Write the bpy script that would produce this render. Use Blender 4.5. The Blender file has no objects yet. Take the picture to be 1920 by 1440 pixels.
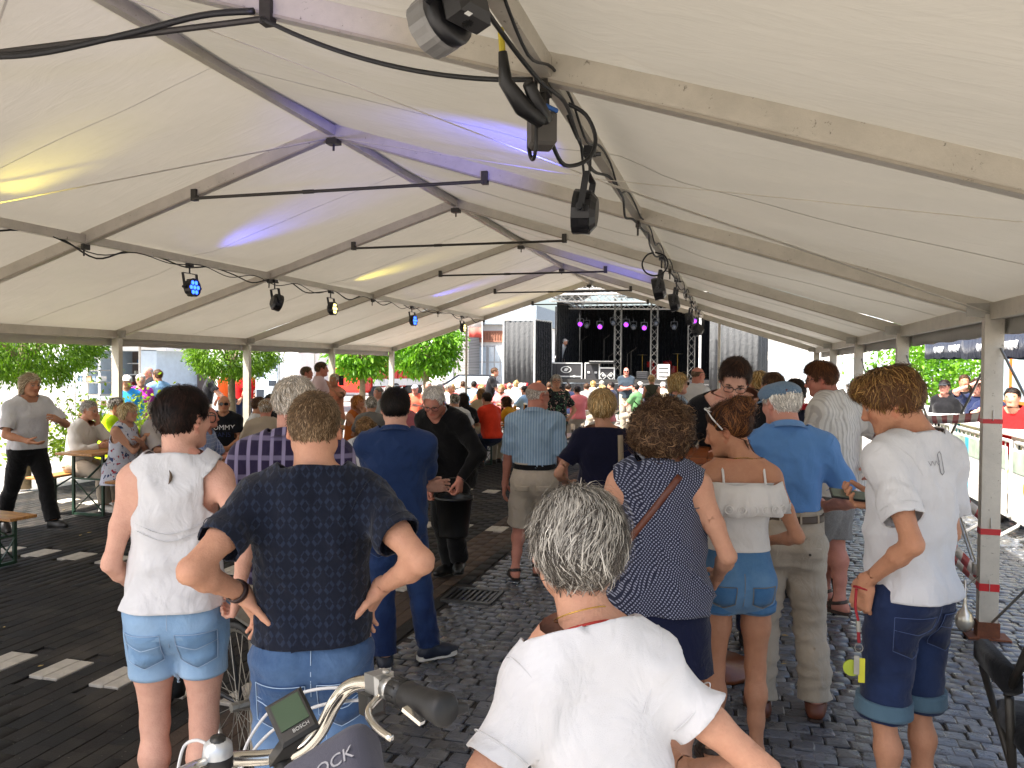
import bpy, bmesh, math, random, time
import numpy as np
from mathutils import Vector, Matrix
T0 = time.time()
rnd = random.Random(7)
NR = np.random.default_rng(7)
scene = bpy.context.scene
COL = scene.collection
PI = math.pi

# ---------------------------------------------------------------- camera, sky, sun, exposure
CAM_H = 1.8; FPX = 1489.3; YAW = .274; PITCH = -.022; ROLL = .008
_R = Vector((math.cos(YAW), math.sin(YAW), 0))
_F = Vector((-math.sin(YAW)*math.cos(PITCH), math.cos(YAW)*math.cos(PITCH), math.sin(PITCH)))
_U = _R.cross(_F)
CR = _R*math.cos(ROLL) + _U*math.sin(ROLL); CU = -_R*math.sin(ROLL) + _U*math.cos(ROLL)
cam = bpy.data.cameras.new('camera'); camo = bpy.data.objects.new('camera', cam); COL.objects.link(camo)
m = Matrix((CR, CU, -_F)).transposed().to_4x4(); m.translation = (0, 0, CAM_H); camo.matrix_world = m
cam.sensor_fit = 'HORIZONTAL'; cam.sensor_width = 36; cam.lens = 36*FPX/1920; cam.clip_start = .05; cam.clip_end = 2000
scene.camera = camo
SUN = Vector((-.34, -.40, .85)).normalized()                 # direction towards the sun
w = bpy.data.worlds.new('World'); scene.world = w; w.use_nodes = True
nt = w.node_tree; sky = nt.nodes.new('ShaderNodeTexSky'); sky.sky_type = 'NISHITA'; sky.sun_disc = False
sky.sun_elevation = math.asin(SUN.z); sky.sun_rotation = math.atan2(SUN.x, SUN.y)
sky.altitude = 50; sky.dust_density = 5.0; sky.ozone_density = .6
nt.links.new(sky.outputs[0], nt.nodes['Background'].inputs[0]); nt.nodes['Background'].inputs[1].default_value = .14
sl = bpy.data.lights.new('sun', 'SUN'); sl.energy = 5.0; sl.angle = math.radians(.53); sl.color = (1, .955, .88)
so = bpy.data.objects.new('sun', sl); COL.objects.link(so); so.rotation_euler = SUN.to_track_quat('Z', 'Y').to_euler()
vs = scene.view_settings; vs.view_transform = 'Standard'; vs.look = 'None'; vs.gamma = 1; vs.use_curve_mapping = False
vs.exposure = 1.72
scene.render.engine = 'CYCLES'
cy = scene.cycles; cy.max_bounces = 7; cy.diffuse_bounces = 4; cy.glossy_bounces = 3; cy.transmission_bounces = 5
cy.transparent_max_bounces = 8; cy.use_denoising = True; cy.caustics_reflective = False; cy.caustics_refractive = False
cy.sample_clamp_indirect = 6; cy.use_adaptive_sampling = True; cy.adaptive_threshold = .015
try: cy.denoiser = 'OPENIMAGEDENOISE'
except Exception: pass

# ---------------------------------------------------------------- helpers
def at(x, y, d):
    """the place d metres deep (along the view) behind point x, y of the 1920-wide photograph"""
    return Vector((0, 0, CAM_H)) + (_F + CR*((x-960)/FPX) - CU*((y-720)/FPX))*d
def ground(x, y, z=0.0):
    r = _F + CR*((x-960)/FPX) - CU*((y-720)/FPX)
    return Vector((0, 0, CAM_H)) + r*((z-CAM_H)/r.z)
def lin(c):
    if isinstance(c, str):
        c = [int(c[i:i+2], 16)/255 for i in (1, 3, 5)]
        c = [x/12.92 if x <= .04045 else ((x+.055)/1.055)**2.4 for x in c]
    return tuple(c[:3])
def tag(o, label=None, cat=None, group=None, kind=None):
    if label: o['label'] = label
    if cat: o['category'] = cat
    if group: o['group'] = group
    if kind: o['kind'] = kind
    return o
def empty(name, loc=(0, 0, 0), rz=0, parent=None):
    o = bpy.data.objects.new(name, None); COL.objects.link(o); o.location = loc; o.rotation_euler = (0, 0, rz)
    o.empty_display_size = .1
    if parent: o.parent = parent
    return o
def link(name, me, parent=None, mat=None, smooth=False):
    if mat is not None and len(me.materials) == 0: me.materials.append(mat)
    o = bpy.data.objects.new(name, me); COL.objects.link(o)
    if parent: o.parent = parent
    if smooth: me.shade_smooth()
    return o
def copy_tree(o, parent=None):
    c = o.copy(); COL.objects.link(c)
    if parent is not None: c.parent = parent
    for ch in o.children: copy_tree(ch, c)
    return c
class MB:
    """collects shapes; build() links them as one mesh object"""
    def __init__(s): s.v = []; s.f = []
    def add(s, vs, fs):
        n = len(s.v); s.v += [tuple(v) for v in vs]; s.f += [tuple(i+n for i in f) for f in fs]; return s
    def hexa(s, p):
        return s.add(p, [(0,3,2,1),(4,5,6,7),(0,1,5,4),(1,2,6,5),(2,3,7,6),(3,0,4,7)])
    def box(s, c, d, rz=0, M=None):
        x, y, z = d[0]/2, d[1]/2, d[2]/2
        P = [Vector(q) for q in ((-x,-y,-z),(x,-y,-z),(x,y,-z),(-x,y,-z),(-x,-y,z),(x,-y,z),(x,y,z),(-x,y,z))]
        if M is not None: P = [M @ q for q in P]
        elif rz: R = Matrix.Rotation(rz, 3, 'Z'); P = [R @ q for q in P]
        return s.hexa([q+Vector(c) for q in P])
    def bevbox(s, c, d, b=.01, rz=0, M=None):
        x, y, z = d[0]/2, d[1]/2, d[2]/2; out = []
        for zz, k in ((-z, b), (-z+b, 0), (z-b, 0), (z, b)):
            for sx, sy in ((-1,-1),(1,-1),(1,1),(-1,1)): out.append(Vector((sx*(x-k), sy*(y-k), zz)))
        if M is not None: out = [M @ q for q in out]
        elif rz: R = Matrix.Rotation(rz, 3, 'Z'); out = [R @ q for q in out]
        F = [(3,2,1,0), (12,13,14,15)]
        for r in range(3):
            for i in range(4): F.append((r*4+i, r*4+(i+1) % 4, r*4+4+(i+1) % 4, r*4+4+i))
        return s.add([q+Vector(c) for q in out], F)
    def bar(s, a, b, w, h, up=(0, 0, 1)):
        a, b = Vector(a), Vector(b); d = (b-a).normalized(); u = Vector(up)
        r = d.cross(u); r = r.normalized() if r.length > 1e-4 else Vector((1, 0, 0)); u = r.cross(d)
        r *= w/2; u *= h/2
        return s.hexa([a-r-u, a+r-u, b+r-u, b-r-u, a-r+u, a+r+u, b+r+u, b-r+u])
    def tube(s, pts, r, n=8, cap=True):
        pts = [Vector(p) for p in pts]; rr = r if isinstance(r, (list, tuple)) else [r]*len(pts)
        V = []; F = []; u = None
        for i, p in enumerate(pts):
            d = (pts[min(i+1, len(pts)-1)]-pts[max(i-1, 0)]).normalized()
            if u is None: u = d.orthogonal().normalized()
            u = (u-d*u.dot(d)).normalized(); v = d.cross(u)
            for k in range(n):
                a = 2*PI*k/n; V.append(p+(u*math.cos(a)+v*math.sin(a))*rr[i])
        for i in range(len(pts)-1):
            for k in range(n): F.append((i*n+k, i*n+(k+1) % n, (i+1)*n+(k+1) % n, (i+1)*n+k))
        if cap: F.append(tuple(range(n-1, -1, -1))); F.append(tuple(range((len(pts)-1)*n, len(pts)*n)))
        return s.add(V, F)
    def lathe(s, prof, n=16, M=None, c=(0, 0, 0)):
        V = []; F = []; k = len(prof)
        for i in range(n):
            a = 2*PI*i/n
            for r, z in prof: V.append(Vector((r*math.cos(a), r*math.sin(a), z)))
        for i in range(n):
            j = (i+1) % n
            for q in range(k-1): F.append((i*k+q, j*k+q, j*k+q+1, i*k+q+1))
        if M is not None: V = [M @ v for v in V]
        return s.add([v+Vector(c) for v in V], F)
    def prism(s, poly, a, b):
        """polygon given as points; swept by vector from a to b"""
        n = len(poly); a, b = Vector(a), Vector(b)
        V = [Vector(p)+a for p in poly]+[Vector(p)+b for p in poly]
        F = [tuple(range(n-1, -1, -1)), tuple(range(n, 2*n))]+[(i, (i+1) % n, (i+1) % n+n, i+n) for i in range(n)]
        return s.add(V, F)
    def mesh(s, name='mesh'):
        me = bpy.data.meshes.new(name); me.from_pydata(s.v, [], s.f); me.validate(); me.update(); return me
    def build(s, name, mat, parent=None, smooth=False, loc=None):
        o = link(name, s.mesh(name), parent, mat, smooth)
        if loc is not None: o.location = loc
        return o
def catenary(a, b, sag, n=12):
    a, b = Vector(a), Vector(b)
    return [a.lerp(b, i/n)-Vector((0, 0, sag*4*(i/n)*(1-i/n))) for i in range(n+1)]
def frame_from(d, up=(0, 0, 1)):
    """rotation matrix whose Z axis is d"""
    d = Vector(d).normalized(); r = Vector(up).cross(d)
    r = r.normalized() if r.length > 1e-4 else Vector((1, 0, 0))
    return Matrix((r, d.cross(r), d)).transposed()

# ---------------------------------------------------------------- materials
_M = {}
def N(nt, t, **kw):
    n = nt.nodes.new(t)
    for k, v in kw.items():
        if k.startswith('i_'): n.inputs[int(k[2:]) if k[2:].isdigit() else k[2:].replace('_', ' ')].default_value = v
        else: setattr(n, k, v)
    return n
def L(nt, a, b): nt.links.new(a, b)
def ramp(nt, fac, stops):
    r = nt.nodes.new('ShaderNodeValToRGB'); e = r.color_ramp.elements
    while len(e) < len(stops): e.new(.5)
    for i, (p, c) in enumerate(stops): e[i].position = p; e[i].color = (*lin(c), 1) if not isinstance(c, (int, float)) else (c, c, c, 1)
    L(nt, fac, r.inputs[0]); return r
def mixc(nt, fac, a, b, blend='MIX'):
    x = nt.nodes.new('ShaderNodeMix'); x.data_type = 'RGBA'; x.blend_type = blend
    for sock, v in ((x.inputs[0], fac), (x.inputs[6], a), (x.inputs[7], b)):
        if isinstance(v, bpy.types.NodeSocket): L(nt, v, sock)
        elif isinstance(v, (int, float)): sock.default_value = v
        else: sock.default_value = (*lin(v), 1)
    return x.outputs[2]
def coords(nt, kind='Object', scale=(1, 1, 1), rot=(0, 0, 0)):
    tc = nt.nodes.new('ShaderNodeTexCoord'); mp = nt.nodes.new('ShaderNodeMapping')
    mp.inputs['Scale'].default_value = scale; mp.inputs['Rotation'].default_value = rot
    L(nt, tc.outputs[kind], mp.inputs[0]); return mp.outputs[0]
def new_mat(name):
    m = bpy.data.materials.new(name); m.use_nodes = True; nt = m.node_tree
    return m, nt, nt.nodes['Principled BSDF']
def bump(nt, bs, h, dist=.004, strength=1.0):
    b = nt.nodes.new('ShaderNodeBump'); b.inputs['Distance'].default_value = dist; b.inputs['Strength'].default_value = strength
    L(nt, h, b.inputs['Height']); L(nt, b.outputs[0], bs.inputs['Normal']); return b
def mat(name, col=(.5, .5, .5), rough=.6, metal=0, var=.15, scale=6, bmp=0, bscale=40, spec=.5, emit=None, es=0, alpha=None, trans=0, world=False):
    if name in _M: return _M[name]
    m, nt, bs = new_mat(name); c = lin(col)
    co = coords(nt)
    if var:
        n = N(nt, 'ShaderNodeTexNoise', i_Scale=scale, i_Detail=6, i_Roughness=.6); L(nt, co, n.inputs['Vector'])
        r = ramp(nt, n.outputs[0], [(.25, tuple(x*(1-var) for x in c)), (.75, tuple(min(1, x*(1+var)) for x in c))])
        L(nt, r.outputs[0], bs.inputs['Base Color'])
        rr = nt.nodes.new('ShaderNodeMapRange'); rr.inputs[3].default_value = max(.02, rough-.1); rr.inputs[4].default_value = min(1, rough+.1)
        L(nt, n.outputs[0], rr.inputs[0]); L(nt, rr.outputs[0], bs.inputs['Roughness'])
    else:
        bs.inputs['Base Color'].default_value = (*c, 1); bs.inputs['Roughness'].default_value = rough
    bs.inputs['Metallic'].default_value = metal; bs.inputs['Specular IOR Level'].default_value = spec
    if bmp:
        n2 = N(nt, 'ShaderNodeTexNoise', i_Scale=bscale, i_Detail=5); L(nt, co, n2.inputs['Vector']); bump(nt, bs, n2.outputs[0], bmp)
    if emit is not None:
        bs.inputs['Emission Color'].default_value = (*lin(emit), 1); bs.inputs['Emission Strength'].default_value = es
    if trans: bs.inputs['Transmission Weight'].default_value = trans
    _M[name] = m; return m
# ---------------------------------------------------------------- distance-field modelling for bodies and clothes
f4 = np.float32
def V3(*a): return np.array(a, f4)
def nrm(v): v = np.asarray(v, f4); return v/max(1e-9, float(np.sqrt((v*v).sum())))
class Field:
    def __init__(s): s.pr = []
    def rc(s, a, b, ra, rb, k=.02, sub=False):
        s.pr.append(('rc', np.asarray(a, f4), np.asarray(b, f4), ra, rb, k, sub)); return s
    def el(s, c, r, R=None, k=.02, sub=False):
        s.pr.append(('el', np.asarray(c, f4), np.asarray(r, f4), None if R is None else np.asarray(R, f4), 0, k, sub)); return s
    def torso(s, rows, k=.03, off=0.):
        """rows: (centre, right, forward, half width, half depth)"""
        s.pr.append(('to', rows, off, 0, 0, k, False)); return s
    def copy(s): g = Field(); g.pr = list(s.pr); return g
    def __call__(s, P0, margin=None):
        if margin is None or len(P0) < 400: return s.full(P0)
        d0 = np.full(len(P0), 9., f4)
        for q in s.pr:                                  # only the points near a shape feel it
            if q[0] == 'rc': c = (q[1]+q[2])*f4(.5); R = float(np.linalg.norm(q[1]-q[2]))*.5+max(q[3], q[4])
            elif q[0] == 'el': c = q[1]; R = float(q[2].max())
            else:
                cs = np.stack([r[0] for r in q[1]]); c = (cs.min(0)+cs.max(0))*f4(.5); R = float(np.linalg.norm(cs-c, axis=1).max())+max(max(r[3], r[4]) for r in q[1])+q[2]
            e = P0-c; sel = np.nonzero(np.einsum('ij,ij->i', e, e) < (R+margin+q[5])**2)[0]
            if len(sel) == 0: continue
            d0[sel] = s.full(P0[sel], [q], d0[sel])
        return d0
    def full(s, P, prims=None, d=None):
        for q in (s.pr if prims is None else prims):
            t = q[0]
            if t == 'rc':
                _, a, b, ra, rb, k, sub = q
                ba = b-a; pa = P-a
                h = np.clip((pa@ba)/max(1e-9, float(ba@ba)), 0, 1)
                e = pa-h[:, None]*ba
                x = np.sqrt(np.einsum('ij,ij->i', e, e))-(ra+(rb-ra)*h)
            elif t == 'el':
                _, c, r, R, _, k, sub = q
                p = P-c
                if R is not None: p = p@R          # columns of R are the local axes
                u = p/r; k0 = np.sqrt(np.einsum('ij,ij->i', u, u)); w_ = u/r
                k1 = np.sqrt(np.einsum('ij,ij->i', w_, w_)); x = k0*(k0-1)/np.maximum(k1, 1e-6)
            else:
                _, rows, off, _, _, k, sub = q; x = None
                for i in range(len(rows)-1):
                    c0, R0, F0, w0, d0 = rows[i]; c1, R1, F1, w1, d1 = rows[i+1]
                    ba = c1-c0; pa = P-c0; L2 = float(ba@ba); h = np.clip((pa@ba)/L2, 0, 1)
                    e = pa-h[:, None]*ba; Rm = R0; Fm = F0
                    ww = w0+(w1-w0)*h+off; dd = d0+(d1-d0)*h+off
                    ex = e@Rm; ey = e@Fm; ez2 = np.maximum(np.einsum('ij,ij->i', e, e)-ex*ex-ey*ey, 0)
                    ax = np.abs(ex/ww); ay = np.abs(ey/dd)
                    rad = np.sqrt((ax**2.4+ay**2.4)**(2/2.4)+ez2/(dd*dd))
                    xi = (rad-1)*np.minimum(ww, dd)
                    x = xi if x is None else np.minimum(x, xi)
            if d is None: d = x
            elif sub:
                h = np.clip(.5-.5*(d+x)/k, 0, 1); d = d*(1-h)-x*h+k*h*(1-h)
            elif k <= 1e-6: d = np.minimum(d, x)
            else:
                h = np.clip(.5+.5*(x-d)/k, 0, 1); d = x+(d-x)*h-k*h*(1-h)
        return d
def grad(F, P, e=.003):
    K = np.array(((1,-1,-1),(-1,-1,1),(-1,1,-1),(1,1,1)), f4); g = np.zeros_like(P)
    for k in K: g += k*F(P+k*e, .03)[:, None]
    return g/np.maximum(1e-6, np.sqrt((g*g).sum(1)))[:, None]
def surf(F, lo, hi, vx, project=1):
    """surface nets over the box lo..hi; returns vertices, quads"""
    lo = np.asarray(lo, f4); n = np.maximum(3, np.ceil((np.asarray(hi)-lo)/vx).astype(int)+1)
    B = 6; nb = (n+B-1)//B
    bi = np.stack(np.meshgrid(*[np.arange(k) for k in nb], indexing='ij'), -1).reshape(-1, 3)
    ctr = (lo+(bi*B+(B-1)/2)*vx).astype(f4); bnd = vx*B*.5*1.7321*1.35+.012; db = F(ctr, bnd*1.3)
    act = np.abs(db) < bnd
    V = np.repeat(np.repeat(np.repeat(db.reshape(nb), B, 0), B, 1), B, 2)[:n[0], :n[1], :n[2]].astype(f4).copy()
    am = np.repeat(np.repeat(np.repeat(act.reshape(nb), B, 0), B, 1), B, 2)[:n[0], :n[1], :n[2]]
    ii = np.argwhere(am)
    if len(ii) == 0: return np.zeros((0, 3), f4), np.zeros((0, 4), int)
    V[am] = F((lo+ii*vx).astype(f4), bnd*1.6)
    I = V < 0
    c8 = [(0,0,0),(1,0,0),(0,1,0),(1,1,0),(0,0,1),(1,0,1),(0,1,1),(1,1,1)]
    sh = tuple(k-1 for k in n)
    def sl(o): return tuple(slice(o[i], o[i]+sh[i]) for i in range(3))
    cnt = sum(I[sl(o)].astype(np.int8) for o in c8)
    cells = np.argwhere((cnt > 0) & (cnt < 8))
    if len(cells) == 0: return np.zeros((0, 3), f4), np.zeros((0, 4), int)
    idx = -np.ones(sh, np.int64); idx[tuple(cells.T)] = np.arange(len(cells))
    vals = np.stack([V[tuple((cells+o).T)] for o in c8], 1)
    P = np.zeros((len(cells), 3), f4); K = np.zeros(len(cells), f4); ca = np.array(c8, f4)
    for a in range(8):
        for b in range(a+1, 8):
            if np.abs(ca[a]-ca[b]).sum() != 1: continue
            va, vb = vals[:, a], vals[:, b]; m_ = (va < 0) != (vb < 0)
            t = np.where(m_, va/np.where(m_, va-vb, 1), 0)
            P += m_[:, None]*(ca[a]+t[:, None]*(ca[b]-ca[a])); K += m_
    P = lo+(cells+P/K[:, None])*vx
    Q = []
    for ax in range(3):
        o = [0, 0, 0]; o[ax] = 1; b1, b2 = (ax+1) % 3, (ax+2) % 3
        s0 = [slice(1, n[i]-1) for i in range(3)]; s0[ax] = slice(0, n[ax]-1)
        s1 = list(s0); s1[ax] = slice(1, n[ax])
        A, Bv = I[tuple(s0)], I[tuple(s1)]
        e = np.argwhere(A != Bv)
        if len(e) == 0: continue
        st = A[tuple(e.T)]
        base = e+np.array([0 if i == ax else 1 for i in range(3)])
        d1 = np.zeros(3, int); d1[b1] = 1; d2 = np.zeros(3, int); d2[b2] = 1
        q = np.stack([idx[tuple((base-d1-d2).T)], idx[tuple((base-d2).T)], idx[tuple(base.T)], idx[tuple((base-d1).T)]], 1)
        q[~st] = q[~st][:, ::-1]; Q.append(q)
    Q = np.concatenate(Q); Q = Q[(Q >= 0).all(1)]
    P = P.astype(f4)
    for _ in range(project):
        g = grad(F, P); P = P-g*np.clip(F(P, .03), -vx, vx)[:, None]
    return P, Q
def tri(Q): return np.concatenate([Q[:, [0, 1, 2]], Q[:, [0, 2, 3]]])
def clip(P, T, g):
    """keep the part of the triangle mesh where g < 0"""
    g = np.asarray(g, np.float64); g = np.where(np.abs(g) < 1e-7, -1e-7, g)
    neg = g < 0; c = neg[T].sum(1)
    keep = [T[c == 3]]; newP = []; 
    E = {}
    part = np.where((c == 1) | (c == 2))[0]
    if len(part):
        t = T[part]; one = c[part] == 1
        ng = neg[t]
        lone = np.where(one[:, None], ng, ~ng).argmax(1)
        a = t[np.arange(len(t)), lone]; b = t[np.arange(len(t)), (lone+1) % 3]; d = t[np.arange(len(t)), (lone+2) % 3]
        def cut(u, v):
            l_, h_ = np.minimum(u, v), np.maximum(u, v); key = l_*len(P)+h_
            return key
        keys = np.concatenate([cut(a, b), cut(a, d)]); uk, inv = np.unique(keys, return_inverse=True)
        l_, h_ = uk//len(P), uk % len(P); s = g[l_]/(g[l_]-g[h_])
        NP = P[l_]+(P[h_]-P[l_])*s[:, None].astype(f4)
        ab = inv[:len(t)]+len(P); ad = inv[len(t):]+len(P)
        keep.append(np.stack([a, ab, ad], 1)[one])
        o = ~one
        keep.append(np.stack([ab, b, d], 1)[o]); keep.append(np.stack([ab, d, ad], 1)[o])
        P = np.concatenate([P, NP.astype(f4)])
    T = np.concatenate(keep)
    u, inv = np.unique(T, return_inverse=True)
    return P[u], inv.reshape(-1, 3)
def join(parts):
    Ps = []; Ts = []; n = 0
    for P, T in parts:
        Ps.append(P); Ts.append(T+n); n += len(P)
    return np.concatenate(Ps), np.concatenate(Ts)
def vnormals(P, T):
    n = np.cross(P[T[:, 1]]-P[T[:, 0]], P[T[:, 2]]-P[T[:, 0]]); o = np.zeros_like(P)
    for k in range(3): np.add.at(o, T[:, k], n)
    return o/np.maximum(1e-9, np.sqrt((o*o).sum(1)))[:, None]
def np_mesh(name, P, T, mat=None, parent=None, col=None, smooth=True):
    me = bpy.data.meshes.new(name); T = np.ascontiguousarray(T, np.int32)
    me.vertices.add(len(P)); me.vertices.foreach_set('co', np.ascontiguousarray(P, f4).ravel())
    k = T.shape[1]; me.loops.add(T.size); me.loops.foreach_set('vertex_index', T.ravel())
    me.polygons.add(len(T)); me.polygons.foreach_set('loop_start', np.arange(0, T.size, k, dtype=np.int32))
    me.polygons.foreach_set('loop_total', np.full(len(T), k, np.int32))
    me.update(calc_edges=True)
    if smooth: me.shade_smooth()
    if col is not None:
        a = me.color_attributes.new('Col', 'FLOAT_COLOR', 'POINT')
        c = np.ones((len(P), 4), f4); c[:, :3] = col; a.data.foreach_set('color', c.ravel())
    return link(name, me, parent, mat)
def waves(P, seed, freq, n=7, aniso=(1, 1, 1), warp=.35):
    """smooth pseudo-random value in about -1..1 for every point"""
    r = np.random.default_rng(seed); Q = P*np.array(aniso, f4)
    Wp = np.zeros_like(Q)
    for i in range(3):
        k = r.normal(size=(3, 3)).astype(f4)*freq*.4; Wp[:, i] = np.sin(Q@k[0]+r.uniform(0, 6))+np.sin(Q@k[1]+r.uniform(0, 6))
    Q = Q+Wp*warp/freq; o = np.zeros(len(P), f4)
    for i in range(n):
        k = r.normal(size=3).astype(f4); k *= freq*r.uniform(.6, 1.7)/np.linalg.norm(k); o += np.sin(Q@k+r.uniform(0, 6))
    return o/math.sqrt(n)*.8

# ---------------------------------------------------------------- materials of people
def skin_mat(name, base, mot=.09):
    if name in _M: return _M[name]
    m, nt, bs = new_mat(name); at_ = N(nt, 'ShaderNodeAttribute', attribute_name='Col'); co = coords(nt)
    n = N(nt, 'ShaderNodeTexNoise', i_Scale=26, i_Detail=9, i_Roughness=.7); L(nt, co, n.inputs['Vector'])
    c = lin(base); r = ramp(nt, n.outputs[0], [(.3, (c[0]*(1-mot), c[1]*(1-mot*1.6), c[2]*(1-mot*1.6))), (.7, (c[0]*(1+mot*.5), c[1]*(1+mot*.6), c[2]*(1+mot*.6)))])
    x = mixc(nt, 1.0, r.outputs[0], at_.outputs['Color'], 'MULTIPLY'); L(nt, x, bs.inputs['Base Color'])
    bs.inputs['Roughness'].default_value = .58; bs.inputs['Specular IOR Level'].default_value = .3
    bs.inputs['Subsurface Weight'].default_value = .06; bs.inputs['Subsurface Radius'].default_value = (.012, .005, .003); bs.inputs['Subsurface Scale'].default_value = 1
    n2 = N(nt, 'ShaderNodeTexNoise', i_Scale=160, i_Detail=3); L(nt, co, n2.inputs['Vector']); bump(nt, bs, n2.outputs[0], .0022, .8)
    _M[name] = m; return m
def cloth_mat(name, col, pattern=None, col2=None, p=1.0, rough=.85, weave=700, trans=0.0, fold=.012, col3=None):
    """woven cloth; pattern: stripes, check, weave, lattice, floral, denim, heather"""
    if name in _M: return _M[name]
    m, nt, bs = new_mat(name); co = coords(nt); c = lin(col); c2 = lin(col2 if col2 else col)
    n = N(nt, 'ShaderNodeTexNoise', i_Scale=7, i_Detail=5); L(nt, co, n.inputs['Vector'])
    base = ramp(nt, n.outputs[0], [(.3, tuple(x*.93 for x in c)), (.7, tuple(min(1, x*1.05) for x in c))]).outputs[0]
    def wave(direction, scale, lo, hi, rot=(0, 0, 0), dist=.0):
        cc = coords(nt, rot=rot); wv = N(nt, 'ShaderNodeTexWave', wave_type='BANDS', bands_direction=direction, i_Scale=scale, i_Distortion=dist); L(nt, cc, wv.inputs[0])
        return ramp(nt, wv.outputs[1], [(lo, 0.0), (hi, 1.0)]).outputs[0]
    hgt = None
    if pattern == 'stripes': base = mixc(nt, wave('X', p, .6, .8), base, c2)
    elif pattern == 'check':
        a = wave('X', p, .72, .85); b = wave('Z', p*.6, .80, .92); mx = N(nt, 'ShaderNodeMath', operation='MAXIMUM'); L(nt, a, mx.inputs[0])
        b2 = N(nt, 'ShaderNodeMath', operation='MULTIPLY', i_1=.55); L(nt, b, b2.inputs[0]); L(nt, b2.outputs[0], mx.inputs[1]); base = mixc(nt, mx.outputs[0], base, c2)
    elif pattern == 'weave':
        a = wave('DIAGONAL', p, .35, .7, rot=(0, .2, .3)); b = wave('DIAGONAL', p*1.13, .35, .7, rot=(1.57, .1, .2))
        mx = N(nt, 'ShaderNodeMath', operation='MULTIPLY'); L(nt, a, mx.inputs[0]); L(nt, b, mx.inputs[1]); base = mixc(nt, mx.outputs[0], base, c2)
    elif pattern == 'lattice':
        a = wave('X', p, .55, .75, rot=(0, .62, 0)); b = wave('X', p, .55, .75, rot=(0, -.62, 0))
        a2 = wave('X', p*2.0, .5, .7, rot=(0, .62, 0)); b2 = wave('X', p*2.0, .5, .7, rot=(0, -.62, 0))
        d = N(nt, 'ShaderNodeMath', operation='SUBTRACT'); L(nt, a, d.inputs[0]); L(nt, b, d.inputs[1]); e = N(nt, 'ShaderNodeMath', operation='ABSOLUTE'); L(nt, d.outputs[0], e.inputs[0])
        d2 = N(nt, 'ShaderNodeMath', operation='SUBTRACT'); L(nt, a2, d2.inputs[0]); L(nt, b2, d2.inputs[1]); e2 = N(nt, 'ShaderNodeMath', operation='ABSOLUTE'); L(nt, d2.outputs[0], e2.inputs[0])
        mm = N(nt, 'ShaderNodeMath', operation='MULTIPLY'); L(nt, e.outputs[0], mm.inputs[0]); L(nt, e2.outputs[0], mm.inputs[1])
        hgt = mm.outputs[0]; base = mixc(nt, hgt, base, c2)
    elif pattern == 'floral':
        vo = N(nt, 'ShaderNodeTexVoronoi', i_Scale=p, feature='F1'); wn = N(nt, 'ShaderNodeTexNoise', i_Scale=p*.7, i_Detail=3); L(nt, co, wn.inputs['Vector'])
        wx = mixc(nt, .12, co, wn.outputs[1], 'LINEAR_LIGHT'); L(nt, wx, vo.inputs['Vector'])
        pal = ramp(nt, vo.outputs['Color'], [(.25, c2), (.5, lin(col3 or '#ffffff')), (.8, c)]); pal.color_ramp.interpolation = 'CONSTANT'
        msk = ramp(nt, vo.outputs['Distance'], [(.28, 1.0), (.40, 0.0)]); base = mixc(nt, msk.outputs[0], base, pal.outputs[0])
    elif pattern == 'denim':
        n3 = N(nt, 'ShaderNodeTexNoise', i_Scale=p*5, i_Detail=8, i_Roughness=.7); L(nt, co, n3.inputs['Vector'])
        r3 = ramp(nt, n3.outputs[0], [(.40, 0.0), (.72, 1.0)]); at_ = N(nt, 'ShaderNodeAttribute', attribute_name='Col')
        sep = N(nt, 'ShaderNodeSeparateColor'); L(nt, at_.outputs['Color'], sep.inputs[0])
        ad = N(nt, 'ShaderNodeMath', operation='MULTIPLY_ADD', i_1=.30); L(nt, r3.outputs[0], ad.inputs[0]); L(nt, sep.outputs[0], ad.inputs[2]); ad.use_clamp = True
        base = mixc(nt, ad.outputs[0], base, c2)
    elif pattern == 'heather':
        n3 = N(nt, 'ShaderNodeTexNoise', i_Scale=260, i_Detail=2); L(nt, co, n3.inputs['Vector']); base = mixc(nt, ramp(nt, n3.outputs[0], [(.45, 0.0), (.6, .6)]).outputs[0], base, c2)
    L(nt, base, bs.inputs['Base Color'])
    bs.inputs['Roughness'].default_value = rough; bs.inputs['Specular IOR Level'].default_value = .18
    bs.inputs['Sheen Weight'].default_value = .12; bs.inputs['Sheen Roughness'].default_value = .5
    # crumple folds and a fine weave
    cf = coords(nt, scale=(1, 1, .7)); nf = N(nt, 'ShaderNodeTexNoise', i_Scale=11, i_Detail=3, i_Roughness=.5, i_Distortion=.7); L(nt, cf, nf.inputs['Vector'])
    nw = N(nt, 'ShaderNodeTexNoise', i_Scale=weave, i_Detail=1); L(nt, co, nw.inputs['Vector'])
    b1 = nt.nodes.new('ShaderNodeBump'); b1.inputs['Distance'].default_value = fold; b1.inputs['Strength'].default_value = 1.0; L(nt, nf.outputs[0], b1.inputs['Height'])
    b2 = nt.nodes.new('ShaderNodeBump'); b2.inputs['Distance'].default_value = .0012; b2.inputs['Strength'].default_value = .6; L(nt, hgt or nw.outputs[0], b2.inputs['Height'])
    L(nt, b1.outputs[0], b2.inputs['Normal']); L(nt, b2.outputs[0], bs.inputs['Normal'])
    _M[name] = m; return m
def hair_mat(name, col, tip=None):
    if name in _M: return _M[name]
    m, nt, bs = new_mat(name); at_ = N(nt, 'ShaderNodeAttribute', attribute_name='Col')
    c = lin(col); x = mixc(nt, 1.0, c, at_.outputs['Color'], 'MULTIPLY')
    L(nt, x, bs.inputs['Base Color']); bs.inputs['Roughness'].default_value = .55; bs.inputs['Specular IOR Level'].default_value = .25
    _M[name] = m; return m
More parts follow.
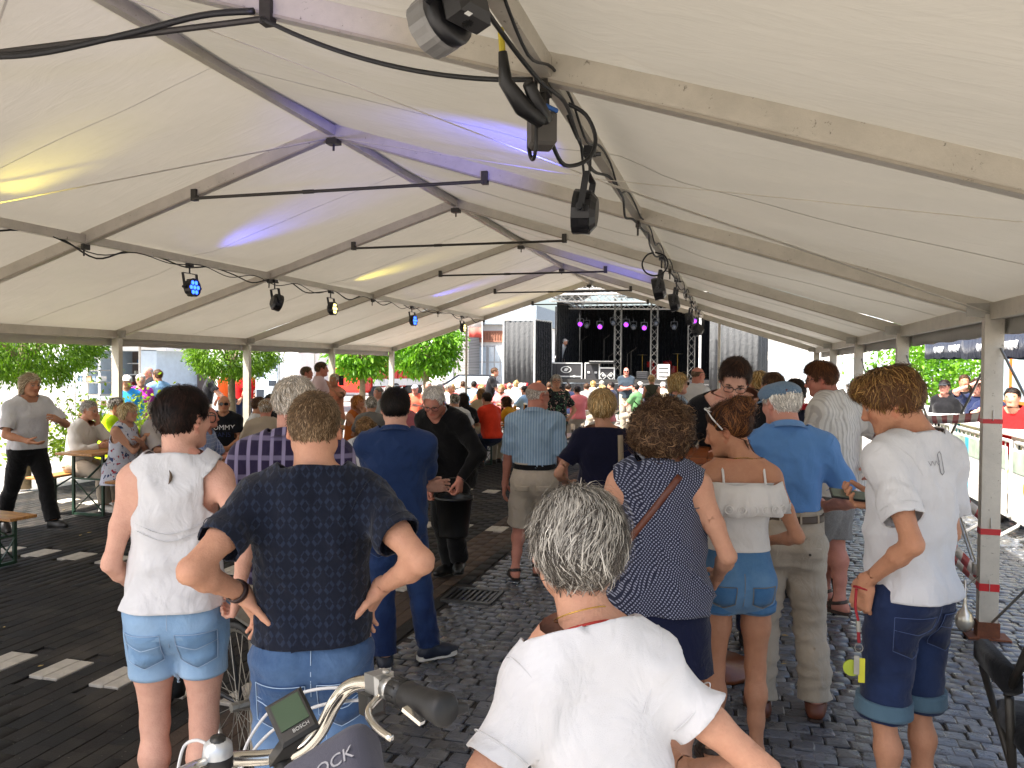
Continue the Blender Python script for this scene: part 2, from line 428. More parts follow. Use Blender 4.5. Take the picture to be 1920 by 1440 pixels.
SKIN = {'fair': '#d2a38e', 'pink': '#cd9683', 'tan': '#b98668', 'warm': '#c49378', 'red': '#c18370', 'deep': '#a37152'}
# ---------------------------------------------------------------- the person builder
ROWS = {  # height fraction, half width, half depth, shift forward (metres for 1.75 m)
 'm': [(.475,.135,.085,-.005),(.53,.168,.116,-.012),(.60,.158,.108,.004),(.66,.156,.108,.008),(.725,.168,.118,.0),(.775,.170,.108,-.012),(.81,.135,.082,-.018),(.838,.07,.06,-.016)],
 'f': [(.475,.135,.085,-.005),(.53,.176,.120,-.012),(.60,.152,.104,.004),(.66,.136,.098,.006),(.725,.148,.108,.004),(.775,.148,.098,-.008),(.81,.118,.074,-.016),(.838,.058,.05,-.014)]}
HAIR = None
def ik(a, b, l1, l2, pole):
    d = b-a; n = float(np.linalg.norm(d)); n2 = min(n, (l1+l2)*.998); n2 = max(n2, abs(l1-l2)+.02); d = d/max(n, 1e-6); b = a+d*n2
    x = (l1*l1-l2*l2+n2*n2)/(2*n2); y = math.sqrt(max(0, l1*l1-x*x)); p = np.asarray(pole, f4); p = p-d*float(p@d); p = nrm(p)
    return a+d*x+p*y, b
def rot(axis, ang):
    return np.array(Matrix.Rotation(ang, 3, Vector(axis)), f4)
class Person: pass
def inflate(q, e, kk=None):
    q = list(q)
    if q[0] == 'rc': q[3] += e; q[4] += e
    elif q[0] == 'el': q[2] = q[2]+f4(e)
    else: q[2] = q[2]+e
    if kk is not None: q[5] = kk
    return tuple(q)
def skeleton(h=1.75, sex='m', w=1.0, belly=0., lean=(0, 0), twist=0, head=(0, 0, 0), armR=None, armL=None, legR=None, legL=None,
             seat=None, hips=(0, 0), neckf=0., slim=1.0, bust=None, hs=1.0, mitten=False, bulk=1.0, shw=1.0, shz=0.):
    p = Person(); s = h/1.75; p.h = h; p.s = s; p.sex = sex; F = sex == 'f'; k0 = .04*s
    pz = .53*h if seat is None else seat+.095*s
    p.pel = V3(hips[0], hips[1], pz)
    lf, ls = math.radians(lean[0]), math.radians(lean[1]); tw = math.radians(twist)
    rows = []; c = p.pel.copy(); prev = None
    R0 = np.eye(3, dtype=f4)
    def basis(t):
        u = min(1, max(0, t/(.22*h))); u = u*u*(3-2*u); v = min(1, max(0, t/(.28*h)))
        M = rot((0, 1, 0), ls*u) @ rot((1, 0, 0), -lf*u) @ rot((0, 0, 1), tw*v); return M
    tab = ROWS[sex]; path = {}; t = 0; c = p.pel.copy()
    ts = np.linspace(0, .32*h, 33); cs = [c]; Ms = [basis(0)]
    for i in range(1, 33):
        M = basis((ts[i]+ts[i-1])/2); cs.append(cs[-1]+M[:, 2]*(ts[i]-ts[i-1])); Ms.append(basis(ts[i]))
    def on(zf):
        t = (zf-.53)*h
        if t <= 0: return p.pel+V3(0, 0, t), Ms[0]
        i = min(32, int(round(t/ts[1]))); return cs[i]+Ms[i][:, 2]*(t-ts[i]), Ms[i]
    p.on = on
    for zf, wx, wd, yo in tab:
        c, M = on(zf); b = max(0, 1-abs(zf-.615)/.09)*belly
        if zf < .5 and seat is not None: c = c+V3(0, .04, .02)
        ww = wx*s*(1+(w-1)*(1.0 if zf < .76 else .6))*slim
        rows.append((c+M[:, 1]*(yo*s+b*.6), M[:, 0], M[:, 1], ww+b*.25, wd*s*(1+(w-1)*.8)*slim+b*.5))
    p.rows = rows; p.zf = [r[0] for r in tab]
    p.trunk = [('to', rows, 0., 0, 0, .03, False)]
    cS, MS = on(.806); p.MS = MS; p.cS = cS
    sw = (.178 if not F else .156)*s*(1+(w-1)*.55)*shw
    p.neck0 = on(.832)[0]+MS[:, 1]*(-.016*s)
    p.sh = {}; p.arm = {}; p.leg = {}; p.hand = {}; p.foot = {}; p.armp = {}; p.legp = {}; p.handp = {}; p.footp = {}
    for sd, sg in (('R', 1), ('L', -1)): p.sh[sd] = cS+MS[:, 0]*sg*sw+MS[:, 1]*(-.012*s)+MS[:, 2]*(-.026*s-shz)
    ar = (.80 if F else .93)*s*bulk
    for sd, sg in (('R', 1), ('L', -1)):
        p.trunk.append(('rc', cS+MS[:, 0]*sg*.05*s+MS[:, 2]*.012*s-MS[:, 1]*.014*s, p.sh[sd], .062*ar, .054*ar, .05*s, False))
        p.trunk.append(('rc', p.neck0+MS[:, 2]*.030*s+MS[:, 0]*sg*.012*s, p.sh[sd]*.80+p.neck0*.20+MS[:, 2]*.006*s, .042*s, .044*s, .05*s, False))   # trapezius
        bt = p.pel+V3(sg*.072*s*w, -.062*s*w, -.03*h if seat is None else -.0)
        p.trunk.append(('el', bt, V3(.088*s*w, .078*s*w, .088*s), None, 0, .05*s, False))
        if F or bust:
            cb, Mb = on(.725); bs_ = bust or .055
            p.trunk.append(('el', cb+Mb[:, 0]*sg*.07*s+Mb[:, 1]*.085*s, V3(bs_, bs_*.95, bs_*1.05)*s, None, 0, .04*s, False))
    # arms
    ua, fa = .176*h, .150*h
    for sd, sg, sp in (('R', 1, armR), ('L', -1, armL)):
        a = dict(to=(sg*(sw/s+.07)*s, .06*s, .49*h), pole=(sg*.35, -1, 0))
        if sp: a.update(sp)
        tgt = np.asarray(a['to'], f4)
        if a.get('rel'): tgt = p.sh[sd]+MS@tgt
        e, wr = ik(p.sh[sd], tgt, ua, fa, np.asarray(a['pole'], f4))
        p.arm[sd] = (p.sh[sd], e, wr)
        d = nrm(wr-e); m_ = e+(wr-e)*.28
        p.armp[sd] = [('rc', p.sh[sd], p.sh[sd]*.45+e*.55, .056*ar, .047*ar, .045*s, False), ('rc', p.sh[sd]*.45+e*.55, e, .047*ar, .040*ar, .02*s, False),
                      ('rc', e, m_, .041*ar, .042*ar, .02*s, False), ('rc', m_, wr, .042*ar, .027*ar, .02*s, False)]
        D = nrm(a.get('hd', d)); Nn = np.asarray(a.get('hn', (-sg, 0, 0)), f4); Nn = nrm(Nn-D*float(Nn@D))
        T = np.cross(D, Nn)*sg; H = (.93 if F else 1.03)*s*hs; cu = a.get('curl', .35); H3 = .0065*H
        pr = []; flat = lambda t_, u_, n_=0.: wr+D*t_*H+T*u_*H+Nn*n_*H
        pr.append(('rc', wr-D*.01, flat(.02, 0), .027*H, .024*H, .02*H, False))
        for u0, u1 in ((.022, .028), (.007, .009), (-.008, -.011), (-.022, -.029)):
            pr.append(('rc', flat(.02, u0), flat(.088, u1), .0165*H, .0125*H, .012*H, False))
        pr.append(('rc', flat(.025, .02, .008), flat(.06, .018, .01), .018*H, .012*H, .012*H, False))
        cl = cu if isinstance(cu, (list, tuple)) else (cu*.85, cu, cu*1.05, cu*1.1)
        sprd = a.get('spread', .06)
        for j, (u1, ln, r_) in enumerate(((.029, .072, .0090), (.0095, .080, .0093), (-.0105, .074, .0088), (-.0285, .058, .0078))):
            q = flat(.088, u1); th = cl[j]*.75; side = T*(1.5-j)*sprd
            for seg, fl in enumerate((.46, .30, .24)):
                dr = nrm(D*math.cos(th)+Nn*math.sin(th)+side*(1 if seg == 0 else .6)); q2 = q+dr*ln*fl*H
                if mitten: pr.append(('rc', q, q2, r_*1.25*H, r_*1.1*H, .014*H, False))
                else: pr.append(('rc', q, q2, (r_-.0004*seg)*H, (r_-.0005*seg-.0006)*H, .004*H, False))
                q = q2; th += cl[j]*(.95 if seg == 0 else .7)
        tb = flat(.022, .026, .008); tc = a.get('thumb', 0.5)
        d1 = nrm(D*.62+T*(.75-.5*tc)+Nn*(.25+.45*tc)); q = tb+d1*.040*H; d2 = nrm(D*.82+T*(.42-.5*tc)+Nn*(.2+.5*tc)); q2 = q+d2*.030*H; q3 = q2+nrm(d2+Nn*.15*tc-T*.1*tc)*.024*H
        pr += [('rc', tb, q, .0155*H, .0115*H, .012*H, False), ('rc', q, q2, .0112*H, .0100*H, .005*H, False), ('rc', q2, q3, .0100*H, .0085*H, .004*H, False)]
        p.handp[sd] = pr; p.hand[sd] = (wr, D, Nn, T, H)
    # legs
    tl, sl_ = .238*h, .222*h; lr = s*(1.0 if not F else .98)*(.5+.5*w)*bulk
    for sd, sg, sp in (('R', 1, legR), ('L', -1, legL)):
        a = dict(to=(sg*.10*s, 0, .045*h), pole=(sg*.12, 1, 0), yaw=-sg*9)
        if seat is not None: a.update(to=(hips[0]+sg*.11*s, hips[1]+.40*s, .07), pole=(sg*.2, .6, 1))
        if sp: a.update(sp)
        hp = p.pel+V3(sg*.088*s, 0, -.025*h if seat is None else .0)
        k, an = ik(hp, np.asarray(a['to'], f4), tl, sl_, a['pole']); p.leg[sd] = (hp, k, an)
        d = nrm(an-k); fw = nrm(np.asarray(a['pole'], f4)-d*float(np.asarray(a['pole'], f4)@d)); bk = -fw; mc = k+(an-k)*.30+bk*.016*s
        md = hp+(k-hp)*.5
        p.legp[sd] = [('rc', hp, md, (.090 if F else .086)*lr, .073*lr, .03*s, False), ('rc', md, k, .073*lr, .053*lr, .03*s, False),
                      ('rc', k, mc, .050*lr, .056*lr, .03*s, False), ('rc', mc, k+(an-k)*.62+bk*.008*s, .056*lr, .041*lr, .03*s, False), ('rc', k+(an-k)*.62+bk*.008*s, an, .041*lr, .034*lr, .03*s, False)]
        yw = math.radians(a['yaw']); fd = nrm(V3(math.sin(-yw), math.cos(yw), 0)); pt = math.radians(a.get('pitch', 0))
        fd = nrm(fd*math.cos(pt)-V3(0, 0, 1)*math.sin(pt)); up = nrm(V3(0, 0, 1)-fd*float(fd[2])); fs = s*(.92 if F else 1)
        hl = an-up*(.045*s)-fd*.035*fs; bl = an-up*(.052*s)+fd*.125*fs
        p.footp[sd] = [('rc', an, hl, .034*lr, .030*s, .03*s, False), ('rc', an-up*.01, bl-fd*.05*fs+up*.012*s, .034*s, .026*s, .03*s, False), ('rc', hl, bl, .028*s, .030*s, .03*s, False), ('rc', bl, bl+fd*.05*fs-up*.006*s, .030*s, .02*s, .02*s, False)]
        p.foot[sd] = (an, fd, up, fs)
    # head
    hd_ = MS @ (rot((0, 0, 1), math.radians(head[0])) @ rot((1, 0, 0), math.radians(-head[1])) @ rot((0, 1, 0), math.radians(head[2])))
    # undo most of the trunk's lean: the head stays upright unless told otherwise
    M0 = rot((0, 0, 1), tw) @ rot((0, 0, 1), math.radians(head[0])) @ rot((1, 0, 0), math.radians(-head[1])) @ rot((0, 1, 0), math.radians(head[2]))
    p.HM = M0; hz = s*(.99 if not F else .96)*(.25+.75*1.75/h)
    p.hz = hz
    nv = nrm(MS[:, 2]*.55+M0[:, 2]*.45+MS[:, 1]*(.18+neckf)); nk = p.neck0+nv*.088*s
    p.HC = nk+M0[:, 2]*.068*hz+M0[:, 1]*.028*hz
    hd = lambda x, y, z: p.HC+M0@(V3(x, y, z)*f4(hz))
    p.hd = hd; nr = (.0545 if not F else .047)*s*(.6+.4*w)
    P = [('el', hd(0, -.013, .030), V3(.0765, .098, .088)*hz, M0, 0, .02, False),
         ('el', hd(0, .026, -.022), V3(.062, .066, .084)*hz, M0, 0, .03*hz, False),
         ('rc', hd(0, .045, -.055), hd(0, .066, -.090), .036*hz, .024*hz, .03*hz, False)]
    for sg in (1, -1):
        P += [('rc', hd(sg*.049, .0, -.050), hd(sg*.018, .068, -.092), .020*hz, .016*hz, .03*hz, False),
              ('rc', hd(sg*.018, .083, .022), hd(sg*.046, .066, .020), .010*hz, .010*hz, .02*hz, False),
              ('el', hd(sg*.038, .066, -.022), V3(.022, .018, .02)*hz, M0, 0, .025*hz, False),
              ('el', hd(sg*.031, .098, .004), V3(.017, .013, .011)*hz, M0, 0, .014*hz, True),
              ('el', hd(sg*.031, .0755, .003), V3(.0155, .0135, .0125)*hz, M0, 0, .004*hz, False)]
        Re = M0 @ rot((0, 0, 1), sg*-.45) @ rot((1, 0, 0), .18)
        P += [('el', hd(sg*.080, -.014, -.004), V3(.0085, .019, .031)*hz, Re, 0, .008*hz, False), ('el', hd(sg*.088, -.009, .0), V3(.006, .010, .016)*hz, Re, 0, .006*hz, True)]
    P += [('rc', hd(0, .086, .016), hd(0, .108, -.026), .0085*hz, .0125*hz, .012*hz, False), ('rc', hd(-.011, .098, -.031), hd(.011, .098, -.031), .0095*hz, .0095*hz, .008*hz, False),
          ('rc', hd(-.017, .083, -.053), hd(.017, .083, -.053), .0065*hz, .0065*hz, .008*hz, False), ('rc', hd(-.015, .082, -.066), hd(.015, .082, -.066), .0075*hz, .0075*hz, .008*hz, False),
          ('rc', hd(-.02, .0965, -.0590), hd(.02, .0965, -.0590), .0035*hz, .0035*hz, .004*hz, True)]
    p.headp = P
    p.neckp = [('rc', p.neck0-MS[:, 2]*.02*s, nk+M0[:, 2]*.02, nr*1.12, nr, .035*s, False), ('rc', nk, hd(0, -.02, -.03), nr*.98, nr*.95, .03, False)]
    return p
def fld(*lists):
    F = Field()
    for l in lists: F.pr += l
    return F
def bounds(F, pad=.03):
    lo = np.full(3, 1e9); hi = -lo
    for q in F.pr:
        if q[-1]: continue
        if q[0] == 'rc': r = max(q[3], q[4]); pts = [q[1]-r, q[1]+r, q[2]-r, q[2]+r]
        elif q[0] == 'el': r = float(q[2].max()); pts = [q[1]-r, q[1]+r]
        else:
            pts = []
            for c, R, Fw, ww, dd in q[1]:
                for a in (-1, 1):
                    for b in (-1, 1): pts.append(c+R*a*(ww+q[2])+Fw*b*(dd+q[2])); 
                pts.append(c+V3(0, 0, dd)); pts.append(c-V3(0, 0, dd))
        for x in pts: lo = np.minimum(lo, x); hi = np.maximum(hi, x)
    return lo-pad, hi+pad
def mesh_field(F, vx, project=1, pad=.03):
    lo, hi = bounds(F, pad); P, Q = surf(F, lo, hi, vx, project); return P, tri(Q)
def rim(P, T, d):
    """turn the open edges of a garment inwards so that hems have thickness"""
    e = np.concatenate([T[:, [0, 1]], T[:, [1, 2]], T[:, [2, 0]]]).astype(np.int64); key = np.minimum(e[:, 0], e[:, 1])*len(P)+np.maximum(e[:, 0], e[:, 1])
    u, inv, cnt = np.unique(key, return_inverse=True, return_counts=True); b = e[cnt[inv] == 1]
    if len(b) == 0: return P, T
    n = vnormals(P, T); ids = np.unique(b); mp = -np.ones(len(P), int); mp[ids] = np.arange(len(ids))+len(P)
    P2 = np.concatenate([P, P[ids]-n[ids]*f4(d)]); a, c = b[:, 0], b[:, 1]
    return P2, np.concatenate([T, np.stack([c, a, mp[a]], 1), np.stack([c, mp[a], mp[c]], 1)])
VX = {2: (.022, .0145, .0080, .0062), 1: (.034, .023, .014, .0115), 0: (.050, .036, .023, .019)}
def limb_g(P, A, B, t, own, other):
    """sleeve or trouser end: positive past fraction t of A->B, only where the limb is the nearest thing"""
    d = nrm(B-A); L_ = float(np.linalg.norm(B-A)); g = (P-A)@d-t*L_
    return g-10*np.maximum(0, own-other)
def body_mesh(p, det, parent, skinm, skc, browc, lipc=(.90, .66, .64), cover=None, feet=True):
    vb, vg, vh, vd = VX[det]
    allp = p.trunk+p.neckp+p.armp['R']+p.armp['L']+p.legp['R']+p.legp['L']+p.handp['R']+p.handp['L']+p.footp['R']+p.footp['L']
    F = fld(p.trunk, p.neckp, p.headp, p.armp['R'], p.armp['L'], p.legp['R'], p.legp['L'], p.footp['R'], p.footp['L'], p.handp['R'], p.handp['L'])
    near = lambda c, r: fld([q for q in F.pr if np.linalg.norm((q[1] if q[0] != 'to' else p.rows[4][0])-c) < r])
    hd = p.HC; hup = p.HM[:, 2]
    g_head = lambda P: np.maximum(-((P-(hd-hup*.125*p.hz))@nrm(hup*.9-p.HM[:, 1]*.25)), np.sqrt(((P-hd)**2).sum(1))-.21)
    P, T = mesh_field(F, vb, 1); P, T = clip(P, T, -g_head(P))
    parts = [(P, T)]; hg = []
    for sd in 'RL':
        wr, D, Nn, Tt, H = p.hand[sd]
        gf = lambda P, wr=wr, D=D, H=H: np.maximum(-((P-(wr-D*.015))@D), np.sqrt(((P-(wr+D*.085*H))**2).sum(1))-.135*H)
        P, T = parts[0]; parts[0] = clip(P, T, -gf(P))
        lo = wr+D*.08*H-.14*H; hi = wr+D*.08*H+.14*H
        Fh = fld([q for q in F.pr if q in p.handp[sd] or q in p.armp[sd][2:]] if False else p.armp[sd][2:]+p.handp[sd])
        P, Q = surf(Fh, lo, hi, vd, 1)
        if len(P):
            P, T = tri_clip(P, Q, gf); parts.append((P, T))
    Fh = fld(p.trunk[1:5], p.neckp, p.headp); lo = hd-.22; hi = hd+.20
    P, Q = surf(Fh, lo, hi, vh, 1); P, T = tri_clip(P, Q, g_head); parts.append((P, T))
    P, T = join(parts)
    # skin colours of the thing itself: lips, brows, cheeks, knuckles
    q = (P-p.HC)@p.HM/f4(p.hz); col = np.ones((len(P), 3), f4)
    isf = (np.abs(q[:, 0]) < .1) & (np.abs(q[:, 1]) < .14) & (np.abs(q[:, 2]) < .14)
    lip = isf & (q[:, 1] > .06) & (np.abs(q[:, 0]) < .024) & (np.abs(q[:, 2]+.0595) < .0125-.2*np.abs(q[:, 0])); col[lip] = lipc
    br = isf & (q[:, 1] > .05) & (np.abs(np.abs(q[:, 0])-.033) < .019) & (np.abs(q[:, 2]-.026+.25*np.maximum(0, np.abs(q[:, 0])-.036)) < .0042)
    col[br] = np.clip(np.array(browc)/np.array(skc), 0, 1.2)
    ck = isf & (q[:, 1] > .03); a = np.exp(-((np.abs(q[:, 0])-.042)**2/.0004+(q[:, 2]+.025)**2/.0006))*ck*.22+np.exp(-(q[:, 0]**2/.0003+(q[:, 2]+.025)**2/.0002))*ck*.2
    col *= (1-a[:, None]*np.array((.05, .75, .75), f4))
    ear = isf & (np.abs(q[:, 0]) > .072) & (np.abs(q[:, 1]+.012) < .03); col[ear] *= np.array((.98, .82, .80), f4)
    ey = np.zeros(len(P), bool)
    for sg in (1, -1):
        dx = q[:, 0]-sg*.031; dz = q[:, 2]-.0025; e = isf & (q[:, 1] > .07) & ((dx/.0130)**2+(dz/.0048)**2 < 1)
        col[e] = np.clip(np.array((.42, .40, .38))/np.array(skc), 0, 3); ir = e & (dx*dx+dz*dz < .0058**2); col[ir] = np.array((.04, .035, .03))/np.array(skc)
        ld = isf & (q[:, 1] > .07) & ((dx/.0165)**2+((dz-.0015)/.0088)**2 < 1) & ~e & (dz > 0); col[ld] *= .45
    return np_mesh('body', P, T, skinm, parent, col)
def tri_clip(P, Q, g): return clip(P, tri(Q), g(P))
def finish(P, T, seed, amp, freq, aniso, vx, hem=.007, lim=None, amp2=0.):
    n = vnormals(P, T); d = waves(P, seed, freq, 7, aniso)*amp
    if amp2: 
        r_ = waves(P, seed+5, freq*1.0, 4, aniso, .7); mk = np.clip(waves(P, seed+8, freq*.35, 4)*.7+.45, 0, 1); r2 = waves(P, seed+17, freq*1.9, 4, aniso, .9); d = d+(np.clip(1-np.abs(r_)*1.5, 0, 1)-.35)*amp2*1.7*mk+(np.clip(1-np.abs(r2)*1.6, 0, 1)-.35)*amp2*.7*(1-mk*.5)
    if lim is not None: d = np.maximum(d, -lim)
    P = P+n*d[:, None].astype(f4)
    return rim(P, T, hem) if hem else (P, T)
def grow_rows(p, e, straight=0., lo=0., flare=0., zlow=None):
    out = []; ch = max(p.rows[4][3], p.rows[5][3]*.97); cd = p.rows[4][4]
    for (c, R, Fw, ww, dd), zf in zip(p.rows, p.zf):
        if zf < .72: ww = max(ww, ch*straight); dd = max(dd, cd*straight)
        ee = e*(1 if zf < .76 else .55 if zf < .82 else .3)
        fl = flare*max(0, (.70-zf)/.2) if zf < .70 else 0
        out.append((c, R, Fw, ww+ee+fl, dd+ee+fl*.8))
    return out
def make_top(p, det, parent, m, kind='tshirt', ease=.012, straight=.9, cuff=.55, sleeve=.016, hem=.50, neck=.022, neckw=1.0, amp=.004, seed=1, flare=0., long=False, collar=None, name=None, strap=.1, freq=26, tilt=.38, colr=None, off=None, armh=.085, hemtilt=0., amp2=.0):
    vx = VX[det][1]; s = p.s; h = p.h
    rows = grow_rows(p, ease, straight, flare=flare); tr = [('to', rows, 0., 0, 0, .03, False)]+[inflate(q, ease*(.5 if q[0] == 'rc' else .8)) for q in p.trunk[1:]]
    bot, Mb = p.on(hem)
    tr_lo = [q for q in tr]
    if hem < .475: tr_lo.append(('rc', p.pel+V3(0, -.01, -.02*h), p.pel+V3(0, -.01, (hem-.56)*h), .12*s, .12*s, .05, False))
    Ft = fld(tr_lo, [inflate(p.neckp[0], .006)]); arms = {}
    if kind in ('tshirt', 'polo', 'shirt', 'jacket'):
        for sd in 'RL':
            A, E, W = p.arm[sd]; L_ = []
            L_.append(inflate(p.armp[sd][0], sleeve*.8, .05*s)); q = list(inflate(p.armp[sd][1], sleeve, .03*s)); q[4] = q[3]*.98; q[2] = A+(E-A)*f4(min(1., max(cuff, .6)+.06)) if cuff <= 1 else q[2]; L_.append(tuple(q))
            if cuff > 1 or long:
                q2 = inflate(p.armp[sd][2], sleeve*.8, .03); q3 = list(inflate(p.armp[sd][3], sleeve*.7, .03)); q3[4] = max(q3[4], .036*s); L_ += [q2, tuple(q3), ('rc', W, W+nrm(W-E)*.06, q3[4], q3[4], .01, False)]
            arms[sd] = L_
    Fa = fld(tr_lo, [inflate(p.neckp[0], .006)], *arms.values())
    P, T = mesh_field(Fa, vx, 1)
    up = nrm(p.MS[:, 2]*1.0+p.MS[:, 1]*tilt) if kind != 'off' else p.MS[:, 2]
    nb = p.neck0+p.MS[:, 2]*neck*s
    # hem first (arms excluded), then cuffs, then neck
    hemc, Mh = p.on(hem); hu = Mh[:, 2]+Mh[:, 1]*hemtilt
    dt = Ft(P); own = None; gs = (hemc-P)@hu
    da = {sd: fld(arms[sd])(P) for sd in arms}
    for sd in arms: gs = gs-10*np.maximum(0, dt-da[sd]-.004)
    P, T = clip(P, T, gs)
    for sd in arms:
        A, E, W = p.arm[sd]; own = fld(arms[sd])(P); oth = Ft(P)
        g = limb_g(P, A, E, cuff, own, oth) if cuff <= 1 else limb_g(P, E, W, cuff-1, own, oth)
        P, T = clip(P, T, g)
    if kind == 'tank':
        for sd, sg in (('R', 1), ('L', -1)):
            S = p.sh[sd]+p.MS[:, 0]*sg*.03; x = (P-S); u = x@p.MS[:, 1]; v = x@p.MS[:, 2]; l_ = (x@p.MS[:, 0])*sg
            r_ = np.sqrt((u/1.0)**2+((v+.03*s)/1.25)**2)
            P, T = clip(P, T, np.where(l_ > -strap*s, 1, -1)*0+np.minimum(armh*s-r_, l_+strap*s)) 
    if kind == 'off':
        P, T = clip(P, T, (P-(p.cS+p.MS[:, 2]*(off or -.045)*s))@nrm(p.MS[:, 2]+p.MS[:, 1]*.15))
    else:
        r_ = np.sqrt((((P-nb)@p.MS[:, 0])/neckw)**2+((P-nb)@p.MS[:, 1])**2)
        g = np.minimum((P-nb)@up, .105*s*neckw-r_); P, T = clip(P, T, g)
    if colr is not None: pass
    P, T = finish(P, T, seed, amp, freq, (1, 1, .75), vx, .006 if det else 0, lim=ease*.7, amp2=amp2)
    o = np_mesh(name or ('shirt' if kind in ('polo', 'shirt') else 'jacket' if kind == 'jacket' else 'top'), P, T, m, parent)
    if collar:
        make_collar(p, parent, collar.get('mat', m), collar, det)
    p.topF = Fa
    if det == 2 and arms:                                     # armhole and cuff seams
        for sd in arms:
            A, E, W_ = p.arm[sd]; d_ = nrm(E-A)
            for t_, nm in ((.02, 'armhole_seam'), (max(.3, cuff-.10) if cuff <= 1 else None, 'cuff_seam')):
                if t_ is None: continue
                ax_ = nrm(d_*.55+p.MS[:, 0]*(.45 if sd == 'R' else -.45)) if nm == 'armhole_seam' else d_
                u_ = nrm(np.cross(ax_, V3(.3, .9, .1))); v_ = np.cross(ax_, u_); n_ = 40; an = np.arange(n_+1)*2*PI/n_; rad = np.outer(np.cos(an), u_)+np.outer(np.sin(an), v_); Q = (A+(E-A)*t_+rad*.22).astype(f4)
                for _ in range(30): Q = Q-(rad*np.clip(Fa.full(Q)[:, None], -.03, .03)*.8).astype(f4)
                ok = np.linalg.norm(Q-(A+(E-A)*t_), axis=1) < .135*s; run = []
                for i_ in range(n_+1):
                    if ok[i_]: run.append(Vector(map(float, Q[i_]+rad[i_]*.0005)))
                    if (not ok[i_] or i_ == n_) and len(run) > 3: MB().tube(run, .0013, 4, False).build(nm, m, o, True)
                    if not ok[i_]: run = []
    return o
def make_collar(p, parent, m, c, det=2):
    n = 28; s = p.s; a0 = math.radians(c.get('open', 28)); V = []; nv = nrm(p.MS[:, 2]*.9+p.HM[:, 2]*.25); R = p.MS[:, 0]; Fw = nrm(p.MS[:, 1]-nv*float(p.MS[:, 1]@nv))
    base = p.neck0+p.MS[:, 2]*c.get('z', .006)*s; r = (p.neckp[0][3]+c.get('gap', .012)); hgt = c.get('h', .034)*s; fall = c.get('fall', .045)*s
    prof = [(0, 0), (.0, hgt*.6), (.002, hgt), (.007, hgt*1.02), (.011, hgt*.8), (.013+fall*.22, hgt-fall*.75), (.016+fall*.5, hgt-fall)]
    if c.get('band'): prof = [(0, -.004), (0, hgt), (.004, hgt), (.005, -.004)]
    rows = []
    for i in range(n+1):
        a = a0+(2*PI-2*a0)*i/n; ca, sa = math.cos(a), math.sin(a)  # a = 0 is the front
        for dr, dz in prof:
            tl = -.30*ca*(r+dr)*(1 if not c.get('band') else .8)
            V.append(base+R*(sa*(r+dr)*1.05)+Fw*(ca*(r+dr))+nv*(dz+tl+ (0 if ca < .2 else -.012*ca)))
    k = len(prof); Fc = [(i*k+j, (i+1)*k+j, (i+1)*k+j+1, i*k+j+1) for i in range(n) for j in range(k-1)]
    return np_mesh('collar', np.array(V, f4), np.array(Fc), m, parent)
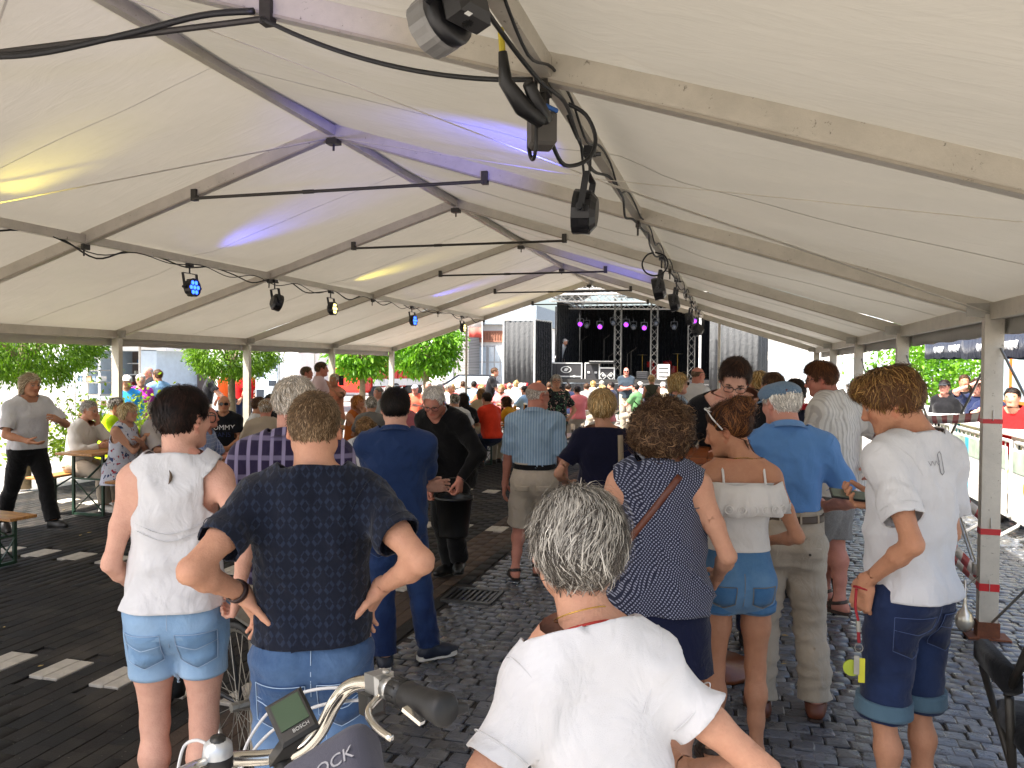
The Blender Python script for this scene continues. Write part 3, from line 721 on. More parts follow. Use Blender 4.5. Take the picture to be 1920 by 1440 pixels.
def make_bottom(p, det, parent, m, kind='trousers', hem=.95, ease=.012, legease=.016, flare=0., top=.585, amp=.003, seed=3, waist=None, wear=None, name=None, freq=30, knee=0., hemtilt=0., amp2=0., low=None, fray=0, crotch=True):
    """hem: fraction of the leg, 0..1 thigh, 1..2 shin"""
    vx = VX[det][1]*(1.12 if det == 2 else 1.35); s = p.s; h = p.h
    rows = [(c, R, Fw, ww+ease, dd+ease) for (c, R, Fw, ww, dd), zf in zip(p.rows, p.zf) if zf < .67]
    tr = [('to', rows, 0., 0, 0, .03, False)]+[inflate(q, ease) for q in p.trunk[1:] if q[0] == 'el' and abs(q[1][2]-p.pel[2]) < .12*h and q[1][1] < p.pel[1]-.02]
    legs = {}
    if kind == 'skirt':
        a, Ma = p.on(.53); z1 = low; n = 5; L_ = []
        base = p.rows[1]; rws = []
        for i in range(n+1):
            z = p.pel[2]+(z1-.05-p.pel[2])*i/n; e = ease+flare*i/n
            rws.append((V3(p.pel[0], p.pel[1]-.012, z), base[1], base[2], base[3]+e, base[4]+e*1.1))
        tr.append(('to', rws[::-1], 0., 0, 0, .02, False))
        F = fld(tr)
    else:
        for sd in 'RL':
            L_ = [inflate(q, legease, .012 if i else .02) for i, q in enumerate(p.legp[sd])]; H, K, A = p.leg[sd]
            L_ = [list(q) for q in L_]; r0 = L_[0][4]
            L_[1][4] = max(L_[1][4], r0*(1-.0)*(.86+flare))            # straight leg below the thigh
            if hem > 1:
                for j in (2, 3, 4): L_[j][3] = max(L_[j][3], r0*(.84+flare)); L_[j][4] = max(L_[j][4], r0*(.80+flare*1.3))
                L_.append(['rc', A, A+nrm(A-K)*.08, L_[4][4], L_[4][4], .01, False])
            elif flare > .1: L_.append(['rc', K, K+nrm(K-H)*.05, L_[1][4], L_[1][4], .02, False])
            legs[sd] = [tuple(q) for q in L_]
        F = fld(tr, legs['R'], legs['L'])
    P, T = mesh_field(F, vx, 1)
    tc, Mt = p.on(top); P, T = clip(P, T, (P-tc)@nrm(Mt[:, 2]+Mt[:, 1]*-.06))
    if kind == 'skirt':
        P, T = clip(P, T, low-P[:, 2]+hemtilt*P[:, 0])
    else:
        for sd in 'RL':
            H, K, A = p.leg[sd]; o_ = 'L' if sd == 'R' else 'R'; own = fld(legs[sd])(P); oth = fld(legs[o_])(P)
            g = limb_g(P, H, K, hem, own, oth) if hem <= 1 else limb_g(P, K, A, hem-1, own, oth); P, T = clip(P, T, g)
    col = None
    P0 = P
    if amp or amp2: P, T = finish(P, T, seed, amp, freq, (1, 1, 1.5), vx, .006 if det else 0, lim=max(.004, legease*.7), amp2=amp2)
    if wear is not None:
        c = np.zeros((len(P), 3), f4)
        for sd, sg in (('R', 1), ('L', -1)):
            H, K, A = p.leg[sd]
            for ctr, rad, am in ((H*.35+K*.65+V3(0, -.05, 0), .13, wear), (p.pel+V3(sg*.08, -.12, -.06), .09, wear*.9), (H*.5+K*.5+V3(0, .08, 0), .15, wear)):
                c[:, 0] += np.exp(-((P-ctr)**2).sum(1)/(rad*rad))*am
        c[:, 0] = c[:, 0]*.75+np.clip(waves(P, seed+9, 22, 5, (1, 1, .5))*.16, -.12, .25); c[:, 0] = np.clip(c[:, 0], 0, 1); col = c
    p.botF = F
    o = np_mesh(name or ('skirt' if kind == 'skirt' else 'shorts' if hem < 1.35 else 'trousers'), P, T, m, parent, col)
    return o
def band_on(F, P0, lo_c, up, h0, h1, vx, e, m, name, parent, lim=None):
    """a belt or cuff: the slice of a field between two heights along up, e metres proud"""
    G = fld([inflate(q, e) for q in F.pr]); lo, hi = lim; P, Q = surf(G, lo, hi, vx, 1)
    if len(P) == 0: return None
    T = tri(Q); P, T = clip(P, T, (P-lo_c)@up-h1); P, T = clip(P, T, h0-(P-lo_c)@up); P, T = rim(P, T, e+.004)
    return np_mesh(name, P, T, m, parent)
def belt(p, parent, m, z=.575, hgt=.04, e=.006, det=2):
    c, M = p.on(z); lo = c-V3(.32, .32, .12); hi = c+V3(.32, .32, .12)
    return band_on(p.botF, None, c, nrm(M[:, 2]-M[:, 1]*.06), -hgt/2, hgt/2, VX[det][1], e, m, 'belt', parent, (lo, hi))
def leg_cuff(p, parent, m, sd, t, hgt, e=.006, det=2):
    H, K, A = p.leg[sd]; a, b = (H, K) if t <= 1 else (K, A); tt = t if t <= 1 else t-1; c = a+(b-a)*tt; d = nrm(a-b)
    sub = fld([q for q in p.botF.pr if q[0] == 'rc' and min(np.linalg.norm(q[1]-H), np.linalg.norm(q[2]-H), np.linalg.norm(q[1]-K), np.linalg.norm(q[2]-K)) < .1])
    return band_on(sub, None, c, d, 0, hgt, VX[det][1], e, m, 'turn_up', parent, (c-.16, c+.16))
def stick(F, pts, dirn, off=.002, n=40):
    """drop points along dirn on to the surface of a field"""
    P = np.asarray(pts, f4).copy(); d = nrm(dirn)
    for _ in range(n): P = P+d*(np.clip(F(P), -.05, .05)*.8)[:, None]
    return P-d*f4(off)
def patch(F, outline, org, ux, uy, dirn, m, name, parent, off=.003, nx=8, thick=.003):
    """a sewn-on piece (pocket, yoke): grid in a quad outline dropped on to the surface"""
    O = np.array(outline, f4); G = []
    for j in range(nx+1):
        for i in range(nx+1):
            a, b = i/nx, j/nx; q = O[0]*(1-a)*(1-b)+O[1]*a*(1-b)+O[2]*a*b+O[3]*(1-a)*b
            if len(O) > 4 and j == nx: q = q+(O[4]-(O[2]+O[3])/2)*(1-abs(2*a-1))
            G.append(org+ux*q[0]+uy*q[1])
    P = stick(F, np.array(G), dirn, off); k = nx+1
    T = np.array([(j*k+i, j*k+i+1, (j+1)*k+i+1, (j+1)*k+i) for j in range(nx) for i in range(nx)]); T = tri(T)
    n = vnormals(P, T)
    if float((n@nrm(dirn)).mean()) > 0: T = T[:, ::-1]
    P, T = rim(P, T, thick+off); o = np_mesh(name, P, T, m, parent); return o, P[:k*k].reshape(k, k, 3)
def seam(points, m, parent, r=.0016, name='seam'):
    return MB().tube(points, r, 5).build(name, m, parent, True)
# ---- shoes
def make_shoes(p, det, parent, kind, m, sole=None):
    vx = (.013, .022, .036)[2-det]
    for sd in 'RL':
        an, fd, up, fs = p.foot[sd]; s = p.s
        hl = an-up*.040*s-fd*.035*fs; bl = an-up*.050*s+fd*.12*fs; toe = bl+fd*.062*fs-up*.002; bot = an-up*.079*s
        if kind == 'sandal':
            so_ = MB(); r = np.cross(fd, up); pts = []
            for t, wd in ((-.075, .026), (-.05, .036), (.0, .035), (.06, .040), (.12, .048), (.165, .043), (.195, .022)): pts.append((t*fs, wd*s))
            poly = [bot+fd*t+r*wd for t, wd in pts]+[bot+fd*t-r*wd for t, wd in pts[::-1]]
            so_.prism([Vector(map(float, q)) for q in poly], (0, 0, 0), Vector(map(float, up*.022))).build('sole', m, parent)
            Ff = fld(p.footp[sd], p.legp[sd][3:])
            for t0, t1, ax, c in ((-.012, .016, fd, an+fd*.055*fs), (-.012, .016, fd, an+fd*.105*fs), (-.012, .012, nrm(up+fd*.25), an-up*.002)):
                band_on(Ff, None, c, nrm(ax), t0, t1, .010, .005, m, 'strap', parent, (an-.14, an+.17))
            continue
        F = fld([('rc', hl, bl, .036*s, .040*s, .03, False), ('rc', an-up*.015, bl-fd*.02+up*.01*s, .044*s, .036*s, .04, False), ('rc', bl, toe, .038*s, .028*s, .03, False), ('rc', an, hl, .043*s, .036*s, .03, False), ('rc', an+up*(.01 if kind != 'shoe' else .0), an-up*.03, .042*s, .042*s, .02, False)])
        P, T = mesh_field(F, vx, 1); P, T = clip(P, T, (P-(an+up*.012*s))@nrm(up-fd*.1)); P, T = clip(P, T, (bot-P)@up+.012)
        P, T = rim(P, T, .005); np_mesh('shoe', P, T, m, parent)
        r = np.cross(fd, up); pts = [(-.078, .022), (-.06, .036), (.0, .037), (.06, .041), (.12, .048), (.165, .042), (.192, .024)]
        poly = [Vector(map(float, bot+fd*t*fs+r*wd*s)) for t, wd in pts]+[Vector(map(float, bot+fd*t*fs-r*wd*s)) for t, wd in pts[::-1]]
        MB().prism(poly, (0, 0, 0), Vector(map(float, up*(.026 if kind == 'sneaker' else .016)))).build('sole', sole or m, parent)
# ---- hair
def make_hair(p, det, parent, style='short', col='#3a2a20', col2=None, mix=.3, n=2500, length=.035, thick=.010, width=.0022, seed=1, line=None, lift=.4, curl=0., drop=0., back=0., top=0., crown=(0, -.035, .11), part=None, comb=None):
    global HAIR
    if HAIR is None: HAIR = hair_mat('hair', (1, 1, 1))
    HM, HC, hz = p.HM, p.HC, p.hz; r = np.random.default_rng(seed); c1 = np.array(lin(col)); c2 = np.array(lin(col2 or col))
    loc = lambda P: (P-HC)@HM/f4(hz)
    F = fld([inflate(p.headp[0], thick*hz)])
    vol = top+back
    if top: F.pr.append(('el', p.hd(0, .005, .055), V3(.075, .092, .075+top)*hz, HM, 0, .03, False))
    if back: F.pr.append(('el', p.hd(0, -.055, .03), V3(.074+back*.3, .06+back, .08)*hz, HM, 0, .03, False))
    if style in ('bob', 'long'):
        for sg in (1, -1): F.pr.append(('rc', p.hd(sg*.058, -.015, .03), p.hd(sg*.062, -.02, -.05-drop*.4), .034*hz, .028*hz, .03, False))
        F.pr.append(('rc', p.hd(0, -.06, .03), p.hd(0, -.075, -.055-drop), .06*hz, .045*hz, .03, False))
        if style == 'long':
            for sg in (1, -1): F.pr.append(('rc', p.hd(sg*.035, -.07, -.02), p.hd(sg*.045, -.085, -.07-drop), .045*hz, .035*hz, .03, False))
    if style == 'curly':
        for i in range(46):
            u = r.normal(size=3); u /= np.linalg.norm(u); u[2] = u[2]*.9-.05
            if u[1] > .35 and u[2] < .3: continue
            F.pr.append(('el', p.hd(u[0]*.090, u[1]*.098-.022, .012+u[2]*.088-max(0, -u[1])*.025), V3(1, 1, 1)*r.uniform(.026, .046)*hz, None, 0, .014, False))
        F.pr.append(('el', p.hd(0, -.06, -.035), V3(.085, .06, .06)*hz, None, 0, .03, False))
    if style == 'bun':
        for i in range(12): F.pr.append(('el', p.hd(r.normal()*.022, -.085+r.normal()*.02, .095+r.normal()*.018), V3(1, 1, 1)*r.uniform(.022, .034)*hz, None, 0, .012, False))
    if style == 'messy':
        for i in range(16):
            u = r.normal(size=3); u /= np.linalg.norm(u); u[2] = abs(u[2])
            F.pr.append(('el', p.hd(u[0]*.066, u[1]*.085-.005, .045+u[2]*.068), V3(1.2, 1.2, .8)*r.uniform(.018, .028)*hz, None, 0, .03, False))
        F.pr.append(('el', p.hd(0, .078, .082), V3(.06, .030, .028)*hz, HM, 0, .03, False))
    lx = line or [(-.13, -.088), (-.06, -.085), (-.03, -.035), (-.012, .030), (.012, .030), (.020, .005), (.036, -.005), (.042, .03), (.062, .052), (.085, .068), (.13, .07)]
    if style in ('bob', 'long'): lx = [(-.2, -.2-drop), (.012, -.2-drop), (.03, -.05-drop), (.045, .02), (.065, .055), (.09, .066), (.13, .066)]
    if style == 'curly': lx = [(-.2, -.2), (.02, -.2), (.03, -.04), (.06, .05), (.10, .066), (.13, .066)]
    if style == 'bun': lx = [(-.2, -.062), (-.05, -.062), (-.03, -.03), (-.012, .012), (.012, .020), (.03, .0), (.045, .035), (.065, .058), (.13, .068)]
    if style == 'fringe': lx = [(-.13, -.068), (-.05, -.066), (-.03, -.025), (-.012, .030), (.012, .030), (.022, .01), (.034, .0), (.036, .03), (.13, .03)]
    vx = VX[det][2]*1.3; lo, hi = bounds(F, .02)
    P, Q = surf(F, lo, hi, vx, 1); T = tri(Q)
    q = loc(P); ys = [a for a, b in lx]; zs = [b for a, b in lx]
    jit = waves(q*100, seed, .55, 6)*.004
    P, T = clip(P, T, np.interp(q[:, 1], ys, zs)-q[:, 2]+jit)
    if style in ('bob', 'long'):   # open at the front of the face
        q = loc(P); P, T = clip(P, T, np.where(q[:, 2] < .06, q[:, 1]-np.interp(q[:, 2], [-.3, -.02, .03, .06], [.012, .018, .045, .075]), -1.))
    if style == 'fringe':
        q = loc(P); P, T = clip(P, T, np.minimum(q[:, 2]-(.052+.35*np.maximum(0, -q[:, 1]-.07)), q[:, 1]*0+1)+waves(q*100, seed+1, .4, 6)*.006)
    if len(T) == 0: return None
    if style in ('short', 'fringe', 'messy', 'bun'):        # thin out towards the hairline
        q = loc(P); hv = np.maximum(0, q[:, 2]-np.interp(q[:, 1], ys, zs)); P = P-vnormals(P, T)*(thick*.95*hz*np.exp(-hv/.014))[:, None].astype(f4)
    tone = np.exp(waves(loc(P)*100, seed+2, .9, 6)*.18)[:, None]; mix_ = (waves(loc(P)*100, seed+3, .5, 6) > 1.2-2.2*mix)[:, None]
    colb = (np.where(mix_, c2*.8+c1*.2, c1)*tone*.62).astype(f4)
    nb = len(P); N0 = vnormals(P, T)
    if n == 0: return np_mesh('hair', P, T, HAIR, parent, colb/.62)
    # strands
    a = P[T[:, 0]]; b = P[T[:, 1]]; c = P[T[:, 2]]; ar = np.sqrt((np.cross(b-a, c-a)**2).sum(1)); cum = np.cumsum(ar); ti = np.searchsorted(cum, r.uniform(0, cum[-1], n)); ti = np.minimum(ti, len(T)-1)
    u = r.uniform(size=(n, 1)); v = r.uniform(size=(n, 1)); fl = (u+v) > 1; u = np.where(fl, 1-u, u); v = np.where(fl, 1-v, v)
    S = (a[ti]+(b[ti]-a[ti])*u+(c[ti]-a[ti])*v).astype(f4); ql = loc(S)
    cr = np.array(crown, f4)
    flow = ql-cr; flow[:, 2] -= .05
    if comb == 'fwd': flow = flow*.4+np.array((0, .10, .0))
    if comb == 'back': flow = flow*.3+np.array((0, -.10, -.03))
    if comb == 'bun': flow = np.array((0, -.085, .10))-ql
    if comb == 'side': flow = flow*.5+np.array((.10, 0, .0))
    flow = flow/np.maximum(1e-6, np.linalg.norm(flow, axis=1))[:, None]+r.normal(size=(n, 3))*(.22+curl)
    Tn = (flow@HM.T).astype(f4); Ln = length*hz*r.uniform(.55, 1.25, n)[:, None]*(np.clip(.30+(ql[:, 2]-np.interp(ql[:, 1], ys, zs))/.05, .3, 1)[:, None] if style in ('short', 'fringe') else 1); SEG = 4 if curl else 3; pts = [S]; cur = S; ph = r.uniform(0, 6, (n, 1)); dirn = Tn
    wob = waves(ql*100, seed+7, .45, 5)[:, None]; lr_ = r.uniform(.3, 1.6, (n, 1)); fly = r.uniform(size=(n, 1)) < .06; lr_ = np.where(fly, 2.4, lr_); Ln = np.where(fly, Ln*1.3, Ln)
    for i in range(SEG):
        g = grad(F, cur, .004); t = dirn-g*np.einsum('ij,ij->i', dirn, g)[:, None]; t /= np.maximum(1e-6, np.linalg.norm(t, axis=1))[:, None]
        side = np.cross(g, t)
        cv = np.sin(ph+i*2.1)*curl*1.2+wob*.6
        st = t+side*cv+g*(lift*lr_*(.5 if i else .9)*(1 if i < 2 else -.25)); st /= np.maximum(1e-6, np.linalg.norm(st, axis=1))[:, None]
        cur = cur+st.astype(f4)*(Ln/SEG).astype(f4); pts.append(cur)
    K = SEG+1; A = np.stack(pts, 1); g = grad(F, S, .004); dd = A[:, -1]-A[:, 0]; sd_ = np.cross(dd, g); sd_ /= np.maximum(1e-6, np.linalg.norm(sd_, axis=1))[:, None]
    wt = np.interp(np.arange(K), [0, K*.4, K-1], [.7, 1, .12]); W_ = width*1.18*hz*r.uniform(.6, 1.4, n)
    wt = np.interp(np.arange(K), [0, K*.45, K-1], [.8, 1, .15]); VL = A+sd_[:, None, :]*(W_[:, None]*wt)[:, :, None]; VR = A-sd_[:, None, :]*(W_[:, None]*wt)[:, :, None]
    VV = np.stack([VL, VR], 2).reshape(n, K*2, 3); base = (np.arange(n)*K*2)[:, None, None]
    qd = np.array([(2*i, 2*i+1, 2*i+3, 2*i+2) for i in range(SEG)])[None]; TT = (qd+base).reshape(-1, 4); TT = tri(TT)
    cm = np.where((r.uniform(size=(n, 1)) < np.clip(mix+waves(ql*100, seed+3, .5, 6)[:, None]*.25*(mix > 0), 0, 1)), c2, c1)*np.exp(r.normal(size=(n, 1))*.28)
    colS = np.repeat(cm[:, None, :], K*2, 1).reshape(-1, 3)
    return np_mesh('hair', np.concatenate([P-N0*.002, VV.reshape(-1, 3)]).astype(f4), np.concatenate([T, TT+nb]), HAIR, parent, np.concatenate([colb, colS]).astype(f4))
def make_glasses(p, parent, m, lens=None, z=.004, on_head=False, w=.054, hgt=.038, shade=None):
    hd = lambda x, y, zz: Vector(map(float, p.hd(x, y, zz))); b = MB(); rr = .0022*p.hz
    root = None; lenses = []
    for sg in (1, -1):
        ring = []
        for k in range(14):
            a = 2*PI*k/14; ca, sa = math.cos(a), math.sin(a); ca = math.copysign(abs(ca)**.7, ca); sa = math.copysign(abs(sa)**.7, sa)
            ring.append((sg*.034+ca*w/2, .103-.10*abs(sg*.034+ca*w/2)*.35, z+sa*hgt/2))
        P = [hd(*q) for q in ring]; b.tube(P+[P[0]], rr, 5, False); lenses.append(P)
        b.tube([hd(sg*(.034+w/2), .094, z+.008), hd(sg*.079, .06, z+.010), hd(sg*.083, -.005, z+.008), hd(sg*.082, -.022, z-.012)], rr, 5)
    b.tube([hd(-.009, .104, z+.004), hd(0, .107, z+.008), hd(.009, .104, z+.004)], rr, 5)
    g = b.build('glasses', m, parent, True)
    if lens:
        for P in lenses: MB().add(P, [tuple(range(14))]).build('lens', lens, g)
    return g
PEOPLE = []
def person(label, pos, face, det=1, skin='fair', lx=None, z0=0., cat='person', group=None, **kw):
    """pos: ground point under the hips; face: degrees anticlockwise from the stage direction"""
    hair = kw.pop('hair', None); top = kw.pop('top', None); bottom = kw.pop('bottom', None); shoes = kw.pop('shoes', ('shoe', '#1c1a19')); extra = kw.pop('extra', None); gl = kw.pop('glasses', None)
    if det == 0: kw.setdefault('mitten', True)
    root = empty('person', (pos[0], pos[1], z0), math.radians(face)); tag(root, label, cat, group)
    p = skeleton(**kw); p.root = root; p.det = det
    hb = dict(col='#4a3526'); hb.update(hair or {})
    body_mesh(p, det, root, skin_mat('skin_'+skin, SKIN[skin]), lin(SKIN[skin]), [x*.8 for x in lin(hb.get('brow', hb['col']))])
    if top: make_top(p, det, root, **top)
    if bottom: make_bottom(p, det, root, **bottom)
    if shoes: make_shoes(p, det, root, shoes[0], mat('shoe_'+shoes[1], shoes[1], .5, bmp=.001), mat('sole_'+shoes[2], shoes[2], .7) if len(shoes) > 2 else None)
    if hair: hair = dict(hair); hair.pop('brow', None); hair['n'] = int(hair.get('n', 2500)*(.62 if det == 2 else .42)); make_hair(p, det, root, **hair)
    if gl: make_glasses(p, root, gl[0], gl[1] if len(gl) > 1 else None)
    if extra: extra(p, root, det)
    PEOPLE.append(p); return p
# ---------------------------------------------------------------- ground
XL, XR, XM, ZE, ZR = -8.14, 1.656, -3.242, 2.193, 3.742
SLOPE = (ZR-ZE)/(XR-XM); FR = .484; PXL = XL+FR*(XM-XL); PXR = XR-FR*(XR-XM); PZ = ZE+FR*(ZR-ZE)
FY = [-.014, 2.99, 5.994, 8.998, 12.002, 15.006, 18.01]
def seen(x, y, z=0.):
    v = Vector((x, y, z-CAM_H)); d = v.dot(_F)
    if d < .3: return None
    px = 960+FPX*v.dot(CR)/d; py = 720-FPX*v.dot(CU)/d
    return (px, py, d)
def attr_mat(name, rough=.5, spec=.5, bmp=.003, bscale=60, gloss_var=.2):
    if name in _M: return _M[name]
    m, nt, bs = new_mat(name); a = N(nt, 'ShaderNodeAttribute', attribute_name='Col'); oi = N(nt, 'ShaderNodeObjectInfo')
    geo = N(nt, 'ShaderNodeNewGeometry'); n = N(nt, 'ShaderNodeTexNoise', i_Scale=9, i_Detail=8, i_Roughness=.65); L(nt, geo.outputs['Position'], n.inputs['Vector'])
    r = ramp(nt, n.outputs[0], [(.3, .62), (.7, 1.25)]); x = mixc(nt, 1.0, a.outputs['Color'], r.outputs[0], 'MULTIPLY'); x = mixc(nt, 1.0, x, oi.outputs['Color'], 'MULTIPLY')
    # trodden-in dirt and pale specks with a shape of their own
    n2 = N(nt, 'ShaderNodeTexNoise', i_Scale=1.7, i_Detail=6); L(nt, geo.outputs['Position'], n2.inputs['Vector'])
    x = mixc(nt, ramp(nt, n2.outputs[0], [(.52, 0.0), (.75, .35)]).outputs[0], x, '#6d6458')
    n3 = N(nt, 'ShaderNodeTexNoise', i_Scale=48, i_Detail=2); L(nt, geo.outputs['Position'], n3.inputs['Vector']); x = mixc(nt, ramp(nt, n3.outputs[0], [(.70, 0.0), (.74, .35)]).outputs[0], x, '#8f897d')
    L(nt, x, bs.inputs['Base Color']); bs.inputs['Specular IOR Level'].default_value = spec
    mr = N(nt, 'ShaderNodeMapRange', i_3=rough-gloss_var, i_4=rough+gloss_var); L(nt, n.outputs[0], mr.inputs[0]); L(nt, mr.outputs[0], bs.inputs['Roughness'])
    n4 = N(nt, 'ShaderNodeTexNoise', i_Scale=bscale, i_Detail=6); L(nt, geo.outputs['Position'], n4.inputs['Vector']); bump(nt, bs, n4.outputs[0], bmp)
    _M[name] = m; return m
def stone_shape(w, d, hgt, dome, rng, irr, ins=.86):
    """a sett or paver: top ring drawn in and domed; 9 top + 8 side vertices"""
    P = []; q = [(-1,-1),(0,-1.06),(1,-1),(1.06,0),(1,1),(0,1.06),(-1,1),(-1.06,0)] if dome > .003 else [(-1,-1),(0,-1),(1,-1),(1,0),(1,1),(0,1),(-1,1),(-1,0)]
    for x, y in q: P.append((x*w/2*(1+rng.uniform(-irr, irr)), y*d/2*(1+rng.uniform(-irr, irr)), -hgt))
    for i, (x, y) in enumerate(q): P.append((P[i][0]*1.0, P[i][1], -dome-.002))
    for i, (x, y) in enumerate(q): P.append((P[i][0]*ins, P[i][1]*(1-(1-ins)*w/d), rng.uniform(-.0016, .0016)*(dome > .003)-dome*.22))
    P.append((0, 0, rng.uniform(0, .002)*(dome > .003)))
    F = []
    for i in range(8):
        j = (i+1) % 8; F += [(i, j, 8+j, 8+i), (8+i, 8+j, 16+j, 16+i), (16+i, 16+j, 24)]
    return P, F
def paving(name, piece, stuff_name, spots, shapes, m, bed, bed_mat, colours, label=None):
    """spots: x, y, rotation, colour; the 300 that show largest become objects, the rest one mesh"""
    base = MB().hexa([(bed[0], bed[2], -.06), (bed[1], bed[2], -.06), (bed[1], bed[3], -.06), (bed[0], bed[3], -.06), (bed[0], bed[2], -.014), (bed[1], bed[2], -.014), (bed[1], bed[3], -.014), (bed[0], bed[3], -.014)]).build(name, bed_mat)
    tag(base, label, kind='structure')
    rank = []
    for i, s in enumerate(spots):
        q = seen(s[0], s[1])
        rank.append((1/q[2]**2 if q and 0 < q[0] < 1920 and q[1] < 1440 else 0, i))
    rank.sort(reverse=True); big = {i for v, i in rank[:300] if v > 0}
    mes = []
    for P, F in shapes:
        me = bpy.data.meshes.new(piece); me.from_pydata(P, [], F); me.update(); me.materials.append(m); me.shade_flat()
        a = me.color_attributes.new('Col', 'FLOAT_COLOR', 'POINT'); a.data.foreach_set('color', [1.0]*4*len(P)); mes.append(me)
    tl_ = .3 if piece == 'paver' else 1.0
    VV = []; TT = []; CC = []; nv = 0
    fa = [np.array([f+(f[2],) if len(f) == 3 else f for f in F]) for P, F in shapes]; pa = [np.array(P, f4) for P, F in shapes]
    for i, (x, y, r, c) in enumerate(spots):
        k = i % len(shapes); z = NR.normal()*.0022
        if i in big:
            o = bpy.data.objects.new(piece, mes[k]); COL.objects.link(o); o.parent = base; o.location = (x, y, z*tl_); o.rotation_euler = (NR.normal()*.012*tl_, NR.normal()*.012*tl_, r); o.color = (*c, 1)
        else:
            cs, sn = math.cos(r), math.sin(r); P = pa[k]; Q = np.stack([P[:, 0]*cs-P[:, 1]*sn+x, P[:, 0]*sn+P[:, 1]*cs+y, P[:, 2]+z*tl_+P[:, 0]*NR.normal()*.012*tl_], 1)
            VV.append(Q); TT.append(fa[k]+nv); nv += len(P); CC.append(np.tile(np.array(c, f4), (len(P), 1)))
    V = np.concatenate(VV); T = np.concatenate(TT); T = np.concatenate([T[:, [0, 1, 2]], T[T[:, 2] != T[:, 3]][:, [0, 2, 3]]])
    o = np_mesh(stuff_name, V, T, m, base, np.concatenate(CC), False); tag(o, kind='stuff'); return base
gm, nt, bs = new_mat('street_paving'); geo = N(nt, 'ShaderNodeNewGeometry')
br = N(nt, 'ShaderNodeTexBrick', i_Scale=1.0, i_Mortar_Size=.004, i_Brick_Width=.2, i_Row_Height=.1); L(nt, geo.outputs['Position'], br.inputs['Vector'])
br.inputs['Color1'].default_value = (.23, .215, .20, 1); br.inputs['Color2'].default_value = (.30, .28, .26, 1); br.inputs['Mortar'].default_value = (.10, .095, .09, 1)
nn = N(nt, 'ShaderNodeTexNoise', i_Scale=.8, i_Detail=8); L(nt, geo.outputs['Position'], nn.inputs['Vector']); x = mixc(nt, ramp(nt, nn.outputs[0], [(.35, 0.0), (.7, .5)]).outputs[0], br.outputs[0], '#8f8a80')
L(nt, x, bs.inputs['Base Color']); bs.inputs['Roughness'].default_value = .7; bump(nt, bs, br.outputs[1], .004, -1)
tag(MB().add([(-300, -200, -.03), (300, -200, -.03), (300, 400, -.03), (-300, 400, -.03)], [(0, 1, 2, 3)]).build('ground', gm), kind='structure')
joint = mat('joint_sand', (.026, .023, .021), .9, bmp=.004, bscale=90)
# small basalt setts on the right
sp_ = []; rng = random.Random(3); y = 1.55; row = 0
while y < 11.6:
    x = -2.02+(row % 2)*.05; 
    while x < 3.4:
        wob = .020*math.sin(x*1.9+y*.6)+.012*math.sin(x*4.1-y*1.3)
        g = rng.uniform(.75, 1.3); c = rng.choice(((.085, .094, .112), (.100, .108, .126), (.072, .078, .092), (.112, .112, .114)))
        sp_.append((x+rng.uniform(-.006, .006), y+wob+rng.uniform(-.005, .005), rng.uniform(-.07, .07)+.04*math.cos(x*1.9)+PI*rng.randrange(2), tuple(q*g for q in c))); x += rng.uniform(.094, .118)
    y += .094; row += 1
paving('sett_pavement', 'sett', 'small_setts', sp_, [stone_shape(rng.uniform(.088, .106), rng.uniform(.082, .091), .05, .0042, rng, .05) for _ in range(14)], attr_mat('basalt_sett', .30, .65, .003, 70), (-2.1, 3.45, 1.5, 11.65), joint, None)
# dark clinker pavers on the left, with pale marker pavers set in pairs
sp_ = []; col = 0; x = -9.4; marks = []
rows_m = {3.75: [i*.42-4.63 for i in range(-6, 6)], 6.0: [i*.42-6.3 for i in range(-5, 11)], 8.4: [i*.42-6.3 for i in range(-5, 11)], 10.9: [i*.42-6.3 for i in range(-5, 11)]}
def marked(x, y):
    for ym, xs in rows_m.items():
        for xm in xs:
            if abs(y-ym) < .16 and abs(x-xm) < .105: return True
    return False
while x < -2.12:
    y = 1.6+(col % 2)*.105
    while y < 14.5:
        if not marked(x, y):
            g = rng.uniform(.85, 1.15); c = rng.choice(((.022, .020, .018), (.025, .022, .019), (.020, .019, .018), (.027, .023, .020)))
            if -2.62 < x < -2.2: c = rng.choice(((.085, .058, .042), (.070, .050, .038)))
            sp_.append((x, y, rng.uniform(-.012, .012)+PI*rng.randrange(2), tuple(q*g for q in c)))
        y += .21
    x += .105; col += 1
pav = paving('clinker_pavement', 'paver', 'small_pavers', sp_, [stone_shape(.1015, .2097, .05, .0010, rng, .0006, .96) for _ in range(8)], attr_mat('clinker', .78, .18, .003, 110, .12), (-9.5, -2.1, 1.5, 14.6), joint, None)
pale = mat('pale_paver', '#b5ada0', .7, var=.22, scale=14, bmp=.003); pm = MB().bevbox((0, 0, -.024), (.098, .27, .05), .003).mesh('marker_paver'); pm.materials.append(pale)
for ym, xs in rows_m.items():
    for xm in xs:
        if not -9.4 < xm < -2.5: continue
        for dx in (-.052, .052):
            o = bpy.data.objects.new('marker_paver', pm); COL.objects.link(o); o.parent = pav; o.location = (xm+dx, ym, .0025+rng.uniform(-.001, .001)); o.rotation_euler = (0, 0, rng.uniform(-.01, .01))
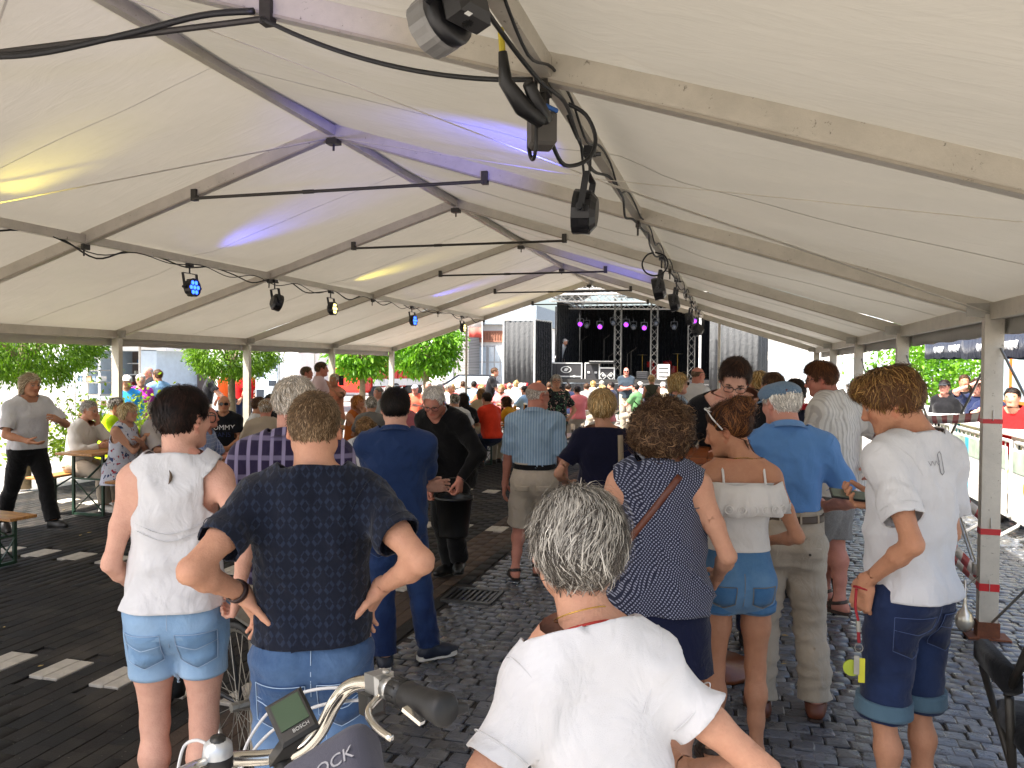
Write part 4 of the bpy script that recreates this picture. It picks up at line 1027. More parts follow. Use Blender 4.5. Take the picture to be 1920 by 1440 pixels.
# drain grate in the gutter
dg = empty('drain_grate', (-1.95, 5.85, 0)); tag(dg, 'small iron drain grate set flush in the gutter between setts and brown pavers', 'drain')
iron = mat('cast_iron', (.09, .09, .09), .45, .8, bmp=.002)
b = MB(); b.box((0, .17, .003), (.40, .035, .03)); b.box((0, -.17, .003), (.40, .035, .03)); b.box((.19, 0, .003), (.03, .31, .03)); b.box((-.19, 0, .003), (.03, .31, .03)); b.build('frame', iron, dg)
for i in range(8): MB().box((-.150+i*.043, 0, .0015), (.018, .305, .024)).build('bar', iron, dg)
# fallen leaves and scraps
litm = mat('litter_leaf', '#a98e52', .8, var=.4, scale=3)
for i in range(46):
    px, py = ((-8+rng.uniform(0, 6), rng.uniform(2.5, 9)) if i % 2 else (rng.uniform(-1.8, 2.6), rng.uniform(2.6, 8)))
    a = rng.uniform(0, 6); s = rng.uniform(.012, .028); b = MB(); V = []
    for k, (u, v, z) in enumerate(((-1, 0, 0), (-.3, .45, .25), (.5, .35, .2), (1.1, 0, .35), (.5, -.35, .15), (-.3, -.45, .1))): V.append((s*(u*math.cos(a)-v*math.sin(a)), s*(u*math.sin(a)+v*math.cos(a)), s*z+.002))
    b.add(V+[(q[0], q[1], q[2]+.0015) for q in V], [(0,1,2,3,4,5), (11,10,9,8,7,6)]+[(k, k+6, (k+1) % 6+6, (k+1) % 6) for k in range(6)])
    o = b.build('fallen_leaf', litm, None, loc=(px, py, .004)); tag(o, 'dry brown leaf scrap lying on the dark pavement', 'leaf', 'leaf scraps on the pavement')

# ---------------------------------------------------------------- the marquee
tent = empty('marquee', (XM, 6, 0)); tag(tent, 'long white marquee with grey aluminium frame sheltering the whole crowd', 'marquee')
def tadd(o): o.matrix_parent_inverse = Matrix.Translation((-XM, -6, 0)); return o
fm = bpy.data.materials.new('marquee_canvas'); fm.use_nodes = True; nt = fm.node_tree; nt.nodes.clear()
out = nt.nodes.new('ShaderNodeOutputMaterial'); geo = N(nt, 'ShaderNodeNewGeometry')
df = N(nt, 'ShaderNodeBsdfDiffuse'); tr = N(nt, 'ShaderNodeBsdfTranslucent'); gl = N(nt, 'ShaderNodeBsdfGlossy', i_Roughness=.36)
nz = N(nt, 'ShaderNodeTexNoise', i_Scale=1.3, i_Detail=7, i_Roughness=.6); L(nt, geo.outputs['Position'], nz.inputs['Vector'])
rc_ = ramp(nt, nz.outputs[0], [(.3, (.385, .372, .335)), (.7, (.45, .435, .395))]); L(nt, rc_.outputs[0], df.inputs[0]); tr.inputs[0].default_value = (.84, .755, .60, 1)
mx = N(nt, 'ShaderNodeMixShader'); mx.inputs[0].default_value = .06; L(nt, df.outputs[0], mx.inputs[1]); L(nt, tr.outputs[0], mx.inputs[2])
lw = N(nt, 'ShaderNodeLayerWeight', i_Blend=.22); mg = N(nt, 'ShaderNodeMixShader'); ml = N(nt, 'ShaderNodeMath', operation='MULTIPLY', i_1=.35); L(nt, lw.outputs[0], ml.inputs[0]); L(nt, ml.outputs[0], mg.inputs[0]); L(nt, mx.outputs[0], mg.inputs[1]); L(nt, gl.outputs[0], mg.inputs[2]); L(nt, mg.outputs[0], out.inputs[0])
mp = N(nt, 'ShaderNodeMapping'); mp.inputs['Scale'].default_value = (.9, 2.6, .9); mp.inputs['Rotation'].default_value = (0, 0, .5); L(nt, geo.outputs['Position'], mp.inputs[0])
nb = N(nt, 'ShaderNodeTexNoise', i_Scale=2.2, i_Detail=4, i_Roughness=.5, i_Distortion=1.2); L(nt, mp.outputs[0], nb.inputs['Vector'])
mp2 = N(nt, 'ShaderNodeMapping'); mp2.inputs['Scale'].default_value = (1.2, 9, 1.2); mp2.inputs['Rotation'].default_value = (0, 0, -.7); L(nt, geo.outputs['Position'], mp2.inputs[0])
nb2 = N(nt, 'ShaderNodeTexNoise', i_Scale=1.6, i_Detail=3, i_Distortion=.6); L(nt, mp2.outputs[0], nb2.inputs['Vector'])
ad = N(nt, 'ShaderNodeMath', operation='MULTIPLY_ADD', i_1=.45); L(nt, nb2.outputs[0], ad.inputs[0]); L(nt, nb.outputs[0], ad.inputs[2])
bp = N(nt, 'ShaderNodeBump', i_Distance=.05, i_Strength=.26); L(nt, ad.outputs[0], bp.inputs['Height'])
for sh in (df, gl): L(nt, bp.outputs[0], sh.inputs['Normal'])
def alu_mat(name, col, rough=.45):
    if name in _M: return _M[name]
    m, nt, bs = new_mat(name); co = coords(nt); n = N(nt, 'ShaderNodeTexNoise', i_Scale=5, i_Detail=8, i_Roughness=.7); L(nt, co, n.inputs['Vector'])
    cm = coords(nt, scale=(9, 9, 9)); n2 = N(nt, 'ShaderNodeTexNoise', i_Scale=4, i_Detail=6, i_Roughness=.75, i_Distortion=.3); L(nt, cm, n2.inputs['Vector'])
    c = lin(col); base = ramp(nt, n.outputs[0], [(.3, tuple(x*.78 for x in c)), (.7, c)]).outputs[0]
    x = mixc(nt, ramp(nt, n2.outputs[0], [(.62, 0.0), (.68, .7)]).outputs[0], base, '#463c30'); L(nt, x, bs.inputs['Base Color'])   # scuffs and grime
    bs.inputs['Metallic'].default_value = .25; bs.inputs['Roughness'].default_value = rough; bump(nt, bs, n2.outputs[0], .0015); _M[name] = m; return m
alu = alu_mat('aluminium', '#c0b9ab'); galv = mat('galvanised_steel', '#9a978f', .45, .5, var=.2, scale=18); dark_metal = mat('dark_steel', '#3b3833', .5, .5, var=.25, scale=20); blackp = mat('black_plastic', '#141414', .45, var=.2); cable_m = mat('black_cable', '#121212', .55, var=.1)
dark_rail = alu_mat('rail_aluminium', '#a59c8d'); rust = mat('rusty_steel', '#6b3f2a', .8, .2, var=.4, scale=30)
def roof_z(x): return ZR-abs(x-XM)*SLOPE
LIFT = .060
rng = random.Random(11)
for i in range(len(FY)-1):
    for side, xe in ((-1, XL), (1, XR)):
        y0, y1 = FY[i], FY[i+1]; nx, ny = 44, 22; V = []; F = []
        for a in range(nx+1):
            u = a/nx; xx = XM+(xe-XM)*(u*1.0205-.0005)
            for b_ in range(ny+1):
                v = b_/ny; yy = y0+(y1-y0)*v
                sag = -.05*4*v*(1-v)*(1-.35*abs(2*u-1))*(1-u**6); pur = math.exp(-((u-(1-FR))/.05)**2)
                cor = 0
                for (cu, cv) in ((0, 0), (0, 1), (1, 0), (1, 1), (1-FR, 0), (1-FR, 1)):
                    du, dv = (u-cu)*4.9, (v-cv)*3.0; r_ = math.hypot(du, dv); th = math.atan2(dv, du); cor += math.sin(th*14+i*2+side+cu*3)*math.exp(-r_*1.3)*.022*min(1, r_*4)
                V.append((xx, yy, roof_z(xx)+LIFT+sag*(1-pur)+.012*math.sin(u*9+v*5+i*1.7)*4*v*(1-v)+cor*min(1, u*6, (1-u)*6+.15)))
        k = ny+1
        for a in range(nx):
            for b_ in range(ny):
                f = (a*k+b_, a*k+b_+1, (a+1)*k+b_+1, (a+1)*k+b_); F.append(f if side > 0 else f[::-1])
        tadd(MB().add(V, F).build('roof_panel', fm, tent, True))
        sm_ = [Vector(V[a*k+ny//2])-Vector((0, 0, .003)) for a in range(nx+1)]; tadd(MB().tube(sm_, .0018, 5).build('panel_seam', fm, tent, True))
        # eave beam and valance
        tadd(MB().bar((xe, y0+.03, ZE+.0), (xe, y1-.03, ZE+.0), .06, .11).build('eave_beam', alu, tent))
        V = []; F = []; n = 24
        for a in range(n+1):
            yy = y0+(y1-y0)*a/n; wv = .010*math.sin(a*.9+i*2.1)
            for z, dx in ((ZE+.075, .075), (ZE+.0, .088), (ZE-.08, .088+wv*.5), (ZE-.155, .085+wv)): V.append((xe+math.copysign(dx, side), yy, z+(.005*math.sin(a*1.3+i) if z < ZE-.1 else 0)))
        for a in range(n):
            for q in range(3): F.append((a*4+q, a*4+q+1, a*4+5+q, a*4+4+q))
        o = tadd(MB().add(V, F).build('valance', fm, tent, True))
        sd = o.modifiers.new('thickness', 'SOLIDIFY'); sd.thickness = .004
        tadd(MB().bar((PXL if side < 0 else PXR, FY[i]+.03, PZ-.005), (PXL if side < 0 else PXR, FY[i+1]-.03, PZ-.005), .055, .075).build('purlin', alu, tent))
    tadd(MB().bar((XM, FY[i]+.03, ZR), (XM, FY[i+1]-.03, ZR), .06, .08).build('ridge_beam', alu, tent))
    zc = ZR+LIFT+.012; tadd(MB().add([(XM-.07, FY[i]-.01, zc-.07*SLOPE), (XM, FY[i]-.01, zc), (XM+.07, FY[i]-.01, zc-.07*SLOPE), (XM-.07, FY[i+1]+.01, zc-.07*SLOPE), (XM, FY[i+1]+.01, zc), (XM+.07, FY[i+1]+.01, zc-.07*SLOPE)], [(0, 1, 4, 3), (1, 2, 5, 4)]).build('ridge_leak_strip', fm, tent))  # strip added over the ridge to stop light leaking between the panels
for i, yf in enumerate(FY):
    for side, xe in ((-1, XL), (1, XR)):
        a = Vector((XM+side*.012, yf, ZR)); b = Vector((xe, yf, ZE)); rf = tadd(MB().bar(a, b, .056, .112, (0, 0, 1)).build('rafter', alu, tent)); dz_ = Vector((0, 0, -.056)); rl = MB().bar(a+dz_+Vector((0, 0, .004)), b+dz_+Vector((0, 0, .004)), .064, .012, (0, 0, 1)).build('keder_rail', dark_rail, rf)
        if True:
            tadd(MB().box((xe, yf, ZE/2-.02), (.115, .075, ZE+.0)).build('post', alu, tent))
            bb = MB(); bb.box((xe, yf, .006), (.26, .16, .012)); bb.box((xe, yf, .06), (.135, .095, .10)); tadd(bb.build('base_plate', rust, tent))
        # bracket at the purlin and joint plate at the eave
        xp = PXL if side < 0 else PXR
        bb = MB(); bb.box((xp, yf, PZ-.075), (.03, .08, .05)); bb.tube([(xp, yf-.02, PZ-.08), (xp, yf-.02, PZ-.16)], .008, 6); tadd(bb.build('bracket', dark_metal, tent))
        bb = MB(); bb.box((xe-side*.09, yf-.034, ZE+.01), (.16, .006, .09)); tadd(bb.build('joint_plate', galv, tent))
    bb = MB(); bb.box((XM, yf, ZR-.085), (.10, .085, .05)); bb.tube([(XM, yf, ZR-.1), (XM, yf, ZR-.16)], .01, 6); tadd(bb.build('ridge_joint', dark_metal, tent))
    if yf > 2:   # collar tie
        bb = MB(); bb.tube([(-4.57, yf-.045, 3.245), (-1.91, yf-.045, 3.245)], .014, 8); bb.tube([(-3.5, yf-.045, 3.245), (-3.4, yf-.045, 3.245)], .018, 8)
        for x in (-4.57, -1.91): bb.box((x, yf-.03, 3.275), (.05, .05, .10))
        tadd(bb.build('collar_tie', dark_metal, tent))
strapm = mat('webbing_strap', '#c9c3b4', .8); ropem = mat('steel_wire', '#8b8880', .4, .6)
for xe in (XL, XR):
    for a, b in ((2, 1), (1, 2)):
        p0 = Vector((XM, FY[a], ZR-.03)); p1 = Vector((xe, FY[b], ZE-.0)); mid = p0.lerp(p1, .516); mid.z -= .03
        bb = MB(); bb.bar(p0-Vector((0, 0, .02)), mid-Vector((0, 0, .05)), .03 if a == 2 else .012, .003, (0, 0, 1)); bb.bar(mid-Vector((0, 0, .05)), p1-Vector((0, 0, .02)), .034 if a == 1 else .018, .003, (0, 0, 1)); tadd(bb.build('bracing_strap', strapm, tent))
# wall bracing wires in the right-hand bays
for i in (1, 2, 3):
    bb = MB(); bb.tube([(XR+.02, FY[i]+.05, ZE-.25), (XR+.02, FY[i+1]-.05, .12)], .009, 6); bb.tube([(XR+.035, FY[i]+.05, .12), (XR+.035, FY[i+1]-.05, ZE-.25)], .009, 6)
    tadd(bb.build('bracing_wire', ropem, tent))
# gable wires, second thinner post at the stage end
for x in (-.35, -6.2):
    tadd(MB().tube([(x, FY[-1], 0), (x, FY[-1], roof_z(x)-.06)], .03, 10).build('end_post', alu, tent))
# ---------------------------------------------------------------- lamps and cables under the roof
def on_purlin(px, X):
    r = _F + CR*((px-960)/FPX) - CU*((500-720)/FPX); return r.y*X/r.x
led_blue = mat('led_blue', '#1030ff', .3, var=0, emit='#2a55ff', es=2.2); led_warm = mat('led_warm', '#fff2a8', .3, var=0, emit='#ffe890', es=1.0); led_off = mat('led_off', '#39404a', .15, var=.2)
house_m = mat('lamp_housing', '#17171a', .4, var=.25, scale=25); grey_m = mat('lamp_housing_grey', '#7d7c7a', .45, .3, var=.15); glassm = mat('lens_glass', '#9fa6ad', .12, var=.1)
def par_lamp(label, x, y, aim, kind, size=1.0, beam=None, dz=.0, tilt=0.):
    """flat LED spotlight on a double yoke, hooked to a purlin"""
    root = empty('spotlight', (x, y, PZ-.05)); tag(root, label, 'spotlight', None); s = size; a = Vector(aim).normalized(); c = Vector((a.x*.03, a.y*.03, -.30*s-dz)); M = frame_from(a)
    b = MB(); b.box((0, 0, .0), (.05, .075, .07)); b.tube([(0, 0, -.02), (0, 0, -.12*s)], .009, 6); b.tube([(.03, 0, -.03), (.055, 0, -.03)], .010, 6); b.build('hook_clamp', house_m, root)
    # yoke: a U in the plane across the beam
    side = a.cross(Vector((0, 0, 1))).normalized(); b = MB(); top = Vector((0, 0, -.12*s-dz)); w_ = .135*s
    b.bar(top-side*w_, top+side*w_, .032*s, .007)
    for sg in (-1, 1): b.bar(top+side*sg*w_, c+side*sg*w_-Vector((0, 0, .02)), .034*s, .007, side); b.tube([c+side*sg*(w_-.008), c+side*sg*(w_+.035)], .018*s, 8)
    b.build('yoke', house_m, root)
    b = MB(); b.lathe([(0, -.075*s), (.075*s, -.072*s), (.105*s, -.045*s), (.112*s, -.01*s), (.118*s, .03*s), (.118*s, .05*s), (.108*s, .05*s), (.106*s, .038*s), (0, .038*s)], 14, M, c)
    for k in range(10): q = 2*PI*k/10; b.box(c+M@Vector((.108*s*math.cos(q), .108*s*math.sin(q), -.015*s)), (.012*s, .03*s, .05*s), M=M@Matrix.Rotation(q, 3, 'Z'))
    b.build('housing', house_m, root, False)
    lm = {'blue': led_blue, 'warm': led_warm, 'off': led_off}[kind]
    for k in range(7):
        q = Vector((0, 0, .045*s)) if k == 6 else Vector((.068*s*math.cos(k*PI/3), .068*s*math.sin(k*PI/3), .045*s))
        MB().lathe([(.026*s, -.008), (.026*s, 0), (.018*s, .005), (0, .007)], 10, M, c+M@q).build('led', lm, root, True)
    if beam:
        tgt, colr, en, ang = beam; l = bpy.data.lights.new('beam', 'SPOT'); l.energy = en; l.color = colr; l.spot_size = math.radians(ang); l.spot_blend = 1.0; l.shadow_soft_size = .08
        lo = bpy.data.objects.new('beam', l); COL.objects.link(lo); lo.parent = root; lo.location = c+a*.07*s
        d = Vector(tgt)-(Vector((x, y, PZ-.05))+c+a*.07*s); lo.rotation_euler = (-d).to_track_quat('Z', 'Y').to_euler()
    return root
BLUE, YEL = (.10, .12, 1.0), (1.0, .84, .10)
par_lamp('blue glowing LED spotlight nearest on the left purlin', PXL, 7.44, (.98, .02, .05), 'blue', .86, ((-4.75, 7.5, 3.30), BLUE, 85, 46))
par_lamp('dark spotlight tilted sideways on the left purlin at a rafter', PXL, 9.11, (.55, .75, -.25), 'off', .95)
par_lamp('warm white LED spotlight in the middle of the left purlin', PXL, 10.59, (.97, .1, .0), 'warm', .86, ((-5.0, 10.9, 3.25), YEL, 55, 40))
par_lamp('small blue glowing LED spotlight far down the left purlin', PXL, 13.65, (.97, -.05, .0), 'blue', .86, ((-5.0, 13.95, 3.25), BLUE, 70, 43))
par_lamp('farthest spotlight on the left purlin, dim warm lens', PXL, 16.44, (.97, .0, .0), 'warm', .86, ((-5.0, 17.0, 3.25), YEL, 45, 40))
par_lamp('spotlight at the left edge throwing yellow light on the roof', PXL, 4.9, (.9, .1, -.1), 'warm', 1, ((-5.0, 4.72, 3.22), YEL, 45, 43))
par_lamp('dark spotlight hanging from the right purlin beside the second rafter', PXR, 3.95, (-1, -.05, .08), 'off', .95, ((-1.75, 5.05, 3.32), BLUE, 150, 52), .03)
par_lamp('dark spotlight with black yoke halfway down the right purlin', PXR, 7.95, (-1, .0, -.2), 'off', .95, None, .03)
par_lamp('dark curved spotlight third from the stage on the right purlin', PXR, 10.0, (-1, .05, -.2), 'off', .95, ((-1.75, 11.8, 3.32), BLUE, 120, 40))
par_lamp('dark spotlight at the stage end of the right purlin', PXR, 13.4, (-1, .1, -.2), 'off', .95)
par_lamp('smallest spotlight at the very end of the right purlin', PXR, 16.2, (-.7, .6, -.2), 'off', 1.1)
par_lamp('spotlight above the top edge throwing violet on the roof ridge', PXR, .9, (-.9, .4, .0), 'off', 1.1, ((-3.4, 4.7, 3.8), (.42, .40, 1), 60, 48))
# the big moving spotlight cut by the top edge
r0 = empty('stage_wash_light', (PXR-.02, 2.12, PZ-.02)); r0.scale = (.68, .68, .68); tag(r0, 'large black and grey wash light with ribbed grey shell at top centre', 'spotlight')
a = Vector((-.75, .30, -.22)).normalized(); M = frame_from(a); c = Vector((-.12, .10, -.16))
b = MB(); b.box((0, 0, 0), (.06, .10, .08)); b.tube([(0, 0, 0), (-.03, .02, -.10)], .012, 8); b.build('hook_clamp', house_m, r0)
MB().lathe([(0, -.035), (.10, -.034), (.126, -.022), (.13, .0), (.128, .024), (.11, .03)], 22, M, c).build('rim', house_m, r0, True)
b = MB(); V = []; n = 27
for i_ in range(n):
    q = 2*PI*i_/n; rr2 = .122+.006*abs(math.sin(q*4.5))
    for r_, z_ in ((rr2*.97, .022), (rr2*1.02, .045), (rr2*1.0, .125), (rr2*.93, .132), (rr2*.9, .05)): V.append(c+M@Vector((r_*math.cos(q), r_*math.sin(q), z_)))
b.add(V, [(i_*5+k, (i_+1) % n*5+k, (i_+1) % n*5+k+1, i_*5+k+1) for i_ in range(n) for k in range(4)]); b.build('grey_shell', grey_m, r0)
MB().bevbox(c+M@Vector((0, 0, -.10)), (.19, .17, .14), .03, M=M).build('housing', mat('lamp_box_grey', '#2c2b2b', .5), r0)
b = MB(); s2 = M@Vector((1, 0, 0)); b.bar(c+s2*.14+M@Vector((0, 0, -.01)), Vector((.0, .0, -.04))+s2*.06, .04, .012); b.bar(c-s2*.14+M@Vector((0, 0, -.01)), Vector((.0, .0, -.04))-s2*.06, .04, .012); b.build('yoke', house_m, r0)
MB().box(c+M@Vector((.05, -.0865, -.14)), (.03, .003, .02), M=M).build('rating_label', mat('white_label', '#e8e8e4', .5), r0)
for k in range(6):
    MB().box(c+M@Vector((.0, -.0865, -.09)), (.052, .003, .004), M=M@Matrix.Rotation(PI/2, 3, 'X')@Matrix.Rotation(k*PI/6, 3, 'Z')@Matrix.Rotation(-PI/2, 3, 'X')).build('vent_slot', blackp, r0)
# distribution box, plugs and cables
db = empty('power_box', (PXR-.03, 3.05, PZ-.22)); tag(db, 'small dark grey power box tied with a blue strap under the right purlin', 'power box')
MB().bevbox((0, 0, 0), (.10, .12, .13), .012, rz=.4).build('case', mat('box_grey', '#4a4743', .55), db); MB().box((.0, 0, .10), (.05, .06, .09), rz=.4).build('socket', blackp, db)
MB().tube([(-.05, -.05, .07), (.02, -.06, .085), (.06, .0, .075)], .010, 6).build('blue_strap', mat('blue_strap', '#2d5fa8', .7), db)
pl = empty('plug_cluster', (PXR-.05, 2.86, PZ-.10)); tag(pl, 'cluster of black plugs and couplings where purlin meets the near rafter', 'plugs')
MB().tube([(-.05, -.12, .08), (-.045, -.10, -.02), (.0, -.02, -.09), (.05, .06, -.12)], [.016, .026, .036, .028], 10).build('plug', blackp, pl, True); MB().tube([(.03, -.06, -.02), (.05, .05, -.09), (.06, .1, -.10)], [.022, .032, .026], 10).build('coupling', blackp, pl, True)
MB().tube([(-.055, -.13, .16), (-.05, -.12, .07)], .012, 8).build('yellow_tag', mat('yellow_tape', '#b9a72c', .6), pl)
def cable(label, pts, r=.0085, sm=True, g='cables along the purlins'):
    P = [Vector(p) for p in pts]; out = []
    for i in range(len(P)-1):                                   # Catmull-Rom
        p0, p1, p2, p3 = P[max(0, i-1)], P[i], P[i+1], P[min(len(P)-1, i+2)]
        for k in range(5):
            t = k/5; out.append(.5*((2*p1)+(p2-p0)*t+(2*p0-5*p1+4*p2-p3)*t*t+(3*p1-p0-3*p2+p3)*t**3))
    out.append(P[-1]); return tag(MB().tube(out, r, 6).build('cable', cable_m, None, True), label, 'cable')
rr_ = random.Random(5)
z = PZ-.055
cable('black cable drooping in loops along the left purlin', [(PXL-.03+.02*rr_.random(), 3.2+i*.42, z+.02-(.075*(i % 3 == 1)+.05*(i % 5 == 2))*rr_.uniform(.6, 1.3)) for i in range(36)])
cable('second thinner cable looping along the left purlin', [(PXL+.035, 5.6+i*.5, z+.01-.06*(i % 2)*rr_.uniform(.3, 1.5)) for i in range(24)], .0055)
cable('black cable wound along the right purlin', [(PXR+.03*math.sin(i*1.3), 1.2+i*.33, z-.01-.05*(i % 2)*rr_.random()) for i in range(46)])
cable('thin cable hanging beside the right purlin', [(PXR+.04, 2.2+i*.36, z+.03-.10*(i % 3 == 1)*rr_.random()) for i in range(40)], .006)
cable('round cable loop hanging at the power box', [(PXR-.03, 2.95, z+.02), (PXR-.02, 2.92, z-.25), (PXR-.06, 3.02, z-.28), (PXR-.09, 3.08, z-.20), (PXR-.07, 3.1, z-.14)], .008)
cable('big cable loop on the right purlin past the power box', [(PXR+.01, 3.28, z+.02), (PXR+.09, 3.34, z-.02), (PXR+.13, 3.36, z-.12), (PXR+.10, 3.34, z-.21), (PXR+.02, 3.25, z-.25), (PXR-.0, 3.1, z-.2)], .009)
cable('cable falling to the nearest hanging spotlight', [(PXR, 3.4, z), (PXR+.01, 3.55, z-.05), (PXR-.01, 3.75, z-.02), (PXR-.02, 3.9, z-.14)], .007)
cable('cable ring hanging at the middle spotlight on the right', [(PXR-.03+.12*math.sin(k), 7.6, z-.11+.11*math.cos(k)) for k in (0, .8, 1.6, 2.4, 3.2, 4, 4.8, 5.6, 6.2)], .008)
cable('thick black cable taped along the nearest collar tie', [(-4.6, 2.93, 3.21), (-4.1, 2.92, 3.24), (-3.6, 2.90, 3.23), (-3.1, 2.91, 3.20), (-2.6, 2.92, 3.24), (-2.2, 2.91, 3.275), (-1.95, 2.92, 3.27)], .014)
cable('black cable swinging from the nearest collar tie to the right purlin', catenary((-1.92, 2.93, 3.24), (PXR-.03, 2.9, PZ-.07), .07, 8), .0095)

# ---------------------------------------------------------------- folding tables and benches
wood_m, nt, bs = new_mat('varnished_pine'); co = coords(nt, scale=(14, 1.2, 14)); n = N(nt, 'ShaderNodeTexNoise', i_Scale=3, i_Detail=8, i_Distortion=.5); L(nt, co, n.inputs['Vector'])
r_ = ramp(nt, n.outputs[0], [(.3, '#8a5a2c'), (.55, '#b57f43'), (.75, '#c99a5e')]); L(nt, r_.outputs[0], bs.inputs['Base Color']); bs.inputs['Roughness'].default_value = .38; bump(nt, bs, n.outputs[0], .0015)
green_m = mat('green_steel', '#1e3a2a', .45, .2, var=.2)
def beer_furniture(kind, label, loc, rz, group):
    w_, hgt, ln = (.52, .765, 2.2) if kind == 'table' else (.25, .465, 2.2)
    o = empty('beer_table' if kind == 'table' else 'beer_bench', loc, rz); tag(o, label, kind, group)
    if kind == 'table':
        for k in range(3): MB().bevbox(((k-1)*.1735, 0, hgt-.014), (.172, ln, .028), .004).build('plank', wood_m, o)
    else:
        for k in range(2): MB().bevbox(((k-.5)*.125, 0, hgt-.014), (.1235, ln, .028), .004).build('plank', wood_m, o)
    for e in (-1, 1):
        y = e*(ln/2-.22); b = MB(); x = w_/2-.05
        for sx in (-1, 1): b.bar((sx*x, y, hgt-.03), (sx*x, y, .02), .028, .028)
        b.bar((-x, y, .03), (x, y, .03), .028, .028); b.bar((-x, y, hgt-.045), (x, y, hgt-.045), .028, .028)
        b.bar((0, y, hgt*.6), (0, y-e*.42, hgt-.035), .022, .012); b.bar((-x, y, hgt*.58), (x, y, hgt*.58), .02, .02)
        b.bar((-x, y-.012, .05), (x, y-.012, hgt*.55), .016, .008); b.bar((x, y+.012, .05), (-x, y+.012, hgt*.55), .016, .008)
        b.build('leg_frame', green_m, o)
    return o
TABG, BENG = 'beer tables under and beyond the marquee', 'beer benches at the tables'
TAB = [('beer table with green folding legs at the left beside the walking waiter', -7.28, 8.47, 0), ('beer table in front of the seated man in the dark lettered T-shirt', -6.55, 11.3, 0), ('beer table crowded with glasses behind the priest', -4.9, 17.6, 0), ('beer table beside the man in the orange-red T-shirt', -3.75, 14.6, 0),
       ('beer table in the sunlit rows left of the stage aisle', -5.2, 22.2, 0), ('beer table by the rear tree in the sun', -7.6, 20.2, 0), ('beer table in the sunlit rows right before the stage', -1.6, 22.6, 0), ('beer table nearest the stage in the sun', -3.2, 26.2, 0)]
for lb, x, y, r in TAB:
    beer_furniture('table', lb, (x, y, 0), math.radians(r), TABG)
    for sx, wd in ((-1, 'left'), (1, 'right')):
        beer_furniture('bench', lb.replace('beer table', 'beer bench on the %s side of the table' % wd, 1) if False else '%s bench of the %s' % (wd, lb.replace(' with green folding legs', '').replace('beer ', '')), (x+sx*.56, y, 0), math.radians(r), BENG)
beer_furniture('bench', 'empty beer bench cut by the left edge near the camera', (-7.02, 5.58, 0), math.radians(-96), BENG)
# drinks and food
glass_b = mat('beer_glass', '#c98f2a', .15, var=.1); foam = mat('foam', '#e9e2d0', .8); cola = mat('cola', '#2a140a', .2); plate_m = mat('plate', '#e8e6e0', .35)
k = 0
for lb, x, y, r in TAB[1:]:
    for i in range(5):
        px_, py_ = x+rng.uniform(-.18, .18), y-.9+i*.42+rng.uniform(-.08, .08); k += 1
        o = empty('drinking_glass', (px_, py_, .765)); tag(o, 'glass of %s on the %s' % (('beer', 'cola')[k % 2], lb.replace('beer ', '').replace('in front of the seated man in the dark lettered T-shirt', 'before the man in the lettered T-shirt').replace('crowded with glasses ', '')), 'glass', 'glasses on the beer tables')
        MB().lathe([(0, 0), (.028, 0), (.036, .14), (.036, .141), (0, .141)], 10).build('drink', (glass_b, cola)[k % 2], o, True)
        MB().lathe([(.036, .141), (.0365, .16), (.030, .166), (0, .168)], 10).build('foam', foam, o, True)

# ---------------------------------------------------------------- trees with clipped ball crowns
def leaf_mat(name, c1, c2):
    if name in _M: return _M[name]
    m = bpy.data.materials.new(name); m.use_nodes = True; nt = m.node_tree; nt.nodes.clear(); out = nt.nodes.new('ShaderNodeOutputMaterial')
    at_ = N(nt, 'ShaderNodeAttribute', attribute_name='Col'); col = mixc(nt, at_.outputs['Fac'], c1, c2)
    pr = N(nt, 'ShaderNodeBsdfPrincipled', i_Roughness=.45); L(nt, col, pr.inputs['Base Color']); pr.inputs['Specular IOR Level'].default_value = .3
    tr = N(nt, 'ShaderNodeBsdfTranslucent'); t2 = mixc(nt, 1.0, col, (1.25, 1.5, .35), 'MULTIPLY'); L(nt, t2, tr.inputs[0]); mx = N(nt, 'ShaderNodeMixShader'); mx.inputs[0].default_value = .42; L(nt, pr.outputs[0], mx.inputs[1]); L(nt, tr.outputs[0], mx.inputs[2]); L(nt, mx.outputs[0], out.inputs[0])
    _M[name] = m; return m
bark = mat('tree_bark', '#8a7a63', .9, var=.3, scale=20, bmp=.012, bscale=25)
def leaves(P, D, ln, wd, seed, fold=.25):
    """diamond leaves with a folded midrib: points, directions"""
    r = np.random.default_rng(seed); n = len(P); D = D/np.maximum(1e-6, np.linalg.norm(D, axis=1))[:, None]
    s = np.cross(D, r.normal(size=(n, 3))); s /= np.maximum(1e-6, np.linalg.norm(s, axis=1))[:, None]; up = np.cross(s, D)
    l = ln*r.uniform(.65, 1.25, (n, 1)); w_ = wd*r.uniform(.7, 1.2, (n, 1))
    V = np.stack([P, P+D*l*.45+s*w_-up*w_*fold, P+D*l*.5+up*w_*.1, P+D*l*.45-s*w_-up*w_*fold, P+D*l-up*l*.18], 1).reshape(-1, 3)
    b = (np.arange(n)*5)[:, None, None]; T = (np.array([(0, 1, 2), (0, 2, 3), (1, 4, 2), (2, 4, 3)])[None]+b).reshape(-1, 3)
    c = np.repeat(np.clip(r.normal(.45, .22, n), 0, 1), 5); return V.astype(f4), T, np.stack([c]*3, 1)
